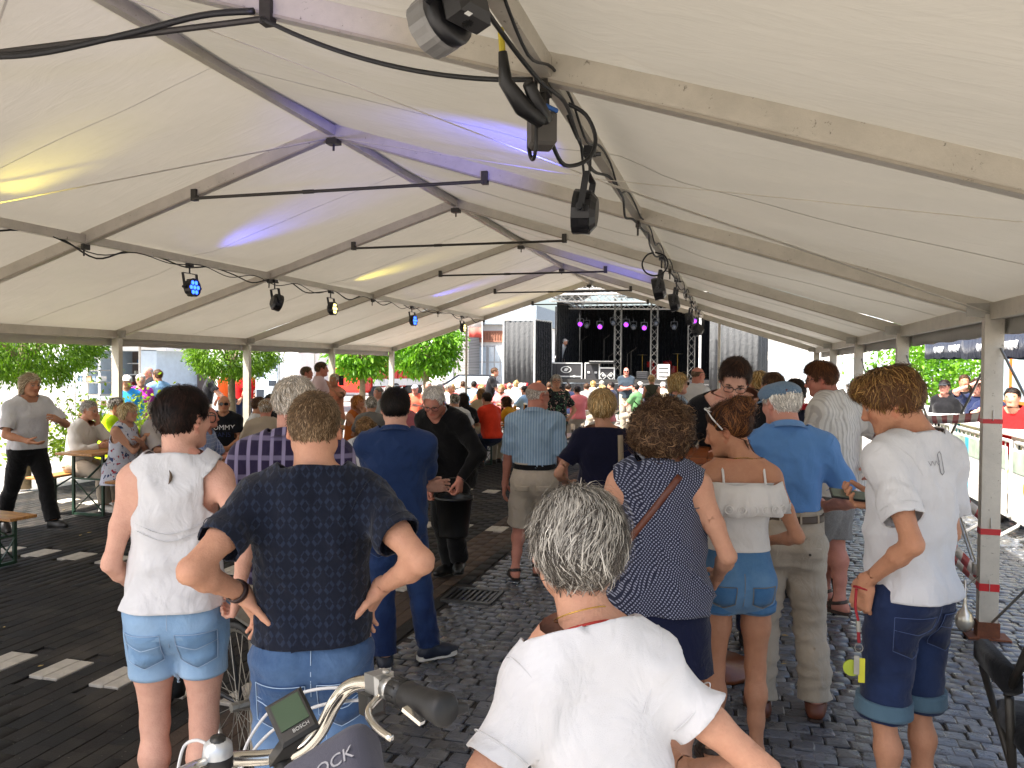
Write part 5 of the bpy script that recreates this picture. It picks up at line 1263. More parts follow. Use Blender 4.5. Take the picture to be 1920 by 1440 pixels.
def ball_tree(label, x, y, ct, R, rz_, n, ln, wd, lm, trunk_r=.07, droop=.35, seed=1, group='trees with ball-shaped crowns along the marquee'):
    o = empty('ball_tree', (x, y, 0)); tag(o, label, 'tree', group); r = np.random.default_rng(seed)
    b = MB(); b.tube([(0, 0, 0), (.01, .0, ct*.4), (-.01, .01, ct-rz_*.5), (0, 0, ct)], [trunk_r*1.25, trunk_r, trunk_r*.9, trunk_r*.7], 10)
    for k in range(9):
        a = k*2.4; e = rng.uniform(.1, .9); b.tube([(0, 0, ct-rz_*.6), (math.cos(a)*R*.35, math.sin(a)*R*.35, ct-rz_*.2+e*.3), (math.cos(a)*R*.75, math.sin(a)*R*.75, ct-rz_*.3+e*rz_*.8)], [trunk_r*.5, trunk_r*.3, trunk_r*.12], 6)
    b.build('trunk', bark, o, True)
    # leafy twigs: clumps over the ball, each clump a spray of leaves
    nc = n//14; u = r.normal(size=(nc, 3)); u /= np.linalg.norm(u, axis=1)[:, None]; rad = r.uniform(.55, 1.0, nc)**.5
    bumps = 1+.10*waves(u.astype(f4)*3, seed, 1.4, 6)[:, None]
    C = u*rad[:, None]*bumps*np.array((R, R, rz_)); C[:, 2] = np.where(C[:, 2] < -rz_*.75, -rz_*.75+r.normal(size=nc)*.05, C[:, 2])
    cl = np.repeat(C, 14, 0); ul = np.repeat(u, 14, 0); P = cl+r.normal(size=cl.shape)*ln*.8; D = ul+r.normal(size=cl.shape)*.75; D[:, 2] -= droop*2
    V, T, c = leaves(P, D, ln, wd, seed+1); np_mesh('crown', V+np.array((0, 0, ct), f4), T, lm, o, c, False); return o
lm1 = leaf_mat('leaf_robinia', '#44641c', '#7d9f30'); lm2 = leaf_mat('leaf_catalpa', '#42701c', '#7aa82c')
ball_tree('ball tree with feathery drooping leaves at the far left edge', -9.75, 9.0, 2.20, 1.0, .75, 15000, .085, .013, lm1, .075, .55, 1)
ball_tree('ball tree with small leaves between the two left marquee posts', -9.4, 13.35, 2.05, .85, .55, 12000, .075, .014, lm1, .075, .5, 2)
ball_tree('dense dark green ball tree left of the red truck', -9.45, 19.05, 2.15, .78, .62, 4200, .15, .036, lm2, .085, .6, 3)
ball_tree('bright green ball tree in the sun beside the grey brick building', -9.4, 23.4, 2.42, 1.02, .86, 6000, .17, .040, lm2, .10, .55, 4)
# flowering shrub behind the seated people at the left
sh = empty('shrub', (-9.6, 10.35, 0)); tag(sh, 'yellow-green leafy shrub sunlit behind the seated man in white', 'shrub'); r = np.random.default_rng(9)
b = MB()
for k in range(14): a = k*2.4; b.tube([(0, 0, 0), (math.cos(a)*.3, math.sin(a)*.5, .5), (math.cos(a)*.55, math.sin(a)*.8, 1.0+.3*rng.random())], [.012, .009, .004], 5)
b.build('stem', bark, sh)
C = np.stack([r.normal(size=3000)*.42, r.normal(size=3000)*.75, np.abs(r.normal(size=3000))*.42+.35], 1); V, T, c = leaves(C, r.normal(size=C.shape)+np.array((0, 0, .4)), .085, .024, 4); np_mesh('foliage', V, T, leaf_mat('leaf_shrub', '#5d7a1a', '#9aa83a'), sh, c, False)
# ---------------------------------------------------------------- the stage
def py_(px, Y, pyy=700):
    r = _F + CR*((px-960)/FPX) - CU*((pyy-720)/FPX); t = Y/r.y; return Vector((r.x*t, Y, CAM_H+r.z*t))
SY = 31.0
stage = empty('stage', (py_(1230, SY).x, SY, 0)); tag(stage, 'open-air stage with black drapes and an arched truss roof', 'stage')
SX0 = stage.location.copy()
def sadd(o): o.matrix_parent_inverse = Matrix.Translation(-SX0); return o
black_cloth = cloth_mat('black_drape', '#121315', fold=.05); sunlit_grey_cloth = cloth_mat('sunlit_grey_scrim', '#4c4d4e', fold=.04); truss_m = mat('truss_aluminium', '#cfcfcc', .4, .35, var=.15); deck_m = mat('stage_deck', '#23211f', .7)  # the scrim's grey is sunlight on black mesh, put into the colour
xl, xr = py_(1036, SY).x, py_(1432, SY).x
sadd(MB().box(((xl+xr)/2, SY+2.6, 1.25), (xr-xl, 5.4, .16)).build('deck', deck_m, stage))
def drape(name, a, b, z0, z1, m, parent, adj, folds=18, amp=.05):
    V = []; F = []; n = folds*4
    a, b = Vector(a), Vector(b); d = (b-a).normalized(); nn = Vector((-d.y, d.x, 0))
    for i in range(n+1):
        p = a.lerp(b, i/n); w_ = amp*math.sin(i*PI/2+.4*math.sin(i*.7))
        for z in (z0, (z0+z1)/2, z1): V.append(p+nn*w_*(1.2 if z < z1 else .5)+Vector((0, 0, z)))
    for i in range(n):
        for q in range(2): F.append((i*3+q, i*3+3+q, i*3+4+q, i*3+1+q))
    o = adj(MB().add(V, F).build(name, m, parent, True)); sd = o.modifiers.new('thickness', 'SOLIDIFY'); sd.thickness = .012; return o
drape('front_skirt', (xl, SY-.12, 0), (xr, SY-.12, 0), 0, 1.16, black_cloth, stage, sadd, 40, .03)
for i, (p0, p1) in enumerate(((1040, 1160), (1150, 1228), (1222, 1300), (1292, 1425))):
    drape('backdrop', (py_(p0, SY+5).x, SY+5+.05*i, 0), (py_(p1, SY+5).x, SY+5+.05*i, 0), 1.33, 4.6, black_cloth, stage, sadd, 14)
drape('side_drape', (xl+.1, SY+.3, 0), (xl+.1, SY+4.9, 0), 1.33, 4.5, black_cloth, stage, sadd, 10); drape('side_drape', (xr-.1, SY+.3, 0), (xr-.1, SY+4.9, 0), 1.33, 4.5, black_cloth, stage, sadd, 10)
drape('wing_scrim', (py_(1330, SY-.3).x, SY-.3, 0), (py_(1422, SY-.3).x, SY-.3, 0), .9, 3.75, sunlit_grey_cloth, stage, sadd, 8, .03); drape('wing_scrim', (py_(1422, SY-.28).x, SY-.28, 0), (py_(1438, SY+1).x, SY+1.2, 0), .9, 4.2, sunlit_grey_cloth, stage, sadd, 4, .05)
def truss(a, b, s, parent, adj, n=None, name='truss', r=.025):
    a, b = Vector(a), Vector(b); d = b-a; ln = d.length; n = n or max(2, int(ln/(s*1.1))); M = frame_from(d); bb = MB(); C = []
    for sx, sy in ((-1,-1), (1,-1), (1, 1), (-1, 1)): C.append(M@Vector((sx*s/2, sy*s/2, 0)))
    for c in C: bb.tube([a+c, b+c], r, 6)
    for i in range(n):
        p, q = a+d*i/n, a+d*(i+1)/n
        for k in range(4):
            c, e = C[k], C[(k+1) % 4]; bb.tube([p+c, q+e] if i % 2 else [p+e, q+c], r*.55, 4, False)
    return adj(bb.build(name, truss_m, parent))
for px in (1158, 1226, 1296): x = py_(px, SY+.8).x; truss((x, SY+.8, 1.33), (x, SY+.8, 4.55), .26, stage, sadd, r=.018).data.materials[0] = mat('tower_aluminium', '#77756f', .5, .4, var=.2)
x0, x1, xc = py_(1033, SY).x, py_(1325, SY).x, py_(1160, SY).x
truss((x0, SY-.2, 4.55), (x1+.2, SY-.2, 4.40), .30, stage, sadd); truss((x0, SY+2.6, 4.45), (x1+.2, SY+2.6, 4.35), .28, stage, sadd)
for px, zz in ((1100, 5.35), (1185, 5.0), (1040, 4.75), (1270, 4.6)):
    x = py_(px, SY).x; truss((x, SY-.5, zz), (x+.4, SY+3.4, zz-.25), .30, stage, sadd, r=.03)
for k in range(6):
    x = py_(1050+k*52, SY).x; truss((x, SY-.4+.3*(k % 2), 4.62), (x+.9*(-1)**k, SY+2.8, 5.0-.05*k), .22, stage, sadd, r=.022)
truss((x0+.2, SY-.45, 4.95), (xc+1.6, SY-.45, 4.95), .24, stage, sadd, r=.024)
arc = []
for i in range(13):
    u = i/12; x = x0+(x1-x0)*u; arc.append((x, 4.62+.95*math.sin(PI*min(1, u*1.0))**.8*(1 if u < .35 else 1-.45*(u-.35))))
V = []; F = []
for x, zz in arc: V += [(x, SY-.6, zz+.18), (x, SY+5.2, zz+.05)]
for i in range(12): F.append((2*i, 2*i+1, 2*i+3, 2*i+2))
o = sadd(MB().add(V, F).build('roof_canvas', mat('dark_canvas', '#3c3d3c', .7), stage, True)); o.modifiers.new('t', 'SOLIDIFY').thickness = .03
bb = MB(); bb.tube([(x, SY-.62, z_+.12) for x, z_ in arc], .04, 6); bb.tube([(arc[0][0], SY-.62, arc[0][1]), (arc[-1][0], SY-.62, arc[-1][1])], .04, 6); sadd(bb.build('roof_bow', truss_m, stage))
for px in (1312, 1001): x = py_(px, SY-1).x; sadd(MB().tube([(x, SY-1, 0), (x, SY-1, 4.3 if px > 1100 else 4.0)], .045, 8).build('white_pole', mat('white_pole', '#d8d8d4', .5), stage))
purple = mat('lamp_purple', '#a030ff', .3, var=0, emit='#9a30f0', es=.9)
def stage_light(label, px, pyy, Y, m, lit):
    p = py_(px, Y, pyy); o = empty('stage_light', p); o.scale = (.72, .72, .72); tag(o, label, 'stage light', None); a = Vector((.1, -1, -.35)).normalized(); M = frame_from(a)
    MB().lathe([(0, -.2), (.11, -.19), (.14, -.05), (.15, .12), (.13, .12), (.12, .07)], 12, M).build('housing', house_m, o, True); MB().lathe([(.125, .08), (.10, .10), (0, .11)], 12, M).build('lens', m, o, True)
    b = MB(); b.bar((-.17, 0, .0), (-.17, 0, .28), .03, .03); b.bar((.17, 0, .0), (.17, 0, .28), .03, .03); b.bar((-.17, 0, .28), (.17, 0, .28), .03, .03); b.tube([(0, 0, .28), (0, 0, .45)], .02, 6); b.build('yoke', house_m, o)
for i, (px, pyy) in enumerate(((1088, 607), (1125, 612), (1174, 608), (1208, 614), (1302, 601))):
    stage_light('purple lit stage light, %s from the left' % ('first', 'second', 'third', 'fourth', 'fifth')[i], px, pyy, SY+.1, purple, True)
for i, (px, pyy) in enumerate(((1100, 610), (1150, 605), (1188, 613), (1230, 606), (1264, 613))):
    stage_light('unlit black stage light, %s from the left' % ('first', 'second', 'third', 'fourth', 'fifth')[i], px, pyy, SY+.6, led_off, False)
# flight cases, stands and backline
edge = mat('case_edging', '#c9c9c6', .4, .5, var=.1); panel = mat('case_panel', '#2b2a2c', .6, var=.2)
def flight_case(label, px0, px1, py0, py1, Y, logo=None):
    a, c = py_(px0, Y, py1), py_(px1, Y, py0); w_, hh = c.x-a.x, c.z-a.z; o = empty('flight_case', ((a.x+c.x)/2, Y, a.z)); tag(o, label, 'flight case')
    MB().box((0, .35, hh/2), (w_-.04, .7, hh-.04)).build('panel', panel, o); b = MB(); t = .05
    for x in (-w_/2, w_/2):
        b.bar((x, 0, 0), (x, 0, hh), t, t)
    for z_ in (0, hh*.3 if logo else hh*.02, hh): b.bar((-w_/2-.02, -.004, z_), (w_/2+.02, -.004, z_), t*.8, t)
    b.build('edging', edge, o)
    for x in (-w_*.25, w_*.25): MB().bevbox((x, -.012, hh*.5 if not logo else hh*.3), (.10, .03, .09), .01).build('latch', edge, o)
    if logo:
        M = Matrix.Rotation(PI/2, 3, 'X'); MB().lathe([(.17, 0), (.17, .006), (.135, .006), (.135, 0)], 24, M@Matrix.Diagonal((1.3, .8, 1)), (-.02, -.008, hh*.66)).build('oval_logo', edge, o)
        MB().prism([(-.09, 0, -.05), (.02, 0, -.07), (.10, 0, .03), (.02, 0, .06), (-.05, 0, .05)], (-.02, -.012, hh*.66), (-.02, -.008, hh*.66)).build('logo_mark', edge, o)
    return o
flight_case('large dark flight case with an oval logo at the left of the stage', 1034, 1091, 681, 716, SY+.3, True)
flight_case('smaller flight case with two latches next to the logo case', 1097, 1124, 681, 716, SY+.35)
fc = flight_case('flight case with a white crossed-diamond frame on its front', 1124, 1152, 690, 718, SY+.2)
b = MB()
for sx in (-.17, .17): b.bar((sx-.15, -.03, .27), (sx, -.03, .42), .02, .03); b.bar((sx, -.03, .42), (sx+.15, -.03, .27), .02, .03); b.bar((sx-.15, -.03, .27), (sx, -.03, .12), .02, .03); b.bar((sx, -.03, .12), (sx+.15, -.03, .27), .02, .03)
b.build('diamond_frame', edge, fc)
p = py_(1128, SY+.1, 682); b = MB(); o = empty('keyboard', p); tag(o, 'black keyboard lying across the flight cases on stage', 'keyboard'); MB().bevbox((0, .1, .05), (1.0, .34, .09), .015).build('case', blackp, o)
for k in range(18): MB().box((-.44+k*.052, -.0, .099), (.044, .15, .012)).build('key', mat('white_key', '#dddddb', .4), o)
for i, px in enumerate((1090, 1132, 1141, 1176, 1183)):
    p = py_(px, SY+1.0); hh = (1.55, 1.6, .9, 1.0, 1.1)[i]; o = empty('microphone_stand', (p.x, SY+1.0, 1.33)); tag(o, 'thin microphone stand on the stage, %s from the left' % ('first', 'second', 'third', 'fourth', 'fifth')[i], 'microphone stand')
    MB().tube([(0, 0, 0), (0, 0, hh)], .014, 6).build('pole', dark_metal, o); MB().tube([(0, 0, hh), (.25, -.12, hh+.18)], .010, 6).build('boom', dark_metal, o); b = MB()
    for k in range(3): b.tube([(0, 0, .18), (.28*math.cos(k*2.1), .28*math.sin(k*2.1), .01)], .01, 5)
    b.build('tripod', dark_metal, o)
dr = empty('drum_kit', (py_(1235, SY+2.4).x, SY+2.4, 1.33)); tag(dr, 'drum kit with red shells between the stage trusses', 'drum kit'); red_sh = mat('red_shell', '#7c1a18', .25)
for x, y, z_, R, ln, tl in ((0, 0, .30, .28, .4, 90), (-.35, .1, .62, .16, .22, 10), (.35, .1, .62, .18, .25, 10), (.55, .4, .35, .22, .4, 0)):
    MB().lathe([(0, -ln/2), (R, -ln/2), (R, ln/2), (0, ln/2)], 16, Matrix.Rotation(math.radians(tl), 3, 'X'), (x, y, z_)).build('drum', red_sh, dr)
for x, z_ in ((-.7, 1.0), (.75, 1.05)): b = MB(); b.lathe([(0, .015), (.22, 0), (.22, -.003), (0, .01)], 16, None, (x, .2, z_)); b.tube([(x, .2, 0), (x, .2, z_)], .012, 6); b.build('cymbal', mat('brass', '#b08d3c', .3, .9), dr)
for i, px in enumerate((1245, 1205)):
    p = py_(px, SY+.5); o = empty('loudspeaker', (p.x, SY+.5, 1.33)); tag(o, ('white striped amplifier box beside the drum kit', 'low black stage monitor at the front edge of the stage')[i], 'loudspeaker')
    MB().bevbox((0, 0, .3 if i == 0 else .16), (.45, .4, .6 if i == 0 else .32), .02).build('cabinet', (plate_m, blackp)[i], o)
    for k in range(3): MB().box((0, -.205, .12+k*.16 if i == 0 else .08+k*.08), (.38, .012, .05)).build('grille', panel, o)
# black side tower beside the stage, its front painted as sunlit grey
TY = 29.5; tw = empty('scrim_tower', (py_(985, TY).x, TY, 0)); tag(tw, 'tall square tower wrapped in black scrim, front painted sunlit grey, left of the stage', 'tower'); tw0 = tw.location.copy()
def wadd(o): o.matrix_parent_inverse = Matrix.Translation(-tw0); return o
xa, xb, xc_ = py_(944, TY).x, py_(1002, TY).x, py_(1033, TY+1.6).x
drape('front_scrim', (xa, TY, 0), (xb, TY, 0), .9, 3.55, sunlit_grey_cloth, tw, wadd, 6, .035); drape('side_scrim', (xb, TY, 0), (xc_, TY+1.6, 0), .9, 3.6, black_cloth, tw, wadd, 7, .05); drape('inner_scrim', (xa, TY+1.6, 0), (xc_, TY+1.6, 0), .9, 3.5, black_cloth, tw, wadd, 7, .05)
b = MB()
for x, y in ((xa, TY), (xb, TY), (xc_, TY+1.6), (xa, TY+1.6)): b.tube([(x, y, 0), (x, y, 3.62)], .04, 6)
b.tube([(xa, TY, 3.6), (xb, TY, 3.6), (xc_, TY+1.6, 3.6), (xa, TY+1.6, 3.6), (xa, TY, 3.6)], .035, 6); wadd(b.build('frame', truss_m, tw))
# ---------------------------------------------------------------- buildings and stalls behind
white_w = mat('white_render', '#ebeae6', .8, var=.06); blue_w = mat('blue_panel', '#bccad6', .6, var=.1); grey_roof = mat('grey_roof', '#8a949c', .6); frame_m = mat('window_frame', '#9a9d9f', .5); pane_m = mat('window_pane', '#b4c2cc', .12, var=.2, scale=2, spec=.9); brick_red = mat('brick_band', '#9a6a55', .85, var=.3, scale=20)
bm_, nt, bs = new_mat('grey_brick'); co = coords(nt); bt = N(nt, 'ShaderNodeTexBrick', i_Scale=1.0, i_Mortar_Size=.012, i_Brick_Width=.24, i_Row_Height=.085); mpx = N(nt, 'ShaderNodeMapping'); mpx.inputs['Rotation'].default_value = (PI/2, 0, 0); L(nt, co, mpx.inputs[0]); L(nt, mpx.outputs[0], bt.inputs['Vector'])
bt.inputs['Color1'].default_value = (.16, .15, .15, 1); bt.inputs['Color2'].default_value = (.25, .24, .23, 1); bt.inputs['Mortar'].default_value = (.42, .41, .39, 1); L(nt, bt.outputs[0], bs.inputs['Base Color']); bs.inputs['Roughness'].default_value = .85; bump(nt, bs, bt.outputs[1], .01, -1)
def facade(label, px0, px1, Y, hgt, m, windows, depth=6, cat='building', roof=None, z0=0.):
    a, c = py_(px0, Y), py_(px1, Y); o = empty('building', ((a.x+c.x)/2, Y, 0)); tag(o, label, cat); w_ = c.x-a.x
    MB().box((0, depth/2, hgt/2+z0/2), (w_, depth, hgt-z0)).build('wall', m, o)
    for (u0, u1, v0, v1, nx, ny) in windows:
        x0_, x1_, z0_, z1_ = -w_/2+u0*w_, -w_/2+u1*w_, v0, v1; b = MB(); fw = MB()
        win = MB().box(((x0_+x1_)/2, -.03, (z0_+z1_)/2), (x1_-x0_+.1, .06, z1_-z0_+.1)).build('window', frame_m, o)
        for i in range(nx):
            for j in range(ny):
                dx, dz = (x1_-x0_)/nx, (z1_-z0_)/ny; MB().box((x0_+dx*(i+.5), -.065, z0_+dz*(j+.5)), (dx-.07, .012, dz-.07)).build('pane', pane_m, win)
    if roof:
        kind, rm, rh = roof
        if kind == 'gable': MB().prism([(-w_/2-.3, 0, hgt), (w_/2+.3, 0, hgt), (w_/2+.3, 0, hgt+.15), (0, 0, hgt+rh), (-w_/2-.3, 0, hgt+.15)], (0, -.35, 0), (0, depth+.3, 0)).build('roof', rm, o)
        else: MB().box((0, depth/2-.1, hgt+rh/2), (w_+.5, depth+.6, rh)).build('roof', rm, o)
    return o
facade('grey brick gable wall behind the bright ball tree', 828, 878, 40, 5.2, bm_, [(.25, .42, 1.0, 3.2, 1, 2)], 5)
gb = facade('glass-fronted building with brick band left of the scrim tower', 876, 1000, 42, 4.1, white_w, [(.05, .30, .3, 2.9, 2, 3), (.33, .60, .3, 2.9, 3, 3), (.63, .95, .3, 2.9, 3, 3)], 8, roof=('flat', grey_roof, 1.0))
MB().box((0, -.05, 3.45), (py_(1000, 42).x-py_(876, 42).x+.05, .16, .62)).build('brick_band', brick_red, gb)
for k in range(26): MB().box((-1.75+k*.15, -.15, 3.48), (.05, .03, .40)).build('brick_dentil', mat('dentil', '#7d523f', .85), gb)
facade('pale blue-grey building with gable roof behind the stage tower', 900, 1075, 55, 5.0, blue_w, [(.1, .25, 1.5, 3.5, 2, 1), (.4, .55, 1.5, 3.5, 2, 1)], 8, roof=('gable', grey_roof, 1.4))
facade('white rendered building right behind the stage', 1400, 1580, 48, 3.6, white_w, [(.08, .22, .9, 2.2, 2, 2), (.32, .46, .9, 2.2, 2, 2), (.56, .70, .9, 2.2, 2, 2), (.80, .94, .9, 2.2, 2, 2)], 8, roof=('flat', white_w, .25))
facade('white house front far behind the café parasols', 1560, 1900, 46, 6.5, white_w, [(.05+.16*k, .13+.16*k, 1.0+2.6*j, 2.4+2.6*j, 2, 2) for k in range(6) for j in range(2)], 8, roof=('gable', grey_roof, 2))
facade('long white shop building across the square at the left', 40, 560, 40, 5.6, white_w, [(.03+.12*k, .11+.12*k, .4, 2.3, 2, 2) for k in range(8)]+[(.03+.12*k, .11+.12*k, 3.2, 4.6, 2, 1) for k in range(8)], 8, roof=('flat', grey_roof, .4))
facade('white shop building behind the dense ball tree', 560, 830, 44, 5.0, white_w, [(.05+.2*k, .2+.2*k, .3, 2.5, 2, 2) for k in range(4)], 8, roof=('flat', grey_roof, .4))
# food trailer and stalls at the left
ft = empty('food_trailer', (py_(225, 22).x, 22, 0)); tag(ft, 'pale blue market trailer with open serving hatch left of the white banner', 'trailer'); w_ = 3.6
MB().box((0, 1.1, 2.35), (w_, 2.2, .25)).build('roof', white_w, ft); MB().box((-1.55, 1.1, 1.35), (.5, 2.2, 1.8)).build('side_panel', blue_w, ft); MB().box((1.1, 1.1, 1.35), (.7, 2.2, 1.8)).build('side_panel', blue_w, ft); MB().box((0, 2.1, 1.35), (w_, .1, 1.8)).build('back_panel', mat('stall_back', '#6d5f5a', .8), ft); MB().box((0, .9, .45), (w_, 2.0, .5)).build('counter', mat('counter_grey', '#8f9aa2', .5), ft)
for k in range(3): MB().box((-.3, 1.9, 1.0+k*.4), (1.9, .3, .04)).build('shelf', white_w, ft)
MB().prism([(-w_/2, 0, 2.45), (w_/2, 0, 2.45), (w_/2, -1.0, 2.75), (-w_/2, -1.0, 2.75)], (0, 0, 0), (0, 0, .05)).build('hatch', blue_w, ft)
for sx in (-1.2, 1.2):
    MB().lathe([(0, -.09), (.2, -.09), (.3, -.07), (.3, .07), (.2, .09), (0, .09)], 16, Matrix.Rotation(PI/2, 3, 'X'), (sx, .05, .3)).build('wheel', blackp, ft, True)
for k in range(14):
    MB().bevbox((-1.1+.13*k, 1.85, 1.06+.4*(k % 3)), (.09, .09, .16), .01).build('jar', mat('jar_%d' % (k % 4), ('#b03a2e', '#d9d2c0', '#2f6fa0', '#c8922e')[k % 4], .4), ft)
# stacked shelving rack seen through the shrub
rk = empty('shelf_rack', (py_(163, 19).x, 19, 0)); tag(rk, 'open white shelving rack with goods left of the trailer', 'rack')
b = MB()
for sx in (-.45, .45):
    for sy in (0, .5): b.bar((sx, sy, 0), (sx, sy, 2.1), .05, .05)
b.build('frame', white_w, rk)
for k in range(6): MB().box((0, .25, .15+k*.36), (.95, .55, .03)).build('shelf', galv, rk)
for k in range(15): MB().bevbox((-.33+.165*(k % 5), .2, .26+.36*(k//5)*2-(.36 if k//5 else 0)), (.13, .25, .17), .01).build('carton', mat('carton_%d' % (k % 3), ('#c9a27a', '#8aa0b5', '#d8d4ca')[k % 3], .8), rk)
# parasol canopies
def parasol(label, x, y, zc, R, m, pole=True, n=8, val=.18, sag=.35):
    o = empty('parasol', (x, y, 0)); tag(o, label, 'parasol'); V = [(0, 0, zc+sag+.35*R*.5)]; F = []
    for k in range(n):
        a = 2*PI*(k+.5)/n; V += [(R*math.cos(a), R*math.sin(a), zc), (R*math.cos(a), R*math.sin(a), zc-val)]
    for k in range(n):
        j = (k+1) % n; F += [(0, 1+2*k, 1+2*j)]
    c_ = MB().add(V, F).build('canopy', m, o); c_.modifiers.new('t', 'SOLIDIFY').thickness = .01
    b = MB()
    for k in range(n):
        j = (k+1) % n; b.add([V[1+2*k], V[1+2*j], V[2+2*j], V[2+2*k]], [(0, 1, 2, 3)])
    v_ = b.build('valance', m, o); v_.modifiers.new('t', 'SOLIDIFY').thickness = .008
    if pole: MB().tube([(0, 0, 0), (0, 0, zc+sag+.1)], .03, 8).build('pole', truss_m, o); MB().bevbox((0, 0, .06), (.6, .6, .12), .02).build('foot', blackp, o)
    b = MB()
    for k in range(n): b.tube([(0, 0, zc+sag*.3), Vector(V[1+2*k])*.97], .012, 4)
    b.build('ribs', truss_m, o); return o
canv = mat('white_canvas', '#d8d6d0', .85, var=.05)
parasol('white market parasol with grey underside behind the left marquee post', *py_(262, 17).xy, 2.45, 1.5, canv); parasol('second white parasol beyond the cap-wearing man', *py_(330, 24).xy, 2.7, 2.0, canv)
parasol('wide white parasol behind the men in pale shirts', *py_(590, 29).xy, 2.75, 2.4, canv)
def text_mesh(name, body, size, loc, rotm, m, parent, depth=.002, align='CENTER', F=None, dirn=None, off=.003, sx=1.0):
    cu = bpy.data.curves.new(name, 'FONT'); cu.body = body; cu.size = size; cu.align_x = align; cu.align_y = 'CENTER'; cu.extrude = depth; cu.resolution_u = 3
    t = bpy.data.objects.new(name, cu); COL.objects.link(t); dg_ = bpy.context.evaluated_depsgraph_get(); me = bpy.data.meshes.new_from_object(t.evaluated_get(dg_)); COL.objects.unlink(t); bpy.data.objects.remove(t); bpy.data.curves.remove(cu)
    M = rotm.to_4x4() @ Matrix.Diagonal((sx, 1, 1, 1)); M.translation = loc; me.transform(M)
    if F is not None:
        co_ = np.empty(len(me.vertices)*3, f4); me.vertices.foreach_get('co', co_); P = co_.reshape(-1, 3); z_ = ((P-np.array(loc, f4))@nrm(dirn)); Q = stick(F, P-nrm(dirn)*.15, dirn, off); Q = Q+np.outer(np.clip(z_, -depth, depth), nrm(dirn)); me.vertices.foreach_set('co', Q.astype(f4).ravel()); me.update()
    me.materials.clear(); me.materials.append(m); return link(name, me, parent)
RX = Matrix.Rotation(PI/2, 3, 'X')
bn = empty('banner', (py_(325, 26).x, 26, 0)); tag(bn, 'plain white banner wall with grey letters HR', 'banner'); MB().box((0, 0, 1.6), (2.1, .06, 2.6)).build('sheet', canv, bn); b = MB(); b.tube([(-1.05, .05, 0), (-1.05, .05, 2.95)], .03, 6); b.tube([(1.05, .05, 0), (1.05, .05, 2.95)], .03, 6); b.build('pole', truss_m, bn)
text_mesh('lettering', 'HR', .30, Vector((.02, -.034, 1.52)), RX, mat('grey_print', '#6c7076', .7), bn)
dp = empty('door_panel', (py_(348, 24).x, 24, 0)); tag(dp, 'beige wooden door panel leaning between banner and ball tree', 'panel'); MB().bevbox((0, 0, 1.3), (.55, .06, 1.9), .015).build('board', mat('beige_board', '#b9a888', .7), dp); MB().box((0, -.04, 1.3), (.40, .02, 1.7)).build('inset', mat('beige_board2', '#a99877', .7), dp); b = MB(); b.bar((-.2, .05, 0), (-.2, .05, .4), .05, .05); b.bar((.2, .05, 0), (.2, .05, .4), .05, .05); b.build('leg', galv, dp)
nb_ = empty('notice_board', (py_(501, 18.2).x, 18.2, 0)); tag(nb_, 'tall pale notice board with dark squares behind the seated people', 'notice board'); MB().bevbox((0, 0, 1.25), (.62, .05, 1.5), .01).build('board', mat('board_pale', '#c2d2de', .6), nb_)
for x, z_, w_, h_ in ((.17, 1.82, .24, .26), (-.19, 1.57, .22, .20), (.17, 1.32, .22, .14), (-.19, 1.05, .22, .2), (.17, .82, .22, .2)): MB().box((x, -.03, z_), (w_, .008, h_)).build('dark_square', mat('board_dark', '#1d2632', .5), nb_)
for k in range(9): MB().box((-.12 if k % 2 else .14, -.029, .75+k*.13), (.16, .004, .018)).build('text_line', mat('print_line', '#7f93a3', .7), nb_)
b = MB()
for sx in (-.33, .33): b.bar((sx, .02, 0), (sx, .02, 2.05), .04, .04)
b.build('frame', frame_m, nb_)
# red truck behind the trees
rt = empty('red_truck', (py_(752, 38).x, 38, 0), math.radians(78)); tag(rt, 'red truck with white stripe parked behind the ball trees', 'truck'); redm = mat('red_paint', '#c22a1c', .3, var=.05); wht = mat('white_paint', '#d8d8d6', .4)
MB().bevbox((.3, 1.2, 1.55), (3.6, 2.3, 1.7), .06).build('box_body', redm, rt); MB().bevbox((-2.2, 1.2, 1.3), (1.3, 2.2, 1.7), .12).build('cab', redm, rt); MB().box((0, .02, .95), (4.6, .05, .35)).build('white_stripe', wht, rt); MB().box((-2.2, .08, 1.65), (.9, .03, .6)).build('side_window', pane_m, rt)
for x in (-2.0, .8, 1.6): MB().lathe([(0, -.13), (.3, -.13), (.42, -.1), (.42, .1), (.3, .13), (0, .13)], 18, Matrix.Rotation(PI/2, 3, 'X'), (x, .12, .42)).build('wheel', blackp, rt, True)
for k in range(7): MB().box((-1.1+k*.45, .035, 1.6), (.05, .04, 1.2)).build('shutter_rib', mat('red_paint_dark', '#9a2016', .35), rt)
for x, z_ in ((-.7, 3.0), (-.35, 2.75), (.1, 3.15)): o = tag(MB().lathe([(0, -.3), (.15, -.27), (.26, -.15), (.3, 0), (.26, .16), (.15, .26), (0, .29)], 14).build('balloon', redm, None, True, (rt.location.x+x, 31.5, z_)), 'red balloon floating above the truck, %s' % {-.7: 'left one', -.35: 'lowest one', .1: 'highest one'}[x], 'balloon')
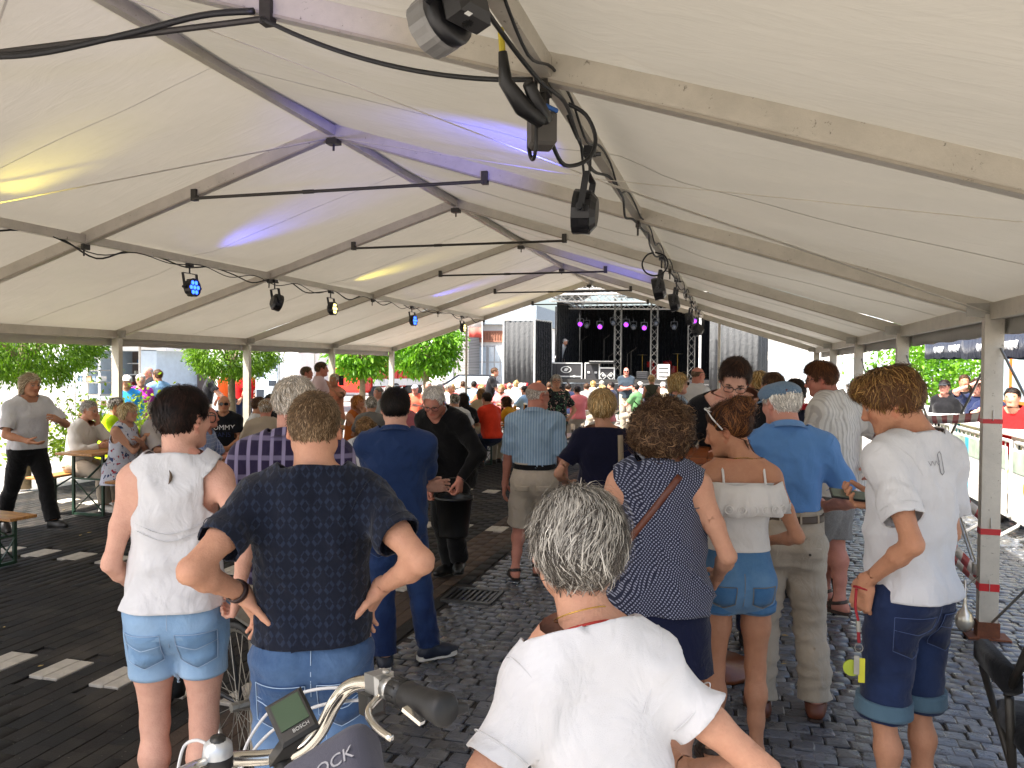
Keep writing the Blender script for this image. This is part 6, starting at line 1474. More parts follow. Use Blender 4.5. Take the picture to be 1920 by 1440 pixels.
# flag by the brick wall
fl = empty('flag', (py_(904, 38).x, 38, 0)); tag(fl, 'white and red flag on a thin pole by the brick wall', 'flag'); MB().tube([(0, 0, 0), (0, 0, 5.0)], .03, 6).build('pole', truss_m, fl)
for nme, z0, z1, mm in (('white_half', 3.75, 4.75, canv), ('red_half', 3.25, 3.745, mat('flag_red', '#c9574c', .8))):
    V = []; F = []
    for i in range(9): x = -.72*i/8; y = .06*math.sin(i*1.1); V += [(x, y, z0-(.3 if i > 6 else 0)*0), (x, y, z1-.09*i*(z0 > 3.5))]
    for i in range(8): F.append((2*i, 2*i+2, 2*i+3, 2*i+1))
    o = MB().add(V, F).build(nme, mm, fl, True); o.modifiers.new('t', 'SOLIDIFY').thickness = .01
# parked dark bicycles/cars hint before the glass front
car = empty('parked_car', (py_(893, 36).x, 36, 0)); tag(car, 'dark car parked in front of the glass building', 'car'); dk = mat('car_paint', '#20242c', .25)
MB().prism([(-2.0, 0, .35), (2.0, 0, .35), (2.05, 0, .75), (1.3, 0, .92), (.7, 0, 1.38), (-.9, 0, 1.40), (-1.6, 0, .98), (-2.05, 0, .85)], (0, 0, 0), (0, 1.7, 0)).build('body', dk, car); MB().prism([(-1.45, 0, .95), (1.05, 0, .95), (.62, 0, 1.32), (-.85, 0, 1.33)], (0, -.012, 0), (0, -.004, 0)).build('side_window', pane_m, car)
for x in (-1.3, 1.25): MB().lathe([(0, -.1), (.2, -.1), (.32, -.08), (.32, .08), (.2, .1), (0, .1)], 16, Matrix.Rotation(PI/2, 3, 'X'), (x, .08, .32)).build('wheel', blackp, car, True)
# ---------------------------------------------------------------- barrier tape
tape_w, nt, bs = new_mat('barrier_tape'); uvn = N(nt, 'ShaderNodeAttribute', attribute_name='Col'); sep = N(nt, 'ShaderNodeSeparateColor'); L(nt, uvn.outputs['Color'], sep.inputs[0])
ms = N(nt, 'ShaderNodeMath', operation='FRACT'); L(nt, sep.outputs[0], ms.inputs[0]); g_ = N(nt, 'ShaderNodeMath', operation='GREATER_THAN', i_1=.5); L(nt, ms.outputs[0], g_.inputs[0]); L(nt, mixc(nt, g_.outputs[0], '#e4e2de', '#b3161c'), bs.inputs['Base Color']); bs.inputs['Roughness'].default_value = .35
def tape(label, a, b, wdt=.075, sag=.08, twist=.6, per=.34, n=40, g='barrier tape'):
    pts = catenary(a, b, sag, n); V = []; F = []; C = []; ln = (Vector(b)-Vector(a)).length
    for i, p in enumerate(pts):
        an = twist*math.sin(i*.21)+twist*.4*math.sin(i*.57); d = Vector((math.sin(an)*.7, math.sin(an)*.3, math.cos(an))).normalized()*wdt/2
        V += [p-d, p+d]; C += [(i/n*ln/per, 0, 0)]*2
    for i in range(n): F.append((2*i, 2*i+2, 2*i+3, 2*i+1))
    # doubled vertices where the colour changes are avoided: the stripe comes from the length along the tape
    o = np_mesh('barrier_tape', np.array(V, f4), np.array(F), tape_w, None, np.array(C, f4)); o.modifiers.new('t', 'SOLIDIFY').thickness = .0015; return tag(o, label, 'barrier tape')
A_ = Vector((XR+.0, FY[2]-.05, 0)); B_ = Vector((XR+.0, FY[3]-.05, 0))
tape('upper red and white tape from the near right post to the next post', A_+Vector((0, 0, 1.50)), B_+Vector((0, 0, 1.30)), .07, .02, .3)
tape('middle red and white tape sagging from the near right post', A_+Vector((0, 0, .78)), B_+Vector((0, 0, 1.25)), .07, .08)
tape('lower red and white tape hanging from the near right post', A_+Vector((0, 0, .36)), B_+Vector((0, 0, .72)), .075, .06)
tape('lowest red and white tape looped to the near right post', A_+Vector((.02, .02, .32)), B_+Vector((0, 0, .62)), .075, .10)
for i, (y, z_) in enumerate(((FY[2], 1.46), (FY[2], .72), (FY[2], .345))):
    x = XR; tag(MB().box((x, y, z_), (.121, .081, .03+.01*i)).build('tape_band', mat('tape_red', '#b3161c', .4), None), 'red tape band wound round the near right post, %s' % ('top one', 'middle one', 'lowest one')[i], 'tape')
tape('red and white tape stretched before the stage at the left', py_(868, 27, 722), py_(990, 27.5, 722), .16, .05, .1, .9)
tape('far red and white tape behind the rows near the tree', py_(800, 28, 728), py_(875, 28, 720), .16, .05, .1, .9)
# strap, shackle and clear bag at the near right post
hs_ = empty('tension_strap', (XR-.01, FY[2]+.55, 0)); tag(hs_, 'slack grey strap with buckle by the near right post', 'strap'); MB().bar((-.03, 1.2, 1.45), (.0, -.32, .44), .028, .003, (1, 0, 0)).build('webbing', strapm, hs_); MB().bevbox((0, -.33, .41), (.05, .05, .09), .008).build('buckle', galv, hs_)
bg = empty('water_weight', (XR-.14, FY[2]-.02, .13)); tag(bg, 'shiny bulb-shaped weight hanging beside the near right post', 'weight'); MB().lathe([(0, -.10), (.03, -.095), (.055, -.06), (.06, -.02), (.045, .03), (.018, .06), (.010, .10), (.008, .25), (0, .25)], 14).build('bulb', mat('shiny_zinc', '#c9c2b4', .22, .7, var=.15), bg, True); MB().tube([(0, 0, .2), (.10, .02, .30)], .004, 5).build('wire', ropem, bg)
# ---------------------------------------------------------------- bar stall at the right
bar = empty('bar_stall', (3.6, 11, 0)); tag(bar, 'long white bar counter with turquoise posts and bright print at the right', 'bar counter'); teal = mat('turquoise', '#3aa6bd', .5); cream = mat('cream_panel', '#e3ddc8', .5, var=.15, scale=3); yel = mat('lemon_print', '#d8bd3a', .5, var=.4, scale=9)
for k in range(8):
    y = -6.2+k*1.6
    MB().bevbox((-.45, y+.8, .55), (.05, 1.50, .98), .01).build('front_panel', white_w if k % 2 else cream, bar); MB().bevbox((-.46, y, .55), (.09, .09, 1.04), .01).build('post', teal, bar)
    MB().box((-.478, y+.8, .78), (.006, 1.3, .30)).build('picture_strip', mat('strip_print', '#a7b8a4', .4, var=.5, scale=5), bar)
    for q in range(2): MB().lathe([(0, 0), (.07, .01), (.10, .10), (.08, .20), (.04, .24), (0, .25)], 10, None, (-.5, y+.5+q*.6, .5)).build('lemon_motif', yel, bar, True)
for k in range(4): MB().bevbox((-.30, -4.6+k*3.2, 1.085), (.62, 3.18, .06), .012).build('counter_top', mat('counter_white', '#e8e7e4', .25), bar)
def scribble(name, loc, along, w_, hgt, m, parent, seed, r=.012):
    rs = random.Random(seed); n = 26; loc, along = Vector(loc), Vector(along)     # a cursive flourish: the print is not legible in the photograph
    MB().tube([loc+along*(w_*(i/n-.5)+.02*math.sin(i*1.9))+Vector((0, 0, hgt*.5*math.sin(i*1.25)*rs.uniform(.4, 1))) for i in range(n+1)], r, 5).build(name, m, parent, True)
scribble('flourish', (-.482, -.4, .93), (0, -1, 0), .8, .16, mat('dark_print', '#3b4044', .6), bar, 1)
cups = []
for k in range(4):
    o = empty('cup_stack', (3.42+.05*(k % 2), 8.35+k*.17, 1.115)); tag(o, 'tall stack of silver cups on the bar, %s from the near end' % ('first', 'second', 'third', 'fourth')[k], 'cups', 'stacks of cups on the bar'); 
    for q in range(9): MB().lathe([(.038, q*.035), (.045, q*.035+.03), (.043, q*.035+.034), (.036, q*.035+.034)], 12).build('cup', truss_m, o, True)
for i in range(3):
    o = empty('crowd_barrier', (2.82, 8.2+i*2.45, 0)); tag(o, 'white steel crowd barrier before the bar, %s from the near post' % ('first', 'second', 'third')[i], 'barrier', 'crowd barriers along the bar'); b = MB(); wm = mat('barrier_white', '#d5d3cd', .4, .3)
    b.tube([(0, -1.15, .25), (0, -1.15, 1.05), (0, 1.15, 1.05), (0, 1.15, .25), (0, -1.15, .25)], .02, 8); b.build('frame', wm, o)
    for k in range(11): MB().tube([(0, -.96+k*.19, .25), (0, -.96+k*.19, 1.05)], .007, 6).build('bar', wm, o)
    MB().bevbox((-.032, 0, .62), (.012, 2.24, .74), .003).build('banner', mat('banner_white', '#e6e4de', .3, var=.06), o); MB().box((-.0405, 0, .86), (.004, 2.2, .22)).build('picture_strip', mat('strip_print', '#a7b8a4', .4, var=.5, scale=5), o)
    for ty in (-.75, .35): MB().box((-.043, ty, .62), (.004, .14, .70)).build('turquoise_stripe', teal, o); MB().lathe([(0, 0), (.08, .01), (.10, .08), (.07, .15), (0, .17)], 10, Matrix.Rotation(-PI/2, 3, 'Y')@Matrix.Diagonal((1, 1, .05)), (-.046, ty+.32, .62)).build('lemon_motif', yel, o, True)
    for sy in (-.9, .9): MB().tube([(-.42, sy-.12, .02), (-.05, sy, .22), (0, sy, .30), (.05, sy, .22), (.42, sy+.12, .02)], .02, 8).build('foot', wm, o)
navy_c = cloth_mat('navy_awning', '#1c2436', fold=.03)
def awning(label, x, y, R, zc, txt):
    o = empty('awning', (x, y, 0)); tag(o, label, 'awning'); V = [(-R, -R, zc), (R, -R, zc), (R, R, zc), (-R, R, zc), (0, 0, zc+.75)]; c_ = MB().add(V, [(0, 1, 4), (1, 2, 4), (2, 3, 4), (3, 0, 4)]).build('canopy', navy_c, o); c_.modifiers.new('t', 'SOLIDIFY').thickness = .015
    for a, b in ((0, 1), (1, 2), (2, 3), (3, 0)):
        A, B = Vector(V[a]), Vector(V[b]); n = 16; Q = []; F = []
        for i in range(n+1):
            p = A.lerp(B, i/n); out = Vector((p.x, p.y, 0)).normalized()*.02*math.sin(i*1.1); Q += [p+out*.2, p+out+Vector((0, 0, -.30-.03*abs(math.sin(i*PI/4))))]
        for i in range(n): F.append((2*i, 2*i+1, 2*i+3, 2*i+2))
        v_ = MB().add(Q, F).build('valance', navy_c, o, True); v_.modifiers.new('t', 'SOLIDIFY').thickness = .01
    pw = mat('white_print', '#cfd2d6', .6)
    for k in (-.9, .25): scribble('flourish', (-R-.03, k, zc-.15), (0, -1, 0), .7, .14, pw, o, 3, .02); scribble('flourish', (k+.3, -R-.03, zc-.15), (1, 0, 0), .7, .14, pw, o, 4, .02)
    MB().tube([(0, 0, 0), (0, 0, zc+.7)], .04, 8).build('pole', truss_m, o)
    for sx in (-1, 1):
        for sy in (-1, 1): MB().tube([(sx*R*.96, sy*R*.96, zc+.02), (0, 0, zc+.6)], .018, 5).build('rib', truss_m, o)
    return o
awning('navy awning with white flourishes over the near end of the bar', 5.05, 9.6, 1.5, 2.22, 'Bistro'); awning('second navy awning farther along the bar', 5.25, 13.3, 1.6, 2.30, 'Bistro'); awning('third small navy awning at the far end of the bar', 5.5, 17.2, 1.6, 2.35, 'Bistro')
for i, y in enumerate((8.9, 9.5, 10.3, 11.2, 12.2)): tag(MB().tube([(4.6+.3*(i % 2), y, 0), (4.6+.3*(i % 2), y, 2.2)], .045, 10).build('steel_pipe', truss_m, None), 'upright steel pipe behind the bar, %s from the near end' % ('first', 'second', 'third', 'fourth', 'fifth')[i], 'pipe')
cf = empty('cafe_front', (6.6, 20.5, 0)); tag(cf, 'orange-framed glass café front beyond the bar', 'café front'); ora = mat('orange_frame', '#d06a1e', .5)
for k in range(6): MB().box((0, -3+k*1.2, 1.2), (.10, .10, 2.4)).build('post', ora, cf)
for z_ in (.05, 1.0, 2.4): MB().box((0, 0, z_), (.09, 6.1, .10)).build('rail', ora, cf)
for k in range(5): MB().box((0, -2.4+k*1.2, 1.7), (.03, 1.08, 1.28)).build('pane', pane_m, cf)
hd_ = empty('hedge_tree', (5.9, 27, 0)); tag(hd_, 'green leafy hedge tree behind the right posts', 'tree'); MB().tube([(0, 0, 0), (0, 0, 1.6)], .09, 8).build('trunk', bark, hd_)
r = np.random.default_rng(12); C = r.normal(size=(4500, 3))*np.array((.9, 1.2, .75))+np.array((0, 0, 1.9)); V, T, c = leaves(C, r.normal(size=C.shape), .16, .05, 3); np_mesh('crown', V, T, lm2, hd_, c, False)
# wooden standing table where the group gathers
st = empty('standing_table', (at(1330, 850, 4.75).x, at(1330, 850, 4.75).y, 0)); tag(st, 'round wooden standing table hidden behind the group at the right', 'table')
for k in range(6): 
    x0_, x1_ = -.36+k*.12, -.242+k*.12; xm_ = max(abs(x0_), abs(x1_)); hh = math.sqrt(max(.01, .40**2-xm_**2*.9)); MB().bevbox(((x0_+x1_)/2, 0, 1.285), (.117, 2*hh, .035), .005).build('plank', mat('stained_wood', '#8a4a22', .35, var=.3, scale=12), st)
MB().lathe([(.0, 0), (.28, 0), (.28, .03), (.05, .06), (.045, 1.24), (.18, 1.266), (0, 1.266)], 20).build('pedestal', mat('stained_wood2', '#6e3a1c', .4, var=.3, scale=12), st, True)
# ---------------------------------------------------------------- bicycle in the foreground
chrome = mat('polished_alloy', '#cfcac0', .14, .95, var=.05); rubber = mat('rubber_black', '#121212', .55, var=.2, bmp=.001); cab_w = mat('grey_cable', '#b9babb', .4, var=.05)
def smooth_path(P, k=8):
    P = [Vector(p) for p in P]; out = []
    for i in range(len(P)-1):
        p0, p1, p2, p3 = P[max(0, i-1)], P[i], P[i+1], P[min(len(P)-1, i+2)]
        for j in range(k): t = j/k; out.append(.5*((2*p1)+(p2-p0)*t+(2*p0-5*p1+4*p2-p3)*t*t+(3*p1-p0-3*p2+p3)*t**3))
    return out+[P[-1]]
D0 = 1.30
def bp_(x, y, d=D0): return at(x, y, d)
base = bp_(560, 1480, 1.30)
bike = empty('bicycle', (base.x, base.y, 0)); tag(bike, 'city bicycle with chrome handlebar, display and grey bar bag cut by the bottom edge', 'bicycle'); bl0 = bike.location.copy()
def badd(o): o.matrix_parent_inverse = Matrix.Translation(-bl0); return o
hb = [bp_(300, 1475, 1.16), bp_(370, 1440, 1.24), bp_(430, 1424, 1.30), bp_(500, 1420, 1.33), bp_(560, 1408, 1.34), bp_(598, 1374, 1.34), bp_(628, 1318, 1.33), bp_(655, 1288, 1.32), bp_(690, 1280, 1.29), bp_(735, 1292, 1.24), bp_(800, 1318, 1.16), bp_(868, 1345, 1.08)]
badd(MB().tube(smooth_path(hb[:10]), .0125, 14).build('handlebar', chrome, bike, True))
g0, g1 = hb[9], hb[11]; gd = (g1-g0).normalized()
grip = MB().tube([g0+gd*.045, g0+gd*.05, g0+gd*.075, g0+gd*.12, g0+gd*.155, g0+gd*.162], [.014, .021, .020, .021, .024, .019], 16).build('grip', rubber, bike, True); badd(grip)
pf = MB(); s_ = gd.cross(Vector((0, 0, 1))).normalized()
pf.hexa([g0+gd*.06-s_*.012-Vector((0, 0, .012)), g0+gd*.06-s_*.034-Vector((0, 0, .014)), g0+gd*.155-s_*.044-Vector((0, 0, .016)), g0+gd*.162-s_*.012-Vector((0, 0, .014)), g0+gd*.06-s_*.012+Vector((0, 0, .008)), g0+gd*.06-s_*.034+Vector((0, 0, .0)), g0+gd*.155-s_*.044-Vector((0, 0, .002)), g0+gd*.162-s_*.012+Vector((0, 0, .010))])
o = badd(pf.build('palm_rest', rubber, bike, True)); mdf = o.modifiers.new('b', 'BEVEL'); mdf.width = .006; mdf.segments = 3
badd(MB().tube([g0+gd*.012, g0+gd*.042], .021, 16).build('twist_shifter', blackp, bike, True)); badd(MB().tube([g0-gd*.012, g0+gd*.008], .0185, 14).build('shifter_clamp', mat('alloy_matt', '#a9a9a6', .35, .8), bike, True))
for k in range(10): a = k*.63; badd(MB().box(g0+gd*.027+(Matrix.Rotation(a, 3, gd)@s_)*.021, (.003, .003, .026), M=frame_from(gd)).build('grip_ridge', rubber, bike))
lv = MB(); l0 = g0-gd*.02-Vector((0, 0, .012))+s_*.01; lv.tube(smooth_path([l0, l0+s_*.03+gd*.02-Vector((0, 0, .012)), l0+s_*.045+gd*.07-Vector((0, 0, .02)), l0+s_*.045+gd*.12-Vector((0, 0, .026))]), [.006]*24+[.005], 8); badd(lv.build('brake_lever', chrome, bike, True))
bt_ = bp_(790, 1345, 1.12); badd(MB().bar(bp_(758, 1328, 1.14), bp_(792, 1356, 1.12), .010, .006).build('lever_tip', chrome, bike))
M = frame_from(gd); badd(MB().bevbox(g0-gd*.042+Vector((0, 0, .004)), (.036, .030, .045), .006, M=M).build('brake_clamp', mat('alloy_matt', '#a9a9a6', .35, .8), bike)); badd(MB().bevbox(g0-gd*.045-Vector((0, 0, .028))+s_*.012, (.030, .034, .05), .008, M=M).build('switch_box', blackp, bike))
badd(MB().lathe([(0, 0), (.006, 0), (.006, .004), (0, .005)], 10, None, g0-gd*.02+Vector((0, 0, .022))).build('screw', galv, bike, True))
# display
dc = bp_(548, 1345, 1.26); ux = (bp_(612, 1350, 1.26)-bp_(517, 1330, 1.26)).normalized()
ux = (bp_(592, 1362, 1.255)-bp_(566, 1308, 1.29)).normalized(); uy = (bp_(566, 1308, 1.29)-bp_(506, 1342, 1.27)).normalized(); uy = (uy-ux*uy.dot(ux)).normalized(); uz = ux.cross(uy)
if uz.dot(Vector((0, 0, CAM_H))-dc) < 0: uz = -uz; 
DM = Matrix((uy, -ux, uy.cross(-ux))).transposed()           # x along the text, y up the screen
if DM.col[2].dot(Vector((0, 0, CAM_H))-dc) < 0: DM = Matrix((-uy, -ux, (-uy).cross(-ux))).transposed()
disp = badd(MB().bevbox(dc, (.062, .078, .014), .005, M=DM).build('display_unit', blackp, bike)); badd(MB().box(dc+DM@Vector((0, .006, .0082)), (.046, .048, .002), M=DM).build('display_screen', mat('lcd_green', '#3d4f3d', .18, var=.08), bike))
text_mesh('display_print', 'BOSCH', .0085, dc+DM@Vector((.006, -.026, .0085)), DM, mat('silver_print', '#a9a9a5', .4), bike, .0004)
for o in list(bike.children):
    if o.name.startswith('display_print'): badd(o)
badd(MB().bar(dc-DM@Vector((0, .02, .01)), bp_(520, 1425, 1.33), .03, .016).build('display_mount', blackp, bike))
# bag
bc = bp_(585, 1418, 1.20); e1 = (bp_(640, 1378, 1.2)-bp_(540, 1440, 1.2)).normalized(); nrm_ = (Vector((0, 0, CAM_H))-bc).normalized()*.55+Vector((0, 0, .8)); nrm_ = (nrm_-e1*nrm_.dot(e1)).normalized(); e2 = nrm_.cross(e1); BM = Matrix((e1, e2, nrm_)).transposed()
bagm = cloth_mat('bag_grey', '#4a4a54', fold=.006)
bag = badd(MB().bevbox(bc-nrm_*.045+e2*-.045+e1*.005, (.155, .15, .09), .018, M=BM).build('bar_bag', bagm, bike, True)); md = bag.modifiers.new('b', 'BEVEL'); md.width = .012; md.segments = 3
text_mesh('bag_print', 'LOCK', .030, bc+BM@Vector((.030, -.034, .0015)), BM, mat('bag_print', '#8d8d92', .6), bike, .0006)
for o in list(bike.children):
    if o.name.startswith('bag_print'): badd(o)
# bell, cables, stem, fork and front wheel (mostly below the frame)
bl_ = bp_(408, 1412, 1.27); badd(MB().lathe([(.020, -.02), (.024, -.004), (.022, .014), (.012, .024), (0, .026)], 16, frame_from((.1, -.1, 1)), bl_).build('bell', mat('bell_silver', '#b9bcbd', .3, .5), bike, True)); badd(MB().lathe([(.0235, .0), (.0245, -.004), (.0245, -.018), (.018, -.024), (0, -.024)], 16, None, bl_+Vector((0, 0, -.004))).build('bell_base', blackp, bike, True)); badd(MB().lathe([(.013, .022), (.012, .027), (0, .029)], 12, frame_from((.1, -.1, 1)), bl_).build('bell_knob', blackp, bike, True))
for pts in ([bp_(705, 1306, 1.29), bp_(640, 1290, 1.36), bp_(570, 1298, 1.40), bp_(510, 1330, 1.41), bp_(468, 1385, 1.40), bp_(448, 1440, 1.38)], [bp_(690, 1312, 1.30), bp_(620, 1318, 1.37), bp_(560, 1338, 1.40), bp_(505, 1375, 1.40), bp_(462, 1425, 1.38), bp_(445, 1460, 1.36)], [bp_(395, 1400, 1.28), bp_(370, 1388, 1.32), bp_(345, 1400, 1.33), bp_(332, 1450, 1.30)]):
    badd(MB().tube(smooth_path(pts), .0028, 8).build('brake_cable', cab_w, bike, True))
stem_b = bp_(545, 1500, 1.36); badd(MB().tube([bp_(530, 1420, 1.33), Vector((stem_b.x, stem_b.y, .92)), Vector((stem_b.x+.0, stem_b.y-.03, .72))], .016, 12).build('stem', dark_metal, bike, True))
fd_ = Vector((-math.sin(.55), math.cos(.55), 0)); hp_ = Vector((stem_b.x, stem_b.y, .80)); hub = Vector((stem_b.x, stem_b.y, 0))+fd_*.16+Vector((0, 0, .35)); rearh = hub-fd_*1.1; bbk = hub-fd_*.62-Vector((0, 0, .06)); seatp = hub-fd_*.82+Vector((0, 0, .50)); sidev = fd_.cross(Vector((0, 0, 1)))
fr_m = mat('bike_frame', '#2b2e33', .3, .3)
b = MB(); b.tube([hp_, hp_-Vector((0, 0, .16))+fd_*.03], .02, 10); b.tube([hp_-Vector((0, 0, .14))+fd_*.03, bbk], .022, 10); b.tube([bbk, seatp], .018, 10)
for sg in (-1, 1): b.tube([bbk+sidev*.03*sg, rearh+sidev*.06*sg], .010, 8); b.tube([seatp-Vector((0, 0, .1)), rearh+sidev*.06*sg], .009, 8); b.tube([hp_-Vector((0, 0, .16))+fd_*.03, hp_-Vector((0, 0, .2))+fd_*.05+sidev*.05*sg, hub+sidev*.05*sg], .011, 8)
badd(b.build('frame', fr_m, bike, True))
def bike_wheel(ctr, fdv, parent, adj, R=.34):
    sv = fdv.cross(Vector((0, 0, 1))).normalized(); M = frame_from(sv)
    adj(MB().lathe([(R-.02, -.014), (R, -.016), (R+.012, 0), (R, .016), (R-.02, .014)], 40, M, ctr).build('tyre', rubber, parent, True)); adj(MB().lathe([(R-.02, -.012), (R-.035, -.008), (R-.035, .008), (R-.02, .012)], 40, M, ctr).build('rim', mat('rim_alloy', '#b5b2a8', .3, .6), parent, True))
    b = MB()
    for k in range(28): a = 2*PI*k/28; b.tube([ctr+M@Vector((.02*math.cos(a+.6), .02*math.sin(a+.6), .025*(-1)**k)), ctr+M@Vector(((R-.035)*math.cos(a), (R-.035)*math.sin(a), 0))], .0016, 4, False)
    b.tube([ctr-sv*.05, ctr+sv*.05], .02, 8); adj(b.build('spokes', galv, parent))
bike_wheel(hub, fd_, bike, badd); bike_wheel(rearh, fd_, bike, badd)
badd(MB().bevbox(seatp+Vector((0, 0, .10))+fd_*-.02, (.17, .25, .06), .02, rz=.55).build('saddle', rubber, bike, True)); badd(MB().tube([seatp, seatp+Vector((0, 0, .09))], .013, 8).build('seat_post', chrome, bike))
# second bicycle standing between the two nearest men
c2 = at(455, 1120, 3.35); b2 = empty('bicycle', (c2.x, c2.y, 0)); tag(b2, 'bicycle half hidden between the white top and the navy T-shirt', 'bicycle'); b20 = b2.location.copy()
def b2add(o): o.matrix_parent_inverse = Matrix.Translation(-b20); return o
f2 = Vector((-.85, .53, 0)).normalized(); h2 = Vector((c2.x, c2.y, .36)); h3 = h2+f2*1.08; sv2 = f2.cross(Vector((0, 0, 1)))
bike_wheel(h2, f2, b2, b2add); bike_wheel(h3, f2, b2, b2add); M2 = frame_from(sv2)
for hh in (h2, h3):
    V = []; F = []; n = 26
    for i in range(n+1):
        a = -.35+i/n*(PI+.9)
        for dx, dr in ((-.03, .385), (0, .395), (.03, .385)): V.append(hh+f2*(math.cos(a)*dr)+Vector((0, 0, math.sin(a)*dr))+sv2*dx)
    for i in range(n):
        for q in range(2): F.append((i*3+q, i*3+q+1, i*3+4+q, i*3+3+q))
    o = b2add(MB().add(V, F).build('mudguard', mat('mudguard_dark', '#1c1e20', .4), b2, True)); o.modifiers.new('t', 'SOLIDIFY').thickness = .002
b = MB(); bb2 = h2+f2*.48-Vector((0, 0, .05)); st2 = h2+f2*.30+Vector((0, 0, .52)); hp2 = h2+f2*.92+Vector((0, 0, .55))
b.tube([hp2, bb2], .02, 8); b.tube([bb2, st2], .018, 8); b.tube([bb2, h2], .01, 8); b.tube([st2, h2], .01, 8); b.tube([hp2, h3], .014, 8); b.tube([hp2, hp2+Vector((0, 0, .18))-f2*.05], .014, 8); b.tube([hp2+Vector((0, 0, .18))-f2*.05-sv2*.27-f2*.1, hp2+Vector((0, 0, .18))-sv2*.1, hp2+Vector((0, 0, .18))+sv2*.1, hp2+Vector((0, 0, .18))-f2*.05+sv2*.27-f2*.1], .011, 8); b2add(b.build('frame', fr_m, b2, True))
b2add(MB().bevbox(st2+Vector((0, 0, .10)), (.2, .15, .06), .02, rz=math.atan2(f2.y, f2.x)).build('saddle', rubber, b2, True)); b2add(MB().tube([st2, st2+Vector((0, 0, .08))], .013, 8).build('seat_post', chrome, b2))
b = MB(); b.bar(h2+Vector((0, 0, .40))-f2*.22, h2+Vector((0, 0, .42))+f2*.22, .13, .012); b.bar(h2+Vector((0, 0, .40))-f2*.1+sv2*.06, h2+sv2*.06, .01, .01); b2add(b.build('carrier', galv, b2))
# pushchair cut by the right edge
pc = at(1985, 1400, 2.75); pu = empty('pushchair', (pc.x, pc.y, 0)); tag(pu, 'black pushchair armrest and frame cut by the right edge', 'pushchair'); bf = cloth_mat('pushchair_black', '#101114', fold=.01)
b = MB(); b.tube([(-.16, -.02, .66), (-.10, .12, .30), (-.02, .30, .08)], .016, 8); b.tube([(-.16, .30, .66), (-.05, .02, .10)], .014, 8); b.tube([(.28, -.02, .66), (.34, .3, .08)], .016, 8); b.tube([(-.16, .30, .66), (.28, .30, .66)], .014, 8); b.tube([(-.16, -.3, 1.02), (-.16, 0, .66)], .014, 8); b.tube([(.28, -.3, 1.02), (.28, 0, .66)], .014, 8); b.tube([(-.16, -.3, 1.02), (.28, -.3, 1.02)], .016, 8); b.build('frame', dark_metal, pu, True)
MB().bevbox((-.16, .12, .72), (.065, .34, .10), .02).build('armrest', bf, pu, True); MB().bevbox((.06, .08, .50), (.38, .42, .10), .03).build('seat', bf, pu, True); MB().bevbox((.06, -.16, .80), (.38, .08, .56), .03).build('backrest', bf, pu, True)
for x, y in ((-.10, .32), (.30, .32), (-.10, -.14), (.30, -.14)): bike_wheel(Vector((x, y, .12)), Vector((0, 1, 0)), pu, lambda o: o, .11)
# ---------------------------------------------------------------- the people
def xy(px, d, py=720): q = at(px, py, d); return (q.x, q.y)
def W(pos, face, px, py, d, z0=0.):
    """photo point -> the person's own coordinates"""
    q = at(px, py, d)-Vector((pos[0], pos[1], z0)); a = math.radians(face); return (q.x*math.cos(a)+q.y*math.sin(a), -q.x*math.sin(a)+q.y*math.cos(a), q.z)
def stand_at(px, d): return xy(px, d)
white_t = cloth_mat('white_jersey', '#cfcfd1', fold=.014); white_l = cloth_mat('white_linen', '#d6d2cc', 'stripes', '#bcb7b2', p=9, fold=.02); denim_l = cloth_mat('denim_pale', '#6f93b8', 'denim', '#a9c3da', fold=.010); denim_m = cloth_mat('denim_mid', '#274268', 'denim', '#6f8db2', fold=.012)
denim_d = cloth_mat('denim_dark', '#141d38', 'denim', '#2e4068', fold=.010); denim_n = cloth_mat('denim_navy', '#182a54', 'denim', '#3f5f96', fold=.012); denim_s = cloth_mat('denim_sky', '#3d6a96', 'denim', '#86aac8', fold=.008)
navy_lat = cloth_mat('navy_lattice', '#0f1524', 'lattice', '#1e273a', p=5.4, fold=.010); blue_polo = cloth_mat('blue_pique', '#20355e', fold=.012); sky_polo = cloth_mat('sky_pique', '#5a86bd', fold=.012); stripe_b = cloth_mat('blue_stripe_shirt', '#839fb8', 'stripes', '#a3b8ca', p=14, fold=.016); purple_ck = cloth_mat('purple_check', '#2b2340', 'check', '#8d84a3', p=6.5, fold=.012)
black_c = cloth_mat('black_wool', '#08080a', fold=.014); black_t = cloth_mat('black_jersey', '#101014', fold=.014); navy_t = cloth_mat('navy_jersey', '#10122a', fold=.014); beige = cloth_mat('beige_chino', '#a89c8b', fold=.014); beige2 = cloth_mat('beige_cargo', '#b8ab9a', fold=.014); grey_sh = cloth_mat('grey_shorts', '#77736f', 'heather', '#96928e', fold=.014); dots = cloth_mat('navy_dot_weave', '#24283c', 'weave', '#8f93a6', p=38, fold=.012); skirt_n = cloth_mat('navy_skirt', '#0d132e', fold=.02)
floral_d = cloth_mat('floral_dark', '#20242a', 'floral', '#5d8a6a', p=20, col3='#d0a8a0'); floral_b = cloth_mat('floral_blue', '#c9ccd8', 'floral', '#34456f', p=16, col3='#a03a4a'); neon = cloth_mat('neon_yellow', '#b4e600'); stitch = mat('pale_stitch', '#9fb4cc', .8); stitch_d = mat('dark_stitch', '#5a4a3a', .8)
leather = mat('brown_leather', '#5a2a16', .45, var=.25); dk_frame = mat('spectacle_frame', '#191512', .3); lens_d = mat('sun_lens', '#15100e', .08); lens_c = mat('clear_lens', '#d8d8d8', .05, trans=1.0, var=0); gold = mat('gold_chain', '#c9a24a', .25, .9)
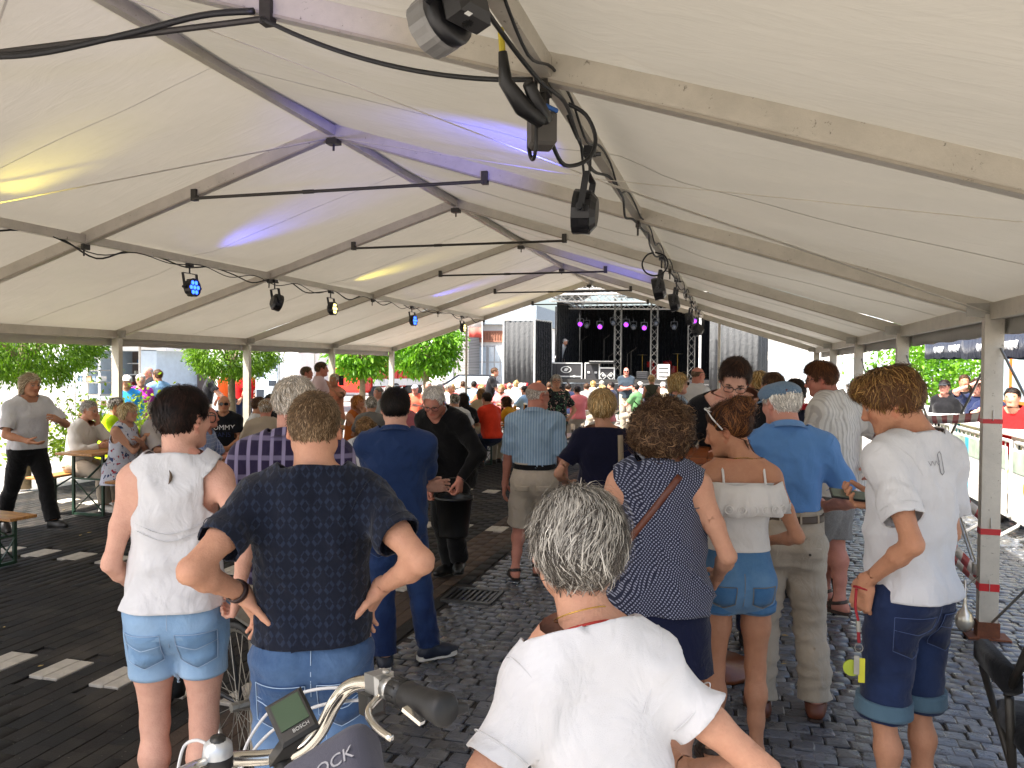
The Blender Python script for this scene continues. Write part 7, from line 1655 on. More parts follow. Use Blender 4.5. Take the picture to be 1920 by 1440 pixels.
def pockets(m, st, z=-.075, w_=.135, hgt=.145, kind='levi', xs=(-1, 1), gap=.092):
    def f(p, root, det):
        s = p.s
        for sg in xs:
            org = p.pel+V3(sg*gap*s, -.30, z*s); ux, uy = V3(1, 0, 0), V3(0, 0, 1)
            ol = [(-w_/2*s, 0), (w_/2*s, 0), (w_/2*s*.94, -hgt*.8*s), (-w_/2*s*.94, -hgt*.8*s), (0, -hgt*s)]
            o, G = patch(p.botF, ol, org, ux, uy, V3(0, 1, 0), m, 'back_pocket', root, .004, 8)
            k = G.shape[0]-1; pth = [G[0, i] for i in range(k+1)]+[G[j, k] for j in range(1, k+1)]+[G[k, i] for i in range(k-1, -1, -1)]+[G[j, 0] for j in range(k-1, -1, -1)]
            MB().tube([Vector(map(float, q+V3(0, -.002, 0))) for q in pth], .0014, 4, False).build('stitching', st, o, True)
            if kind == 'levi': MB().tube([Vector(map(float, G[3, i]+V3(0, -.002, 0)+V3(0, 0, -.018*(1-abs(2*i/k-1))))) for i in range(k+1)], .0013, 4).build('stitching', st, o, True)
            if kind == 'swirl':
                for q in (0, .012): MB().tube([Vector(map(float, G[5, i]+V3(0, -.002, q)+V3(0, 0, .016*math.cos(2*PI*i/k)))) for i in range(k+1)], .0017, 4).build('stitching', st, o, True)
        # centre and side seams
        pts = stick(p.botF, [p.pel+V3(0, -.3, (.03-.02*i)*s) for i in range(9)], V3(0, 1, 0), .001); MB().tube([Vector(map(float, q)) for q in pts], .0015, 4).build('seam', st, root, True)
    return f
def strap_over(p, root, m, frm, to, w_=.028, front=False, name='strap', n=18):
    a, b = np.asarray(frm, f4), np.asarray(to, f4); dr = V3(0, -1 if front else 1, 0); L_ = []
    for i in range(n+1):
        q = a+(b-a)*i/n; L_.append(q-dr*.35)
    up = nrm(np.cross(b-a, dr)); A = stick(p.topF, np.array(L_)+up*w_/2, dr, .006); B = stick(p.topF, np.array(L_)-up*w_/2, dr, .006)
    V = np.concatenate([A, B]); F = np.array([(i, i+1, n+2+i, n+1+i) for i in range(n)]); o = np_mesh(name, V, F, m, root); o.modifiers.new('t', 'SOLIDIFY').thickness = .004; return o
def ringband(p, root, c, d, r, w_, m, name):
    M = frame_from(Vector(map(float, d))); return MB().lathe([(r-.003, -w_/2), (r+.002, -w_/2), (r+.003, 0), (r+.002, w_/2), (r-.003, w_/2)], 20, M, Vector(map(float, c))).build(name, m, root, True)
def multi(*fs):
    def f(p, root, det):
        for g in fs: g(p, root, det)
    return f
# ---- nearest figures
pos = xy(332, 2.9); fc = 24
def x1(p, root, det):
    pockets(denim_l, stitch, kind='levi', hgt=.14)(p, root, det)
    nb = p.neck0+p.MS[:, 2]*(-.012); A = stick(p.topF, [nb+V3(.0, -.3, -.012-.012*i) for i in range(5)], V3(0, 1, 0), .003); MB().tube([Vector(map(float, q+V3(.006*math.sin(i*.8), 0, 0))) for i, q in enumerate(A)], [.001, .004, .006, .005, .001], 6).build('keyhole_edge', skin_mat('skin_tan', SKIN['tan']) if False else stitch_d, root, True)
    for zz in (.70, .685):
        c, M = p.on(zz); Q = stick(p.topF, [c+M[:, 0]*(x*.02-.15)+V3(0, -.3, .02*math.cos(x*.42)) for x in range(16)], V3(0, 1, 0), .0015); MB().tube([Vector(map(float, q)) for q in Q], .0016, 4).build('seam', white_t, root, True)
person('woman with short dark hair in white sleeveless top and pale denim shorts', pos, fc, 2, 'fair', sex='f', h=1.74, w=.94, head=(-34, 2, 0), bulk=.98,
    armR=dict(to=W(pos, fc, 447, 1112, 2.84), pole=(.6, -1, 0), hn=(-1, .2, 0), curl=1.15, thumb=.9), armL=dict(to=(-.18, .18, .92), pole=(-.38, -1, 0), curl=.5),
    legR=dict(to=(.085, .0, .078)), legL=dict(to=(-.085, .03, .078)), top=dict(m=white_t, kind='tank', ease=.020, straight=.92, hem=.54, armh=.088, strap=.068, neck=.012, amp=.004, seed=12, amp2=.010, freq=22, hemtilt=-.1), bottom=dict(m=denim_l, hem=.52, ease=.008, legease=.016, flare=.05, wear=.5, seed=5, amp=.003, top=.60),
    hair=dict(style='short', col='#170d0a', col2='#2a1812', mix=.3, n=7000, length=.04, thick=.013, width=.0013, seed=3, lift=.25), glasses=(dk_frame,), shoes=('shoe', '#d8d4cc'), extra=x1)
pos = xy(588, 2.5); fc = 27
def x2(p, root, det):
    pockets(denim_m, stitch, kind='swirl', hgt=.15, w_=.15, z=-.085)(p, root, det)
    S, E, Wr = p.arm['L']; ringband(p, root, E+(Wr-E)*.88, Wr-E, .034*p.s, .02, mat('dark_bracelet', '#2a1512', .5), 'bracelet')
    make_collar(p, root, cloth_mat('navy_rib', '#0c101c'), dict(band=True, open=0, h=.020, gap=.010, z=.002), det)
    for sg in (-1, 1):
        Q = stick(p.botF, [p.pel+V3(sg*.045, -.3, -.17-.04*i) for i in range(9)], V3(0, 1, 0), .001); MB().tube([Vector(map(float, q)) for q in Q], .0016, 4).build('seam', stitch, root, True)
person('broad man in navy patterned T-shirt and denim shorts, hands on his hips, seen from behind', pos, fc, 2, 'warm', h=1.735, w=.93, belly=.02, bulk=1.0, head=(-4, 3, 0),
    armR=dict(to=(.21, -.03, 1.095), pole=(.62, -1, .05), hd=(-.45, .25, -.85), hn=(.66, -.5, -.35), curl=.55, thumb=-.3), armL=dict(to=(-.21, -.03, 1.095), pole=(-.62, -1, .05), hd=(.45, .25, -.85), hn=(-.66, -.5, -.35), curl=.55, thumb=-.3),
    top=dict(m=navy_lat, kind='tshirt', ease=.022, straight=1.0, cuff=.62, sleeve=.024, hem=.545, neck=.026, amp=.004, amp2=.010, seed=21, freq=24), bottom=dict(m=denim_m, hem=1.42, ease=.010, legease=.024, wear=.45, seed=6, amp=.004, amp2=.006, top=.60),
    hair=dict(style='short', col='#5f4a33', col2='#8a7358', mix=.35, n=9000, length=.016, thick=.005, width=.0011, seed=4, lift=.5, crown=(.015, -.075, .075)), shoes=('shoe', '#3b3b3d'), extra=x2)
pos = xy(548, 3.45); fc = 26
person('grey-haired man in purple checked shirt, half hidden behind the navy T-shirt', pos, fc, 2, 'pink', h=1.77, w=1.06, head=(-38, 0, 0), armL=dict(to=(-.26, .12, 1.0)), armR=dict(to=(.24, .15, 1.0)),
    top=dict(m=purple_ck, kind='shirt', ease=.022, straight=.98, cuff=.75, sleeve=.024, hem=.50, seed=31, amp2=.004, collar=dict(h=.034, fall=.042)), bottom=dict(m=beige, hem=1.95), hair=dict(style='short', col='#b7aa98', col2='#e0d8cc', mix=.5, n=5000, length=.028, thick=.008, width=.0013, seed=6, lift=.4), glasses=(dk_frame,))
pos = xy(742, 4.7); fc = 20
def x4(p, root, det): pockets(denim_n, mat('stitch_navy', '#4a68a0', .8), kind='plain')(p, root, det)
person('man in royal blue polo shirt and dark jeans, arms folded, seen from behind', pos, fc, 2, 'fair', h=1.68, w=1.06, head=(6, 4, 0), armR=dict(to=(-.04, .25, 1.10), pole=(1, -.25, -.7), hd=(-1, .1, .1), hn=(0, -1, 0)), armL=dict(to=(.185, .175, 1.055), pole=(-1, -.2, -.7), hd=(1, -.12, .1), hn=(-.1, -1, 0), curl=.5),
    legR=dict(to=W(pos, fc, 806, 1222, 4.85), yaw=-62, pitch=0), legL=dict(to=W(pos, fc, 722, 1245, 4.72), yaw=8),
    top=dict(m=blue_polo, kind='polo', ease=.020, straight=.95, cuff=.72, sleeve=.022, hem=.485, seed=41, amp2=.009, collar=dict(h=.032, fall=.036)), bottom=dict(m=denim_n, hem=1.97, ease=.006, legease=.014, seed=7, wear=.2, amp2=.007),
    hair=dict(style='short', col='#120d0b', col2='#241a15', mix=.2, n=6000, length=.03, thick=.014, width=.0013, seed=7, lift=.3), shoes=('sneaker', '#1b2030', '#d8d4cb'), extra=x4)
pos = xy(1146, 1.44); fc = 30
def x8(p, root, det):
    nb = p.neck0; R = p.neckp[0][3]; n = 26
    for nm, m_, rr, dz, r_, t0, t1 in (('necklace', gold, .004, .030, .0012, 0, 1), ('red_neck_edge', mat('red_trim', '#a8342c', .8), .011, .002, .0030, 0, 1)):
        P = []
        for i in range(n+1): a = 2*PI*i/n; P.append(nb+p.MS[:, 0]*math.sin(a)*(R+rr)*1.06+p.MS[:, 1]*math.cos(a)*(R+rr)+p.MS[:, 2]*(dz-.42*math.cos(a)*(R+rr)))
        MB().tube([Vector(map(float, q)) for q in P], r_, 6, False).build(nm, m_, root, True)
    make_collar(p, root, white_t, dict(band=True, open=0, h=.012, gap=.013, z=-.002), det)
    for sd in 'RL':      # rolled sleeve hem and armhole seam
        A, E, _ = p.arm[sd]
person('grey-haired woman in white T-shirt in the foreground, seen from behind', pos, fc, 2, 'warm', sex='f', h=1.585, w=.80, head=(-12, 8, 3), bulk=.98, lean=(6, -8), neckf=.10, shw=.86, shz=.018,
    armR=dict(to=(.21, .12, .98), pole=(.5, -1, .1), hn=(-1, .3, 0)), armL=dict(to=(-.21, .14, .98), pole=(-.5, -1, .1), hn=(1, .3, 0)), top=dict(m=white_t, kind='tshirt', ease=.018, straight=.96, cuff=.50, sleeve=.020, hem=.50, neck=.002, neckw=1.1, amp=.003, amp2=.009, seed=52, freq=20), bottom=dict(m=denim_m, hem=1.9),
    hair=dict(style='short', col='#4a443e', col2='#aba69c', mix=.5, n=32000, length=.05, thick=.012, width=.0008, seed=8, lift=.30, back=.004, crown=(0, -.03, .12)), shoes=('shoe', '#2a2522'), extra=x8)
pos = xy(1238, 3.2); fc = 2
def x9(p, root, det):
    strap_over(p, root, leather, p.sh['R']*.55+p.neck0*.45+V3(0, 0, .02), p.pel+V3(-.16, 0, .16), .026, name='bag_strap')
    for zz in (.745,):
        c, M = p.on(zz); Q = stick(p.topF, [c+M[:, 0]*(x*.02-.16)+V3(0, -.3, 0) for x in range(17)], V3(0, 1, 0), .0015); MB().tube([Vector(map(float, q)) for q in Q], .0018, 4).build('yoke_seam', dots, root, True)
    make_collar(p, root, dots, dict(band=True, open=25, h=.026, gap=.012, z=.004), det)
person('curly brown-haired woman in navy dotted sleeveless blouse and navy skirt with brown bag strap', pos, fc, 2, 'warm', sex='f', h=1.68, w=1.06, head=(-22, 8, 0), bulk=1.1, armR=dict(to=(.235, .20, .92), pole=(.5, -1, -.1), curl=.6), armL=dict(to=(-.22, .22, .95), pole=(-.6, -1, 0)),
    top=dict(m=dots, kind='tank', ease=.026, straight=1.02, hem=.50, armh=.078, strap=.075, neck=.012, seed=61, amp=.004, amp2=.010, flare=.02), bottom=dict(m=skirt_n, kind='skirt', low=.59, ease=.016, flare=.035, seed=8, amp=.006, amp2=.006, freq=16, hemtilt=.05),
    hair=dict(style='curly', col='#3a2618', col2='#6e543c', mix=.35, n=15000, length=.075, thick=.026, width=.0015, seed=9, curl=.7, lift=.6), shoes=('shoe', '#2a211d'), extra=x9)
pos = xy(1388, 3.55); fc = 14
def x10(p, root, det):
    pockets(denim_s, mat('stitch_tan', '#8a7a5a', .8), kind='plain', hgt=.105, w_=.11, z=-.03)(p, root, det)
    for sd in 'RL': leg_cuff(p, root, denim_s, sd, .30, .035, .008)
    # ruffle over the upper arms and back
    n = 72; V = []; c, M = p.on(.770)
    for i in range(n+1):
        a = 2*PI*i/n; wv = 1+.035*math.sin(a*19)+.02*math.sin(a*31)
        for j, (z_, e) in enumerate(((.02, .006), (-.02, .016), (-.065, .030), (-.115, .040))):
            V.append(c+M[:, 0]*math.sin(a)*(.195+e)*p.s*(1+(wv-1)*j*.5)+M[:, 1]*(math.cos(a)*(.125+e)*p.s*(1+(wv-1)*j*.6)-.008)+M[:, 2]*(z_+.006*math.sin(a*7)))
    F = np.array([(i*4+j, i*4+4+j, i*4+5+j, i*4+1+j) for i in range(n) for j in range(3)]); lace = cloth_mat('white_lace', '#dcd9d5', fold=.008); o = np_mesh('ruffle', np.array(V, f4), F, lace, root); o.modifiers.new('t', 'SOLIDIFY').thickness = .003
    for k in range(26):                                   # eyelet embroidery near the hem of the ruffle
        a = 2*PI*(k+.5)/26; q = c+M[:, 0]*math.sin(a)*(.195+.034)*p.s*1.02+M[:, 1]*(math.cos(a)*(.125+.034)*p.s*1.02-.008)+M[:, 2]*(-.088); d_ = nrm(M[:, 0]*math.sin(a)*.6+M[:, 1]*math.cos(a))
        MB().lathe([(.013, -.001), (.017, .003), (.021, -.001)], 12, frame_from(Vector(map(float, d_))), Vector(map(float, q))).build('eyelet', lace, root, True); MB().lathe([(.006, -.001), (.008, .004), (.010, -.001)], 10, frame_from(Vector(map(float, d_))), Vector(map(float, q))).build('eyelet', lace, root, True)
    for sg in (1, -1):
        S = p.cS+p.MS[:, 0]*sg*.095*p.s; P = [S+V3(0, .105, -.08), S+V3(0, .085, -.03), S+V3(0, .045, .035), S+V3(0, -.01, .052), S+V3(0, -.06, .03), S+V3(0, -.095, -.03), S+V3(0, -.105, -.085)]; MB().tube(smooth_path([Vector(map(float, q)) for q in P]), .006, 6).build('shoulder_strap', lace, root, True)
    nb = p.neck0; R = p.neckp[0][3]; P = []
    for i in range(27): a = 2*PI*i/26; P.append(Vector(map(float, nb+p.MS[:, 0]*math.sin(a)*(R+.012)*1.1+p.MS[:, 1]*math.cos(a)*(R+.014)*1.1+p.MS[:, 2]*(-.002-.5*math.cos(a)*(R+.012)))))
    MB().tube(P, .0012, 5, False).build('necklace', gold, root, True)
    for i in range(0, 26, 3): MB().lathe([(0, -.003), (.003, 0), (0, .003)], 6, None, P[i]).build('pearl', gold, root, True)
    # white sunglasses pushed up into the hair
    hd = lambda x, y, z_: Vector(map(float, p.hd(x, y, z_))); wf = mat('white_plastic', '#dedede', .25); b = MB()
    for sg in (1, -1):
        R_ = [hd(sg*.036+.030*math.cos(k*.524), .052+.014*math.sin(k*.524)*1.0, .118+.012*math.sin(k*.524)) for k in range(12)]; b.tube(R_+[R_[0]], .0035, 6, False); b.tube([hd(sg*.068, .050, .116), hd(sg*.092, .030, .075), hd(sg*.096, -.004, .012)], .0035, 6)
    b.tube([hd(-.01, .056, .122), hd(.01, .056, .122)], .003, 6); g_ = b.build('sunglasses', wf, root, True)
    for sg in (1, -1): MB().add([hd(sg*.036+.028*math.cos(k*.524), .052+.013*math.sin(k*.524), .118+.011*math.sin(k*.524)) for k in range(12)], [tuple(range(12))]).build('lens', mat('pale_lens', '#a9a59c', .1), g_)
    b = MB()
    for k in range(70):                                   # loose wisps and the strand down the back
        a = rng.uniform(0, 6.28); q0 = p.hd(.05*math.sin(a)*.6, -.07, -.055); q1 = q0+p.HM@V3(rng.uniform(-.02, .02), -.012, -.05*rng.random()-.01); b.tube([Vector(map(float, q0)), Vector(map(float, q1))], [.0016, .0004], 3, False)
    for i in range(14): b.tube([Vector(map(float, p.hd(.03+i*.0012, -.06, -.05))), Vector(map(float, p.hd(.05+i*.001, -.085, -.14))), Vector(map(float, p.hd(.072+i*.001, -.07, -.22)))], [.0016, .0014, .0005], 3, False)
    b.build('hair_wisps', mat('brown_wisps', '#4a2c18', .5), root)
person('girl with hair bun and white sunglasses in white off-shoulder top and denim shorts', pos, fc, 2, 'tan', sex='f', h=1.66, w=.90, head=(62, 16, 0), bulk=.95, armL=dict(to=(-.16, .30, 1.02), pole=(-.7, -1, -.3)), armR=dict(to=(.19, .22, .98), pole=(.6, -1, -.3)),
    top=dict(m=cloth_mat('white_blouse', '#dad7d3', fold=.012), kind='off', off=-.055, ease=.016, straight=.85, hem=.60, seed=71, amp2=.004), bottom=dict(m=denim_s, hem=.32, ease=.008, legease=.012, wear=.45, seed=9, top=.61),
    hair=dict(style='bun', col='#3b2113', col2='#7a4d28', mix=.35, n=9000, length=.06, thick=.012, width=.0012, seed=10, comb='bun', lift=.25), shoes=('sandal', '#3a2a20'), extra=x10)
pos = xy(1478, 4.1); fc = 6
def x11(p, root, det):
    belt(p, root, mat('belt_brown', '#4a3c2e', .6), .592, .034, .006); m = beige
    for x in (-.14, -.05, .05, .14):
        c, M = p.on(.592); Q = stick(p.botF, [c+V3(x, -.3, z_) for z_ in (-.022, 0, .022)], V3(0, 1, 0), .010); MB().tube([Vector(map(float, q)) for q in Q], .006, 4).build('belt_loop', beige, root)
    org = p.pel+V3(.09, -.3, -.03); o, G = patch(p.botF, [(-.06, 0), (.06, 0), (.06, -.012), (-.06, -.012)], org, V3(1, 0, 0), V3(0, 0, 1), V3(0, 1, 0), beige, 'welt_pocket', root, .003, 4); MB().lathe([(0, 0), (.007, 0), (.006, .003), (0, .003)], 10, Matrix.Rotation(PI/2, 3, 'X'), Vector(map(float, stick(p.botF, [org+V3(.0, 0, -.03)], V3(0, 1, 0), .003)[0]))).build('button', mat('dark_button', '#3a3029', .4), root)
    # flat cap
    hd = lambda x, y, z_: p.hd(x, y, z_); F = fld([('el', hd(0, -.012, .055), V3(.092, .116, .062)*p.hz, p.HM, 0, .02, False), ('el', hd(0, .03, .058), V3(.086, .10, .045)*p.hz, p.HM, 0, .03, False)]); P, Q = surf(F, p.HC-.2, p.HC+.25, .008, 1); P, T = clip(P, tri(Q), (p.hd(0, 0, .030)-P)@nrm(p.HM[:, 2]+p.HM[:, 1]*.12)); P, T = finish(P, T, 5, .002, 60, (1, 1, 1), .008, .006)
    capm = cloth_mat('cap_blue', '#5d7690', 'heather', '#8299ae', fold=.008); cap_ = np_mesh('cap', P, T, capm, root); V = []; n = 16
    for i in range(n+1):
        a = -1.15+2.3*i/n
        for r_, z_ in ((.095, .042), (.125, .036), (.150, .024)): V.append(hd(math.sin(a)*r_*.72, math.cos(a)*r_*1.02-.01, z_-.012*abs(math.sin(a))))
    b = np_mesh('cap_peak', np.array(V, f4), np.array([(i*3+j, i*3+3+j, i*3+4+j, i*3+1+j) for i in range(n) for j in range(2)]), capm, root); b.modifiers.new('t', 'SOLIDIFY').thickness = .004
    q = hd(-.045, -.105, .058); MB().bevbox(Vector(map(float, q)), (.018, .006, .022), .001, M=Matrix(p.HM.tolist())@Matrix.Rotation(-.4, 3, 'Z')).build('cap_label', mat('label_maroon', '#5a1f22', .7), root)
    make_collar(p, root, cloth_mat('sky_rib', '#668fc2'), dict(h=.034, fall=.04), det) if False else None
person('elderly man in flat cap, sky blue polo shirt and beige trousers, seen from behind', pos, fc, 2, 'pink', h=1.765, w=.98, belly=.02, head=(34, 8, 0), neckf=.12, lean=(5, 0), armR=dict(to=(.24, .26, 1.05), pole=(.7, -1, -.2), hd=(-.5, .9, .1)), armL=dict(to=(-.2, .28, 1.08), pole=(-.7, -1, -.2)),
    legR=dict(to=W(pos, fc, 1530, 1320, 4.10), yaw=-14), legL=dict(to=W(pos, fc, 1425, 1318, 4.12), yaw=10), top=dict(m=sky_polo, kind='polo', ease=.012, straight=.96, cuff=.80, sleeve=.020, hem=.585, seed=81, amp2=.010, collar=dict(h=.036, fall=.040, mat=cloth_mat('sky_rib', '#668fc2'))), bottom=dict(m=beige, hem=1.96, ease=.018, legease=.024, top=.612, seed=10, amp=.004, amp2=.008, freq=24),
    hair=dict(style='fringe', col='#c9c3ba', col2='#f0ece4', mix=.5, n=3500, length=.035, thick=.012, width=.0013, seed=11, lift=.4), shoes=('shoe', '#5a2c18', '#2a1a12'), extra=x11)
pos = xy(1565, 5.85); fc = 62
def x13(p, root, det): pass
person('tall man with glasses in white striped shirt and grey shorts, in profile facing left', pos, fc, 2, 'red', h=1.89, w=1.14, belly=.05, head=(26, 12, 0), neckf=.1, lean=(6, 0), armR=dict(to=W(pos, fc, 1640, 870, 5.7), pole=(.8, -1, 0)), armL=dict(to=(-.16, .34, 1.12), pole=(-.7, -1, -.4)),
    legR=dict(to=W(pos, fc, 1575, 1135, 5.82), yaw=-5), legL=dict(to=W(pos, fc, 1545, 1120, 6.05), yaw=8), top=dict(m=white_l, kind='shirt', ease=.034, straight=1.04, cuff=.88, sleeve=.034, hem=.47, seed=91, amp=.006, amp2=.010, freq=20, collar=dict(h=.038, fall=.045)), bottom=dict(m=grey_sh, hem=.92, ease=.012, legease=.030, flare=.14, seed=11, amp2=.006),
    hair=dict(style='short', col='#4a2a17', col2='#6e4526', mix=.3, n=6000, length=.045, thick=.016, width=.0014, seed=12, top=.008, lift=.45), glasses=(dk_frame,), shoes=('sandal', '#3a2a22'), extra=x13)
pos = xy(1712, 3.0); fc = 44
P14 = {}
def x14(p, root, det):
    pockets(denim_d, mat('stitch_dk', '#4a5a80', .8), kind='levi', hgt=.15, w_=.14)(p, root, det)
    for sd in 'RL': leg_cuff(p, root, cloth_mat('denim_inside', '#4f6878', fold=.006), sd, .965, .055, .012)
    make_collar(p, root, white_t, dict(band=True, open=0, h=.016, gap=.010, z=.0), det); P14['p'] = p
    q = stick(p.topF, [p.on(.79)[0]+V3(x*.01, -.3, z_) for x, z_ in ((-1, .03), (-1, -.035), (0, -.045), (1, -.035), (1, .03), (0, .04), (-1, .03))], V3(0, 1, 0), .002); MB().tube([Vector(map(float, a)) for a in q], .0018, 4).build('back_print', mat('grey_print2', '#8f8f92', .8), root)
    q = stick(p.topF, [p.on(.79)[0]+V3(-.07+x*.01, -.3, .008*(-1)**x) for x in range(7)], V3(0, 1, 0), .002); MB().tube([Vector(map(float, a)) for a in q], .0012, 4).build('back_print', mat('grey_print2', '#8f8f92', .8), root)
person('tall boy with tousled hair in white T-shirt and dark denim shorts, looking at phone', pos, fc, 2, 'tan', h=1.85, w=.80, head=(36, 22, 0), neckf=.14, bulk=.86, armL=dict(to=W(pos, fc, 1622, 1092, 2.93), pole=(-.25, -1, 0), hd=(.1, .3, -1), hn=(1, .1, 0), curl=.9), armR=dict(to=W(pos, fc, 1650, 945, 3.22), pole=(.9, -1, -.3), hd=(-.75, .62, .1), hn=(-.2, -.3, .95), curl=.75, thumb=.2),
    top=dict(m=white_t, kind='tshirt', ease=.024, straight=.98, cuff=.70, sleeve=.030, hem=.515, seed=101, amp=.005, amp2=.014, freq=18, neck=.008), bottom=dict(m=denim_d, hem=1.0, ease=.008, legease=.030, flare=.12, wear=.25, seed=12, amp2=.005),
    hair=dict(style='messy', col='#57391f', col2='#92703f', mix=.4, n=14000, length=.06, thick=.012, width=.0012, seed=13, curl=.10, lift=.40), shoes=('sneaker', '#e0ddd6', '#e8e6e0'), extra=x14)
q = P14['p']; wr, D, Nn, Tt, H = q.hand['R']; mw = q.root.matrix_basis if False else Matrix.Translation(q.root.location) @ Matrix.Rotation(q.root.rotation_euler.z, 4, 'Z')
ph = empty('phone', mw @ Vector(map(float, wr+D*.10+Nn*.022))); tag(ph, 'dark smartphone held in the hand of the teenage boy', 'phone'); ph.rotation_euler = (mw.to_3x3() @ Matrix((Vector(map(float, Tt)), Vector(map(float, D)), Vector(map(float, np.cross(Tt, D))))).transposed()).to_euler()
MB().bevbox((0, .02, 0), (.074, .152, .009), .003).build('case', blackp, ph); MB().box((0, .02, .0052 if float(np.cross(Tt, D)@Nn) > 0 else -.0052), (.066, .14, .001)).build('screen', mat('phone_screen', '#59685f', .12), ph)
wr, D, Nn, Tt, H = q.hand['L']; ly = empty('lanyard', mw @ Vector(map(float, wr+D*.02))); tag(ly, 'red lanyard with keys and yellow tags hanging from the boy\'s left wrist', 'lanyard'); redl = mat('lanyard_red', '#8f1420', .7)
MB().tube([(.034*math.cos(a), .03*math.sin(a), .004*math.sin(a*2)) for a in [k*.42 for k in range(16)]], .005, 6, False).build('wrist_loop', redl, ly, True); MB().tube(smooth_path([(-.03, -.03, .0), (-.035, -.05, -.06), (-.025, -.055, -.11)]), .005, 6).build('cord', redl, ly, True); MB().tube([(-.025, -.055, -.11), (-.024, -.055, -.15)], .008, 8).build('sleeve', galv, ly); MB().tube([(-.024, -.055, -.15), (-.022, -.056, -.19)], .006, 6).build('cord_end', redl, ly)
MB().tube([(-.022+.014*math.cos(a), -.056, -.21+.016*math.sin(a)) for a in [k*.63 for k in range(11)]], .0016, 5, False).build('key_ring', galv, ly); MB().bevbox((-.012, -.06, -.29), (.022, .006, .09), .002).build('yellow_tag', mat('tag_yellow', '#c9c22e', .5), ly); MB().lathe([(0, -.003), (.03, -.003), (.03, .003), (0, .003)], 16, Matrix.Rotation(PI/2, 3, 'X'), (-.045, -.056, -.285)).build('round_tag', mat('tag_lime', '#9aa82a', .5), ly); MB().bevbox((-.030, -.066, -.27), (.018, .004, .07), .002).build('key', galv, ly)
# ---- second row
pos = xy(848, 6.75); fc = 168
def x5(p, root, det): make_collar(p, root, mat('clerical_white', '#e8e8e6', .5), dict(band=True, open=0, h=.022, gap=.006, z=.012), det)
PR = person('white-haired priest in black suit bending forward with a bucket', pos, fc, 2, 'red', h=1.75, w=1.04, lean=(38, 0), head=(18, 32, 0), neckf=.1, armL=dict(to=W(pos, fc, 862, 900, 6.42), pole=(-1, -.6, 0), hd=(0, .1, -1), hn=(1, 0, 0), curl=1.1), armR=dict(to=W(pos, fc, 812, 930, 6.45), pole=(1, -.6, 0), hd=(.1, .2, -1), curl=1.0),
    legR=dict(to=W(pos, fc, 845, 1056, 6.85), yaw=-10), legL=dict(to=W(pos, fc, 862, 1050, 6.75), yaw=25), top=dict(m=black_c, kind='jacket', long=True, cuff=1.93, ease=.030, straight=1.0, sleeve=.022, hem=.44, seed=111, amp2=.006, neck=.02), bottom=dict(m=black_c, hem=1.97, legease=.022, seed=13),
    hair=dict(style='short', col='#c4beb4', col2='#efebe4', mix=.5, n=5000, length=.04, thick=.012, width=.0014, seed=14, line=[(-.13, -.072), (-.06, -.07), (-.03, -.03), (-.012, .030), (.012, .030), (.022, .01), (.036, .0), (.04, .05), (.05, .085), (.13, .095)]), glasses=(dk_frame,), shoes=('shoe', '#0d0d0d'), extra=x5)
bk_c = at(851, 968, 6.4); bk = empty('bucket', (bk_c.x, bk_c.y, bk_c.z-.16)); tag(bk, 'black plastic bucket hanging from the priest\'s hand', 'bucket'); MB().lathe([(0, 0), (.115, 0), (.118, .02), (.150, .30), (.158, .30), (.158, .325), (.150, .325), (.146, .31), (.112, .02), (0, .012)], 28).build('pail', mat('black_pail', '#0f1011', .4, var=.1), bk, True)
MB().tube([(.152*math.cos(a), .02, .31+.16*math.sin(a)) for a in [k*PI/14 for k in range(15)]], .004, 6).build('handle', dark_metal, bk, True)
pos = xy(1003, 6.6); fc = 10
def x6(p, root, det): belt(p, root, black_t, .582, .04, .007); [patch(p.botF, [(-.06, 0), (.06, 0), (.06, -.05), (-.06, -.05)], p.pel+V3(sg*.09, -.3, -.07), V3(1, 0, 0), V3(0, 0, 1), V3(0, 1, 0), beige2, 'pocket_flap', root, .006, 5) for sg in (-1, 1)]
person('bald man with sunglasses in light blue striped shirt, black belt and beige cargo shorts', pos, fc, 2, 'red', h=1.69, w=.98, head=(-52, 2, 0), armR=dict(to=(.265, .06, .80), pole=(.4, -1, 0)), armL=dict(to=(-.255, .1, .80), pole=(-.4, -1, 0)), legL=dict(to=W(pos, fc, 966, 1068, 6.62), yaw=18), legR=dict(to=W(pos, fc, 1008, 1060, 6.7), yaw=-5),
    top=dict(m=stripe_b, kind='shirt', ease=.016, straight=.98, cuff=.90, sleeve=.030, hem=.575, seed=121, amp2=.010, collar=dict(h=.036, fall=.042)), bottom=dict(m=beige2, hem=.97, ease=.020, legease=.034, flare=.12, seed=14, amp2=.006, top=.60),
    hair=dict(style='fringe', col='#b8aca0', col2='#ddd5cc', mix=.5, n=1800, length=.012, thick=.004, width=.0013, seed=15), glasses=(dk_frame, lens_d), shoes=('sandal', '#241a15'), extra=x6)
pos = xy(1130, 5.55); fc = 10
def x7(p, root, det): strap_over(p, root, mat('beige_strap', '#a09078', .7), p.sh['R']*.8+p.neck0*.2+V3(0, 0, .02), p.sh['R']*.9+V3(-.0, 0, -.34), .036, name='bag_strap')
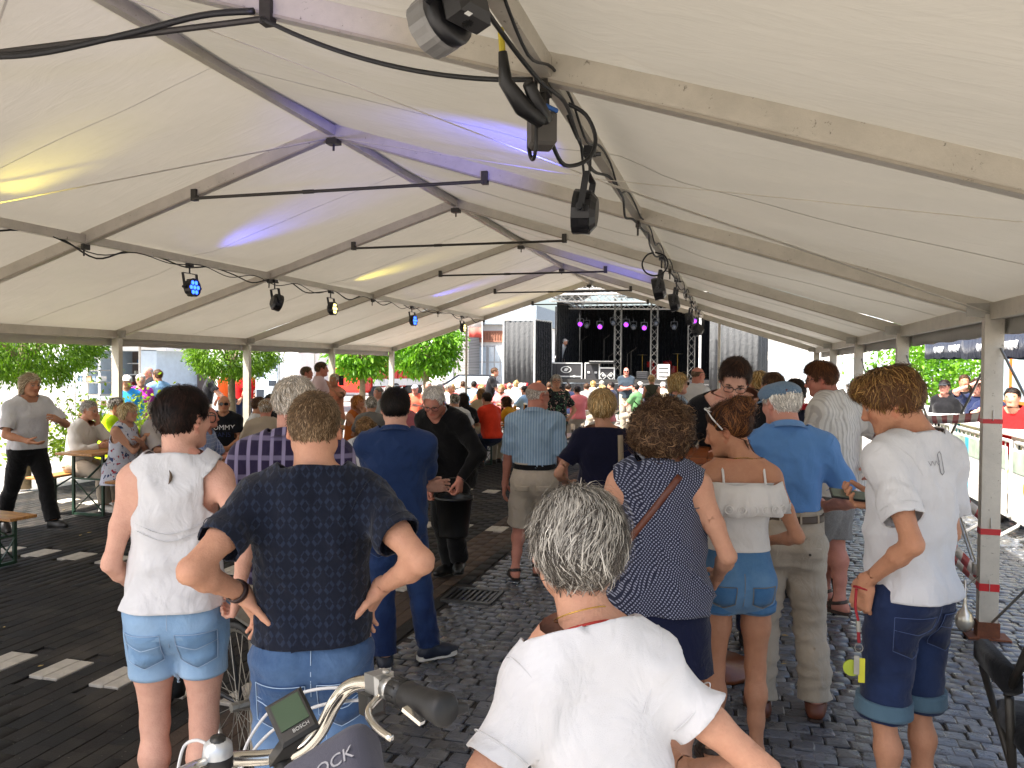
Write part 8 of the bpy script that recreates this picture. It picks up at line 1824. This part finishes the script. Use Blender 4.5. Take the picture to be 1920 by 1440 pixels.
person('woman with short blond hair in dark navy T-shirt and beige shoulder strap, seen from behind', pos, fc, 2, 'warm', sex='f', h=1.645, w=1.08, head=(4, 4, 0), armR=dict(to=(.22, .12, .84)), armL=dict(to=(-.23, .16, .95), pole=(-.6, -1, 0)), top=dict(m=navy_t, kind='tshirt', ease=.018, straight=.95, cuff=.66, sleeve=.02, hem=.50, neck=-.01, neckw=1.25, seed=131, amp2=.004), bottom=dict(m=navy_t, hem=1.9, seed=15),
    hair=dict(style='short', col='#a8824c', col2='#d8bd8c', mix=.45, n=7000, length=.055, thick=.024, width=.0014, seed=16, back=.012, top=.01, lift=.3), shoes=('shoe', '#2a2420'), extra=x7)
pos = xy(1376, 5.15); fc = 188
person('tall dark-haired man with glasses in black shirt, looking down over the table', pos, fc, 2, 'fair', h=1.99, w=1.0, lean=(30, 6), head=(-8, 34, -6), neckf=.15, armR=dict(to=(.22, .42, 1.25), pole=(.8, -1, -.2)), armL=dict(to=(-.2, .42, 1.25), pole=(-.8, -1, -.2)), top=dict(m=black_t, kind='tshirt', ease=.022, straight=.98, cuff=.8, sleeve=.026, hem=.48, neckw=1.2, neck=-.015, seed=141, amp2=.004), bottom=dict(m=denim_d, hem=1.96),
    hair=dict(style='short', col='#2b1a12', col2='#4a3020', mix=.25, n=6000, length=.045, thick=.016, top=.010, width=.0014, seed=17, curl=.08, lift=.35, line=[(-.13, -.075), (-.06, -.072), (-.03, -.03), (-.012, .030), (.012, .030), (.020, .005), (.036, .005), (.042, .045), (.055, .075), (.07, .088), (.13, .09)]), glasses=(dk_frame,))
pos = xy(52, 8.4); fc = -104
WT = person('long-haired waiter in white polo shirt and black trousers striding past the bench', pos, fc, 2, 'tan', h=1.70, w=1.04, lean=(10, 4), head=(4, 2, 0), armR=dict(to=(.18, .34, 1.0), pole=(.7, -1, -.2), hn=(-.3, 0, 1)), armL=dict(to=(-.14, .30, 1.20), pole=(-.9, -.8, -.3), curl=.8), legR=dict(to=(.10, -.30, .13), yaw=-10, pitch=28), legL=dict(to=(-.10, .30, .078), yaw=8, pitch=-6),
    top=dict(m=white_t, kind='polo', ease=.02, straight=.98, cuff=.78, sleeve=.024, hem=.525, seed=151, amp2=.006, collar=dict(h=.032, fall=.04)), bottom=dict(m=black_c, hem=1.97, legease=.02, seed=16, amp2=.005), hair=dict(style='bob', col='#8d7a60', col2='#c3b49a', mix=.5, n=3500, length=.08, width=.0018, seed=18, comb='back', drop=.0, lift=.2), shoes=('shoe', '#0f0f0f'))
def seated(label, px, d, fc, top_m, top_kind='tshirt', hair=None, skin='warm', sex='m', h=1.72, head=(0, 0, 0), lean=(8, 0), det=1, bottom=None, arms='table', seat=.465, extra=None, glasses=None, cuff=.7, long=False, w=1.04, group=None, shoes=('shoe', '#3a332d'), collar=None, dxy=(0, 0)):
    pos = xy(px, d); pos = (pos[0]+dxy[0], pos[1]+dxy[1])
    A = {'table': (dict(to=(.16, .40, .80), pole=(.8, -1, -.3)), dict(to=(-.16, .38, .80), pole=(-.8, -1, -.3))), 'lap': (dict(to=(.14, .30, .62), pole=(.8, -1, 0)), dict(to=(-.12, .30, .62), pole=(-.8, -1, 0))), 'mouth': (dict(to=(.16, .36, .80), pole=(.8, -1, -.3)), dict(to=(-.06, .20, 1.06), pole=(-.7, -.2, -1), hd=(.2, .2, 1), hn=(.2, -1, 0), curl=.9)), 'mouthR': (dict(to=(.05, .22, 1.06), pole=(.7, .1, -1), hd=(-.2, .1, 1), hn=(-.2, -1, 0), curl=.9), dict(to=(-.16, .36, .80), pole=(-.8, -1, -.3))), 'fold': (dict(to=(-.06, .26, .95), pole=(1, -.3, -.6)), dict(to=(.08, .28, .90), pole=(-1, -.3, -.6))), 'photo': (dict(to=(.05, .36, 1.22), pole=(1, -.2, -.6)), dict(to=(-.05, .36, 1.22), pole=(-1, -.2, -.6)))}[arms]
    return person(label, pos, fc, det, skin, sex=sex, h=h, w=w, seat=seat, lean=lean, head=head, armR=A[0], armL=A[1], top=dict(m=top_m, kind=top_kind, ease=.022, straight=.98, cuff=1.93 if long else cuff, long=long, sleeve=.024, hem=.52, seed=int(px) % 97, amp2=.005 if det else 0, collar=collar), bottom=bottom or dict(m=beige, hem=1.95, legease=.02), hair=hair, shoes=shoes, glasses=glasses, extra=extra, group=group)
grey_h = dict(style='short', col='#8d867c', col2='#c9c4bb', mix=.5, n=1500, length=.03, width=.0022, thick=.012)
bald_h = dict(style='fringe', col='#9a9086', col2='#cfc8be', mix=.5, n=500, length=.012, width=.0022, thick=.004)
dark_h = dict(style='short', col='#1c1410', col2='#3a2a20', mix=.3, n=1500, length=.03, width=.0022, thick=.014); brown_h = dict(style='short', col='#4a3220', col2='#6e5238', mix=.3, n=1500, length=.03, width=.0022, thick=.014)
blond_h = dict(style='bob', col='#a8854f', col2='#d6bd8a', mix=.4, n=1800, length=.06, width=.0025, drop=.0); longd_h = dict(style='long', col='#1d1410', col2='#3a281c', mix=.3, n=1800, length=.09, width=.0025, drop=.05); white_h = dict(style='short', col='#c9c4bb', col2='#efebe4', mix=.5, n=1500, length=.03, width=.0022, thick=.014); auburn_h = dict(style='bob', col='#6e3f1e', col2='#9a6230', mix=.4, n=1800, length=.06, width=.0025, drop=.02)
def h_(d, **k): d = dict(d); d.update(k); return d
seated('grey-haired man in white jumper seated at the left table, hand at his mouth', 148, 9.75, -78, cloth_mat('white_knit', '#d0cdc6'), long=True, hair=h_(grey_h, seed=1), head=(-8, 4, 0), lean=(16, 0), arms='mouth', glasses=(galv,), bottom=dict(m=beige, hem=1.9, legease=.02), shoes=('sneaker', '#c9c4ba', '#d8d4cc'))
seated('man in neon yellow and black shirt seated behind the man in white', 205, 10.5, -62, neon, hair=h_(grey_h, col='#5f5a54', seed=2), lean=(10, 0), skin='tan')
seated('woman with blond hair in blue floral dress seated with folded arms', 229, 9.3, -82, floral_b, 'tank', hair=h_(blond_h, col='#b39a6c', col2='#dcca9f', seed=3), sex='f', lean=(8, 0), arms='fold', glasses=(galv,), bottom=dict(m=floral_b, kind='skirt', low=.40, ease=.03, flare=.05), w=1.08)
seated('man in pale grey shirt seated left of the woman in white', 283, 9.6, -70, cloth_mat('pale_grey_shirt', '#b9b3b0'), 'shirt', hair=h_(grey_h, seed=4), cuff=.9, collar=dict())
seated('bald man in blue checked shirt seated behind the white sleeveless top', 366, 8.7, -74, cloth_mat('blue_check', '#6f80a8', 'check', '#a8b2cc', p=12), 'shirt', hair=h_(bald_h, seed=5), skin='red', cuff=.85, arms='table', lean=(18, 0))
TM = {}
def xt(p, root, det):
    c, M = p.on(.735); wm = mat('tee_print', '#d8dadd', .8); Rm = Matrix(((-1, 0, 0), (0, 0, 1), (0, 1, 0))).to_3x3()
    text_mesh('chest_print', 'TOMMY', .098, Vector(map(float, c+M[:, 1]*.15)), Rm, wm, root, .0015, F=p.topF, dirn=V3(0, -1, 0), off=.004); text_mesh('chest_print', 'JEANS', .095, Vector(map(float, p.on(.675)[0]+M[:, 1]*.15)), Rm, mat('tee_print_navy', '#1d2b55', .8), root, .0015, F=p.topF, dirn=V3(0, -1, 0), off=.004)
seated('man with sunglasses in dark lettered T-shirt seated facing the camera', 421, 11.4, 200, cloth_mat('ink_tee', '#0d1018'), hair=h_(bald_h, col='#4a4038', col2='#6a5f54', seed=6), skin='tan', glasses=(dk_frame, lens_d), lean=(4, 0), head=(14, 0, 0), arms='lap', extra=xt, bottom=dict(m=beige2, hem=.95, legease=.03), w=1.1)
seated('man with sunglasses in white shirt seated beside the lettered T-shirt', 476, 11.0, -58, white_t, hair=h_(brown_h, seed=7), glasses=(dk_frame, lens_d), skin='tan')
seated('dark-haired woman with sunglasses seated behind the man in white shirt', 514, 12.4, 165, black_t, hair=h_(dark_h, style='bob', drop=.02, seed=8, length=.06), sex='f', glasses=(dk_frame, lens_d), head=(8, 0, 0))
seated('light-haired man seated low between sunglasses wearers, back to camera', 497, 10.2, 30, cloth_mat('sand_tee', '#a89a88'), hair=h_(grey_h, col='#a58a6a', seed=9), skin='red', lean=(14, 0))
seated('child with light curly hair in white top, back to camera', 686, 8.7, 20, white_t, hair=dict(style='curly', col='#7a5a38', col2='#a5835a', mix=.4, n=2500, length=.04, curl=.7, width=.002, seed=10), h=1.45, lean=(4, 0))
seated('grey-haired woman seated right of the first curly head', 694, 11.5, 10, cloth_mat('grey_tee', '#6e6c6a'), hair=h_(grey_h, seed=11), sex='f')
seated('woman with auburn hair in orange dress leaning on her hand', 664, 12.2, -100, cloth_mat('orange_dress', '#b5642c'), 'tank', hair=h_(auburn_h, col='#a0602a', col2='#c98a4a', seed=12), sex='f', arms='mouthR', skin='tan')
seated('heavy person in dusky pink T-shirt seated behind the blue polo shirt', 768, 11.8, 60, cloth_mat('dusky_pink', '#a8606a'), hair=h_(bald_h, seed=13), w=1.15, lean=(20, 0), skin='red')
seated('man in orange-red T-shirt seated with his back to the camera', 922, 14.0, 58, cloth_mat('orange_red', '#d83a20'), hair=h_(dark_h, col='#2b211b', seed=14), lean=(16, 0), arms='table', bottom=dict(m=denim_d, hem=1.9, legease=.02), w=1.06)
seated('woman with dark hair in mustard yellow top beside the orange-red T-shirt', 962, 14.6, 75, cloth_mat('mustard', '#c9921e'), hair=h_(auburn_h, col='#3a2416', col2='#5a3a22', seed=15), sex='f', lean=(22, 0), h=1.55)
seated('woman with light brown hair in beige top, back to camera', 903, 16.4, 25, cloth_mat('beige_top', '#b3a184'), hair=h_(auburn_h, col='#7a5632', col2='#a07c4e', seed=16, style='long', drop=.03), sex='f')
seated('long-haired dark woman in black top behind the priest', 873, 13.6, 40, black_t, hair=h_(longd_h, seed=17), sex='f', lean=(14, 0))
seated('man with white shirt collar behind the priest\'s shoulder', 853, 13.0, 20, white_t, hair=h_(grey_h, col='#5f564c', seed=18))
# ---- standing farther back
def standing(label, px, d, fc, top_m, kind='tshirt', hair=None, skin='warm', sex='m', h=1.74, head=(0, 0, 0), lean=(0, 0), det=0, bottom=None, armR=None, armL=None, glasses=None, extra=None, long=False, cuff=.72, w=1.02, z0=0., pos=None, collar=None, hem=.50, group=None, shoes=('shoe', '#2a2522')):
    return person(label, pos or xy(px, d), fc, det, skin, sex=sex, h=h, w=w, lean=lean, head=head, armR=armR, armL=armL, z0=z0, top=dict(m=top_m, kind=kind, ease=.022, straight=.98, cuff=1.93 if long else cuff, long=long, sleeve=.024, hem=hem, seed=int(px) % 89, collar=collar), bottom=bottom or dict(m=beige, hem=1.95, legease=.018), hair=hair, glasses=glasses, extra=extra, group=group, shoes=shoes)
FOLD = (dict(to=(-.10, .25, 1.18), pole=(1, -.3, -.7)), dict(to=(.10, .27, 1.12), pole=(-1, -.3, -.7)))
def xcap(col, peak=True):
    def f(p, root, det):
        F = fld([('el', p.hd(0, -.012, .040), V3(.088, .108, .078)*p.hz, p.HM, 0, .02, False)]); P, Q = surf(F, p.HC-.2, p.HC+.25, .014, 1); P, T = clip(P, tri(Q), (p.hd(0, 0, .045)-P)@p.HM[:, 2]); P, T = rim(P, T, .005); m_ = cloth_mat('cap_'+col, col); np_mesh('cap', P, T, m_, root)
        V = []; n = 12
        for i in range(n+1):
            a = -.9+1.8*i/n
            for r_, z_ in ((.10, .05), (.135, .044), (.165, .034)): V.append(p.hd(math.sin(a)*r_*.62, math.cos(a)*r_-.0, z_))
        o = np_mesh('cap_peak', np.array(V, f4), np.array([(i*3+j, i*3+3+j, i*3+4+j, i*3+1+j) for i in range(n) for j in range(2)]), m_, root); o.modifiers.new('t', 'SOLIDIFY').thickness = .004
    return f
standing('woman in dark floral blouse with glasses standing in the aisle facing the camera', 1043, 13.2, 196, floral_d, hair=h_(grey_h, style='bob', seed=20, length=.05), sex='f', h=1.69, det=1, glasses=(dk_frame,), bottom=dict(m=cloth_mat('rust_trousers', '#4a3226'), hem=1.9), armL=dict(to=(-.22, .16, .98), pole=(-.7, -1, 0)), w=1.1)
standing('man with sunglasses in dark polo shirt, arms folded, standing in the aisle', 1174, 24.5, 188, cloth_mat('slate_polo', '#2f3a44'), 'polo', hair=h_(bald_h, seed=21), h=1.82, det=1, armR=FOLD[0], armL=FOLD[1], glasses=(dk_frame, lens_d), bottom=dict(m=beige, hem=1.3, legease=.03), skin='red', hem=.47)
standing('woman with blond bun in dark tank top, seen from behind in the aisle', 1222, 18.5, 5, cloth_mat('olive_tank', '#3a3a2c'), 'tank', hair=h_(blond_h, style='short', seed=22, back=.01, n=1200, length=.04), sex='f', h=1.65, skin='tan')
standing('blond woman with sunglasses in profile behind the curly hair', 1268, 8.6, -62, cloth_mat('pale_blue_top', '#8fa3b8'), hair=h_(blond_h, seed=23, n=3000), sex='f', h=1.77, det=1, glasses=(dk_frame, lens_d), skin='pink')
standing('man with cropped hair and white collar left of the tall man', 1306, 11.5, -48, white_t, 'shirt', hair=h_(bald_h, col='#6a5240', col2='#8a7460', seed=24), h=1.84, det=1, skin='red', glasses=(dk_frame,), collar=dict())
standing('brown-haired person half hidden behind the flat cap', 1452, 6.9, 20, cloth_mat('charcoal_tee', '#2b2a30'), hair=h_(brown_h, seed=25), h=1.79, det=1, head=(20, 0, 0))
standing('person in red and navy jacket behind the flat cap', 1492, 6.3, 34, cloth_mat('navy_jacket', '#23253a'), 'jacket', long=True, hair=h_(dark_h, seed=26), h=1.74, det=1, head=(-30, 5, 0), skin='deep', extra=lambda p, r_, d_: make_collar(p, r_, cloth_mat('red_hood', '#b01624'), dict(h=.05, fall=.06, gap=.02), d_))
standing('sandy-haired person behind the tall man in black', 1425, 7.6, 30, cloth_mat('khaki_tee', '#6a6350'), hair=h_(blond_h, seed=27, style='short', n=1200), h=1.80, det=1)
# ---- across the square at the left
standing('person in white cap and bright blue jacket in the sun outside', 238, 13.8, -150, cloth_mat('bright_blue', '#2a8ad0'), 'jacket', long=True, h=1.60, hair=h_(white_h, seed=30), extra=xcap('#d5d2cc'))
standing('white-haired woman in magenta jacket in the sun outside', 264, 14.6, -140, cloth_mat('magenta', '#b02a98'), 'jacket', long=True, sex='f', h=1.62, hair=h_(white_h, seed=31))
standing('man in light blue shirt in profile near the white banner', 297, 15.4, 70, cloth_mat('light_blue_shirt', '#7fa6c8'), 'shirt', h=1.70, hair=h_(brown_h, seed=32), skin='tan', collar=dict())
standing('dark-clad man behind the magenta jacket', 280, 18.0, 150, black_t, h=1.74, hair=h_(bald_h, seed=33), skin='red')
standing('worker in black T-shirt at the stall left of the ball tree', 388, 19.0, -60, black_t, h=1.70, hair=h_(dark_h, seed=34), lean=(18, 0), armL=dict(to=(-.15, .45, .95), pole=(-.8, -1, 0)), armR=dict(to=(.15, .45, .95), pole=(.8, -1, 0)))
standing('worker in orange vest under the second ball tree', 420, 21.0, 160, cloth_mat('orange_vest', '#d85a1e'), h=1.70, hair=h_(dark_h, seed=35))
standing('worker in red T-shirt under the second ball tree', 447, 21.6, 150, cloth_mat('red_tee', '#c01a1c'), h=1.76, hair=h_(dark_h, seed=36), w=1.1, bottom=dict(m=denim_d, hem=1.9))
standing('second worker in red T-shirt beside the second tree trunk', 462, 22.2, 190, cloth_mat('red_tee', '#c01a1c'), h=1.72, hair=h_(brown_h, seed=37), w=1.1, bottom=dict(m=denim_d, hem=1.9))
standing('man in pink shirt standing in profile by the third post', 600, 13.4, -58, cloth_mat('pink_shirt', '#c9b0b4'), 'shirt', h=1.88, det=1, hair=h_(brown_h, col='#3d2c20', seed=38), skin='red', collar=dict())
standing('short-haired man behind the pink shirt', 573, 14.4, -70, cloth_mat('grey_blue_tee', '#76808c'), h=1.79, hair=h_(brown_h, col='#5a4838', seed=39), skin='red')
CM = standing('woman holding up a phone to take a picture', 628, 14.2, 172, cloth_mat('coral_top', '#c9866a'), sex='f', h=1.66, hair=h_(white_h, col='#b8a888', seed=40), armR=dict(to=(.02, .30, 1.42), pole=(1, -.2, -.7), hd=(-.3, .2, 1)), armL=dict(to=(-.10, .28, 1.40), pole=(-1, -.2, -.7), hd=(.3, .2, 1)), skin='tan')
q = xy(640, 13.85); o = empty('phone', (q[0], q[1], 1.53)); tag(o, 'black phone held up by the woman taking a picture', 'phone'); MB().bevbox((0, 0, 0), (.09, .012, .17), .003).build('case', blackp, o); MB().lathe([(0, 0), (.01, 0), (.01, .004), (0, .004)], 10, Matrix.Rotation(PI/2, 3, 'X'), (.02, -.007, .05)).build('camera_lens', glassm, o)
standing('waiter in black shirt bending over a table near the stage', 918, 22.5, -75, black_t, h=1.80, hair=h_(brown_h, seed=41), lean=(18, 0), armL=dict(to=(-.15, .42, 1.0), pole=(-.8, -1, 0)), armR=dict(to=(.15, .42, 1.0), pole=(.8, -1, 0)))
dj = py_(1054, SY+1.2); standing('technician in white T-shirt and white cap bending over the stage desk', 1054, 31, -100, white_t, h=1.70, hair=h_(white_h, seed=42), lean=(35, 0), z0=1.33, pos=(dj.x-.15, SY+1.35), extra=xcap('#dedbd6'))
# ---- behind the bar at the right
standing('bartender in black top with cap behind the bar', 1772, 12.6, 150, black_t, h=1.66, hair=h_(dark_h, seed=50), sex='f', det=1, extra=xcap('#2b2b2e'), skin='pink')
standing('bartender with brown hair behind the waving colleague', 1808, 13.4, 170, black_t, h=1.74, hair=h_(brown_h, seed=51), skin='tan')
standing('long-haired bartender shading her eyes with one hand', 1832, 12.0, 172, cloth_mat('navy_tee2', '#1a2444'), h=1.70, sex='f', det=1, hair=h_(longd_h, col='#3a261a', seed=52), armR=dict(to=(.09, .16, 1.58), pole=(1, .3, -.3), hd=(-.8, .1, .5), hn=(0, -.4, -.9)), skin='pink')
standing('bartender with sunglasses and hand at the chin', 1857, 11.4, 165, cloth_mat('navy_tee2', '#1a2444'), h=1.62, sex='f', det=1, hair=h_(brown_h, style='bob', seed=53, length=.05), glasses=(dk_frame, lens_d), armR=dict(to=(.06, .2, 1.32), pole=(1, .1, -1), hd=(-.2, .1, 1)), skin='pink')
standing('bartender in red top at the right edge of the bar', 1905, 9.4, 150, cloth_mat('red_tee', '#c01a1c'), h=1.62, hair=h_(dark_h, seed=54), lean=(20, 0), long=True)
# ---- guests on the benches towards the stage
COLS = [('white', '#d5d3d0'), ('pale blue', '#8fb0cc'), ('pink', '#d87a7a'), ('lilac', '#b3a8c8'), ('grey', '#8a8a88'), ('navy', '#1d2440'), ('coral', '#e06a50'), ('cream', '#d8ccb0'), ('green', '#5d8a5a'), ('brown', '#6a4a38'), ('turquoise', '#4aa0a8'), ('black', '#16161a')]
HS = [('white hair', white_h), ('grey hair', grey_h), ('brown hair', brown_h), ('blond hair', blond_h), ('dark hair', dark_h), ('a bald crown', bald_h), ('auburn hair', auburn_h)]
SPOT = [(780, 20.3, 185, 6, 5, 'behind the priest, wearing a cap', 'm'), (820, 19.4, -60, 3, 0, 'at the table behind the priest', 'm'), (836, 20.5, -70, 0, 1, 'by the bright ball tree', 'm'), (850, 21.5, 160, 2, 3, 'between the tree and the priest', 'f'), (806, 22.5, 170, 7, 1, 'under the bright ball tree', 'f'), (868, 24.0, 20, 4, 2, 'left of the waiter', 'm'), (745, 21.0, 170, 9, 2, 'left of the man in a cap', 'm'),
  (888, 23.0, 10, 1, 4, 'in front of the waiter', 'm'), (905, 20.0, 170, 6, 3, 'behind the beige top', 'f'), (942, 21.0, 170, 2, 3, 'facing the camera behind the orange-red shirt', 'f'), (955, 23.5, 15, 0, 5, 'right of the waiter', 'm'), (968, 25.5, 15, 7, 3, 'near the scrim tower', 'f'), (978, 22.0, 20, 0, 0, 'left of the bald man in light blue', 'm'), (988, 19.5, 60, 1, 4, 'just left of the bald man', 'm'),
  (1065, 21.5, 10, 5, 4, 'right of the floral blouse', 'm'), (1084, 19.3, 30, 2, 4, 'in the aisle row behind the blond woman', 'm'), (1100, 23.0, 10, 4, 2, 'behind the blond woman', 'm'), (1112, 25.5, 10, 7, 3, 'nearest the logo case', 'f'), (1128, 26.5, 5, 0, 1, 'below the crossed-diamond case', 'm'), (1133, 21.0, 60, 0, 3, 'right of the blond woman', 'f'), (1142, 18.6, 80, 2, 2, 'close to the blond woman\'s right', 'f'), (1150, 23.6, 80, 5, 4, 'left of the man with folded arms', 'm'), (1200, 26.0, 5, 3, 0, 'right of the man with folded arms', 'f'), (1243, 26.0, 5, 7, 0, 'below the drum kit', 'm'), (1196, 21.5, 60, 8, 4, 'in front of the stage centre', 'm'), (1010, 26.0, 10, 10, 6, 'by the foot of the scrim tower', 'f'), (1030, 24.0, 10, 11, 2, 'before the logo case', 'm'), (925, 26.0, 10, 3, 1, 'at the tape before the stage', 'f'), (715, 16.5, 150, 4, 1, 'left of the blue polo shirt', 'm'), (728, 18.5, 20, 0, 0, 'behind the blue polo shirt', 'f')]
for i, (px, d, fc_, ci, hi, where, sx) in enumerate(SPOT):
    cn, cc = COLS[ci]; hn, hh = HS[hi]
    seated('seated %s with %s in %s top %s' % ('man' if sx == 'm' else 'woman', hn, cn, where), px, d, fc_, cloth_mat('tee_'+cn, cc), hair=h_(hh, seed=60+i, n=500, width=.004), sex=sx, det=0, skin=('pink', 'warm', 'tan', 'red')[i % 4], h=1.66+.12*((i*37) % 10)/10, group='guests seated towards the stage', extra=xcap('#b9c4cc') if 'cap' in where else None)
print('built in', round(time.time()-T0, 1), 's')
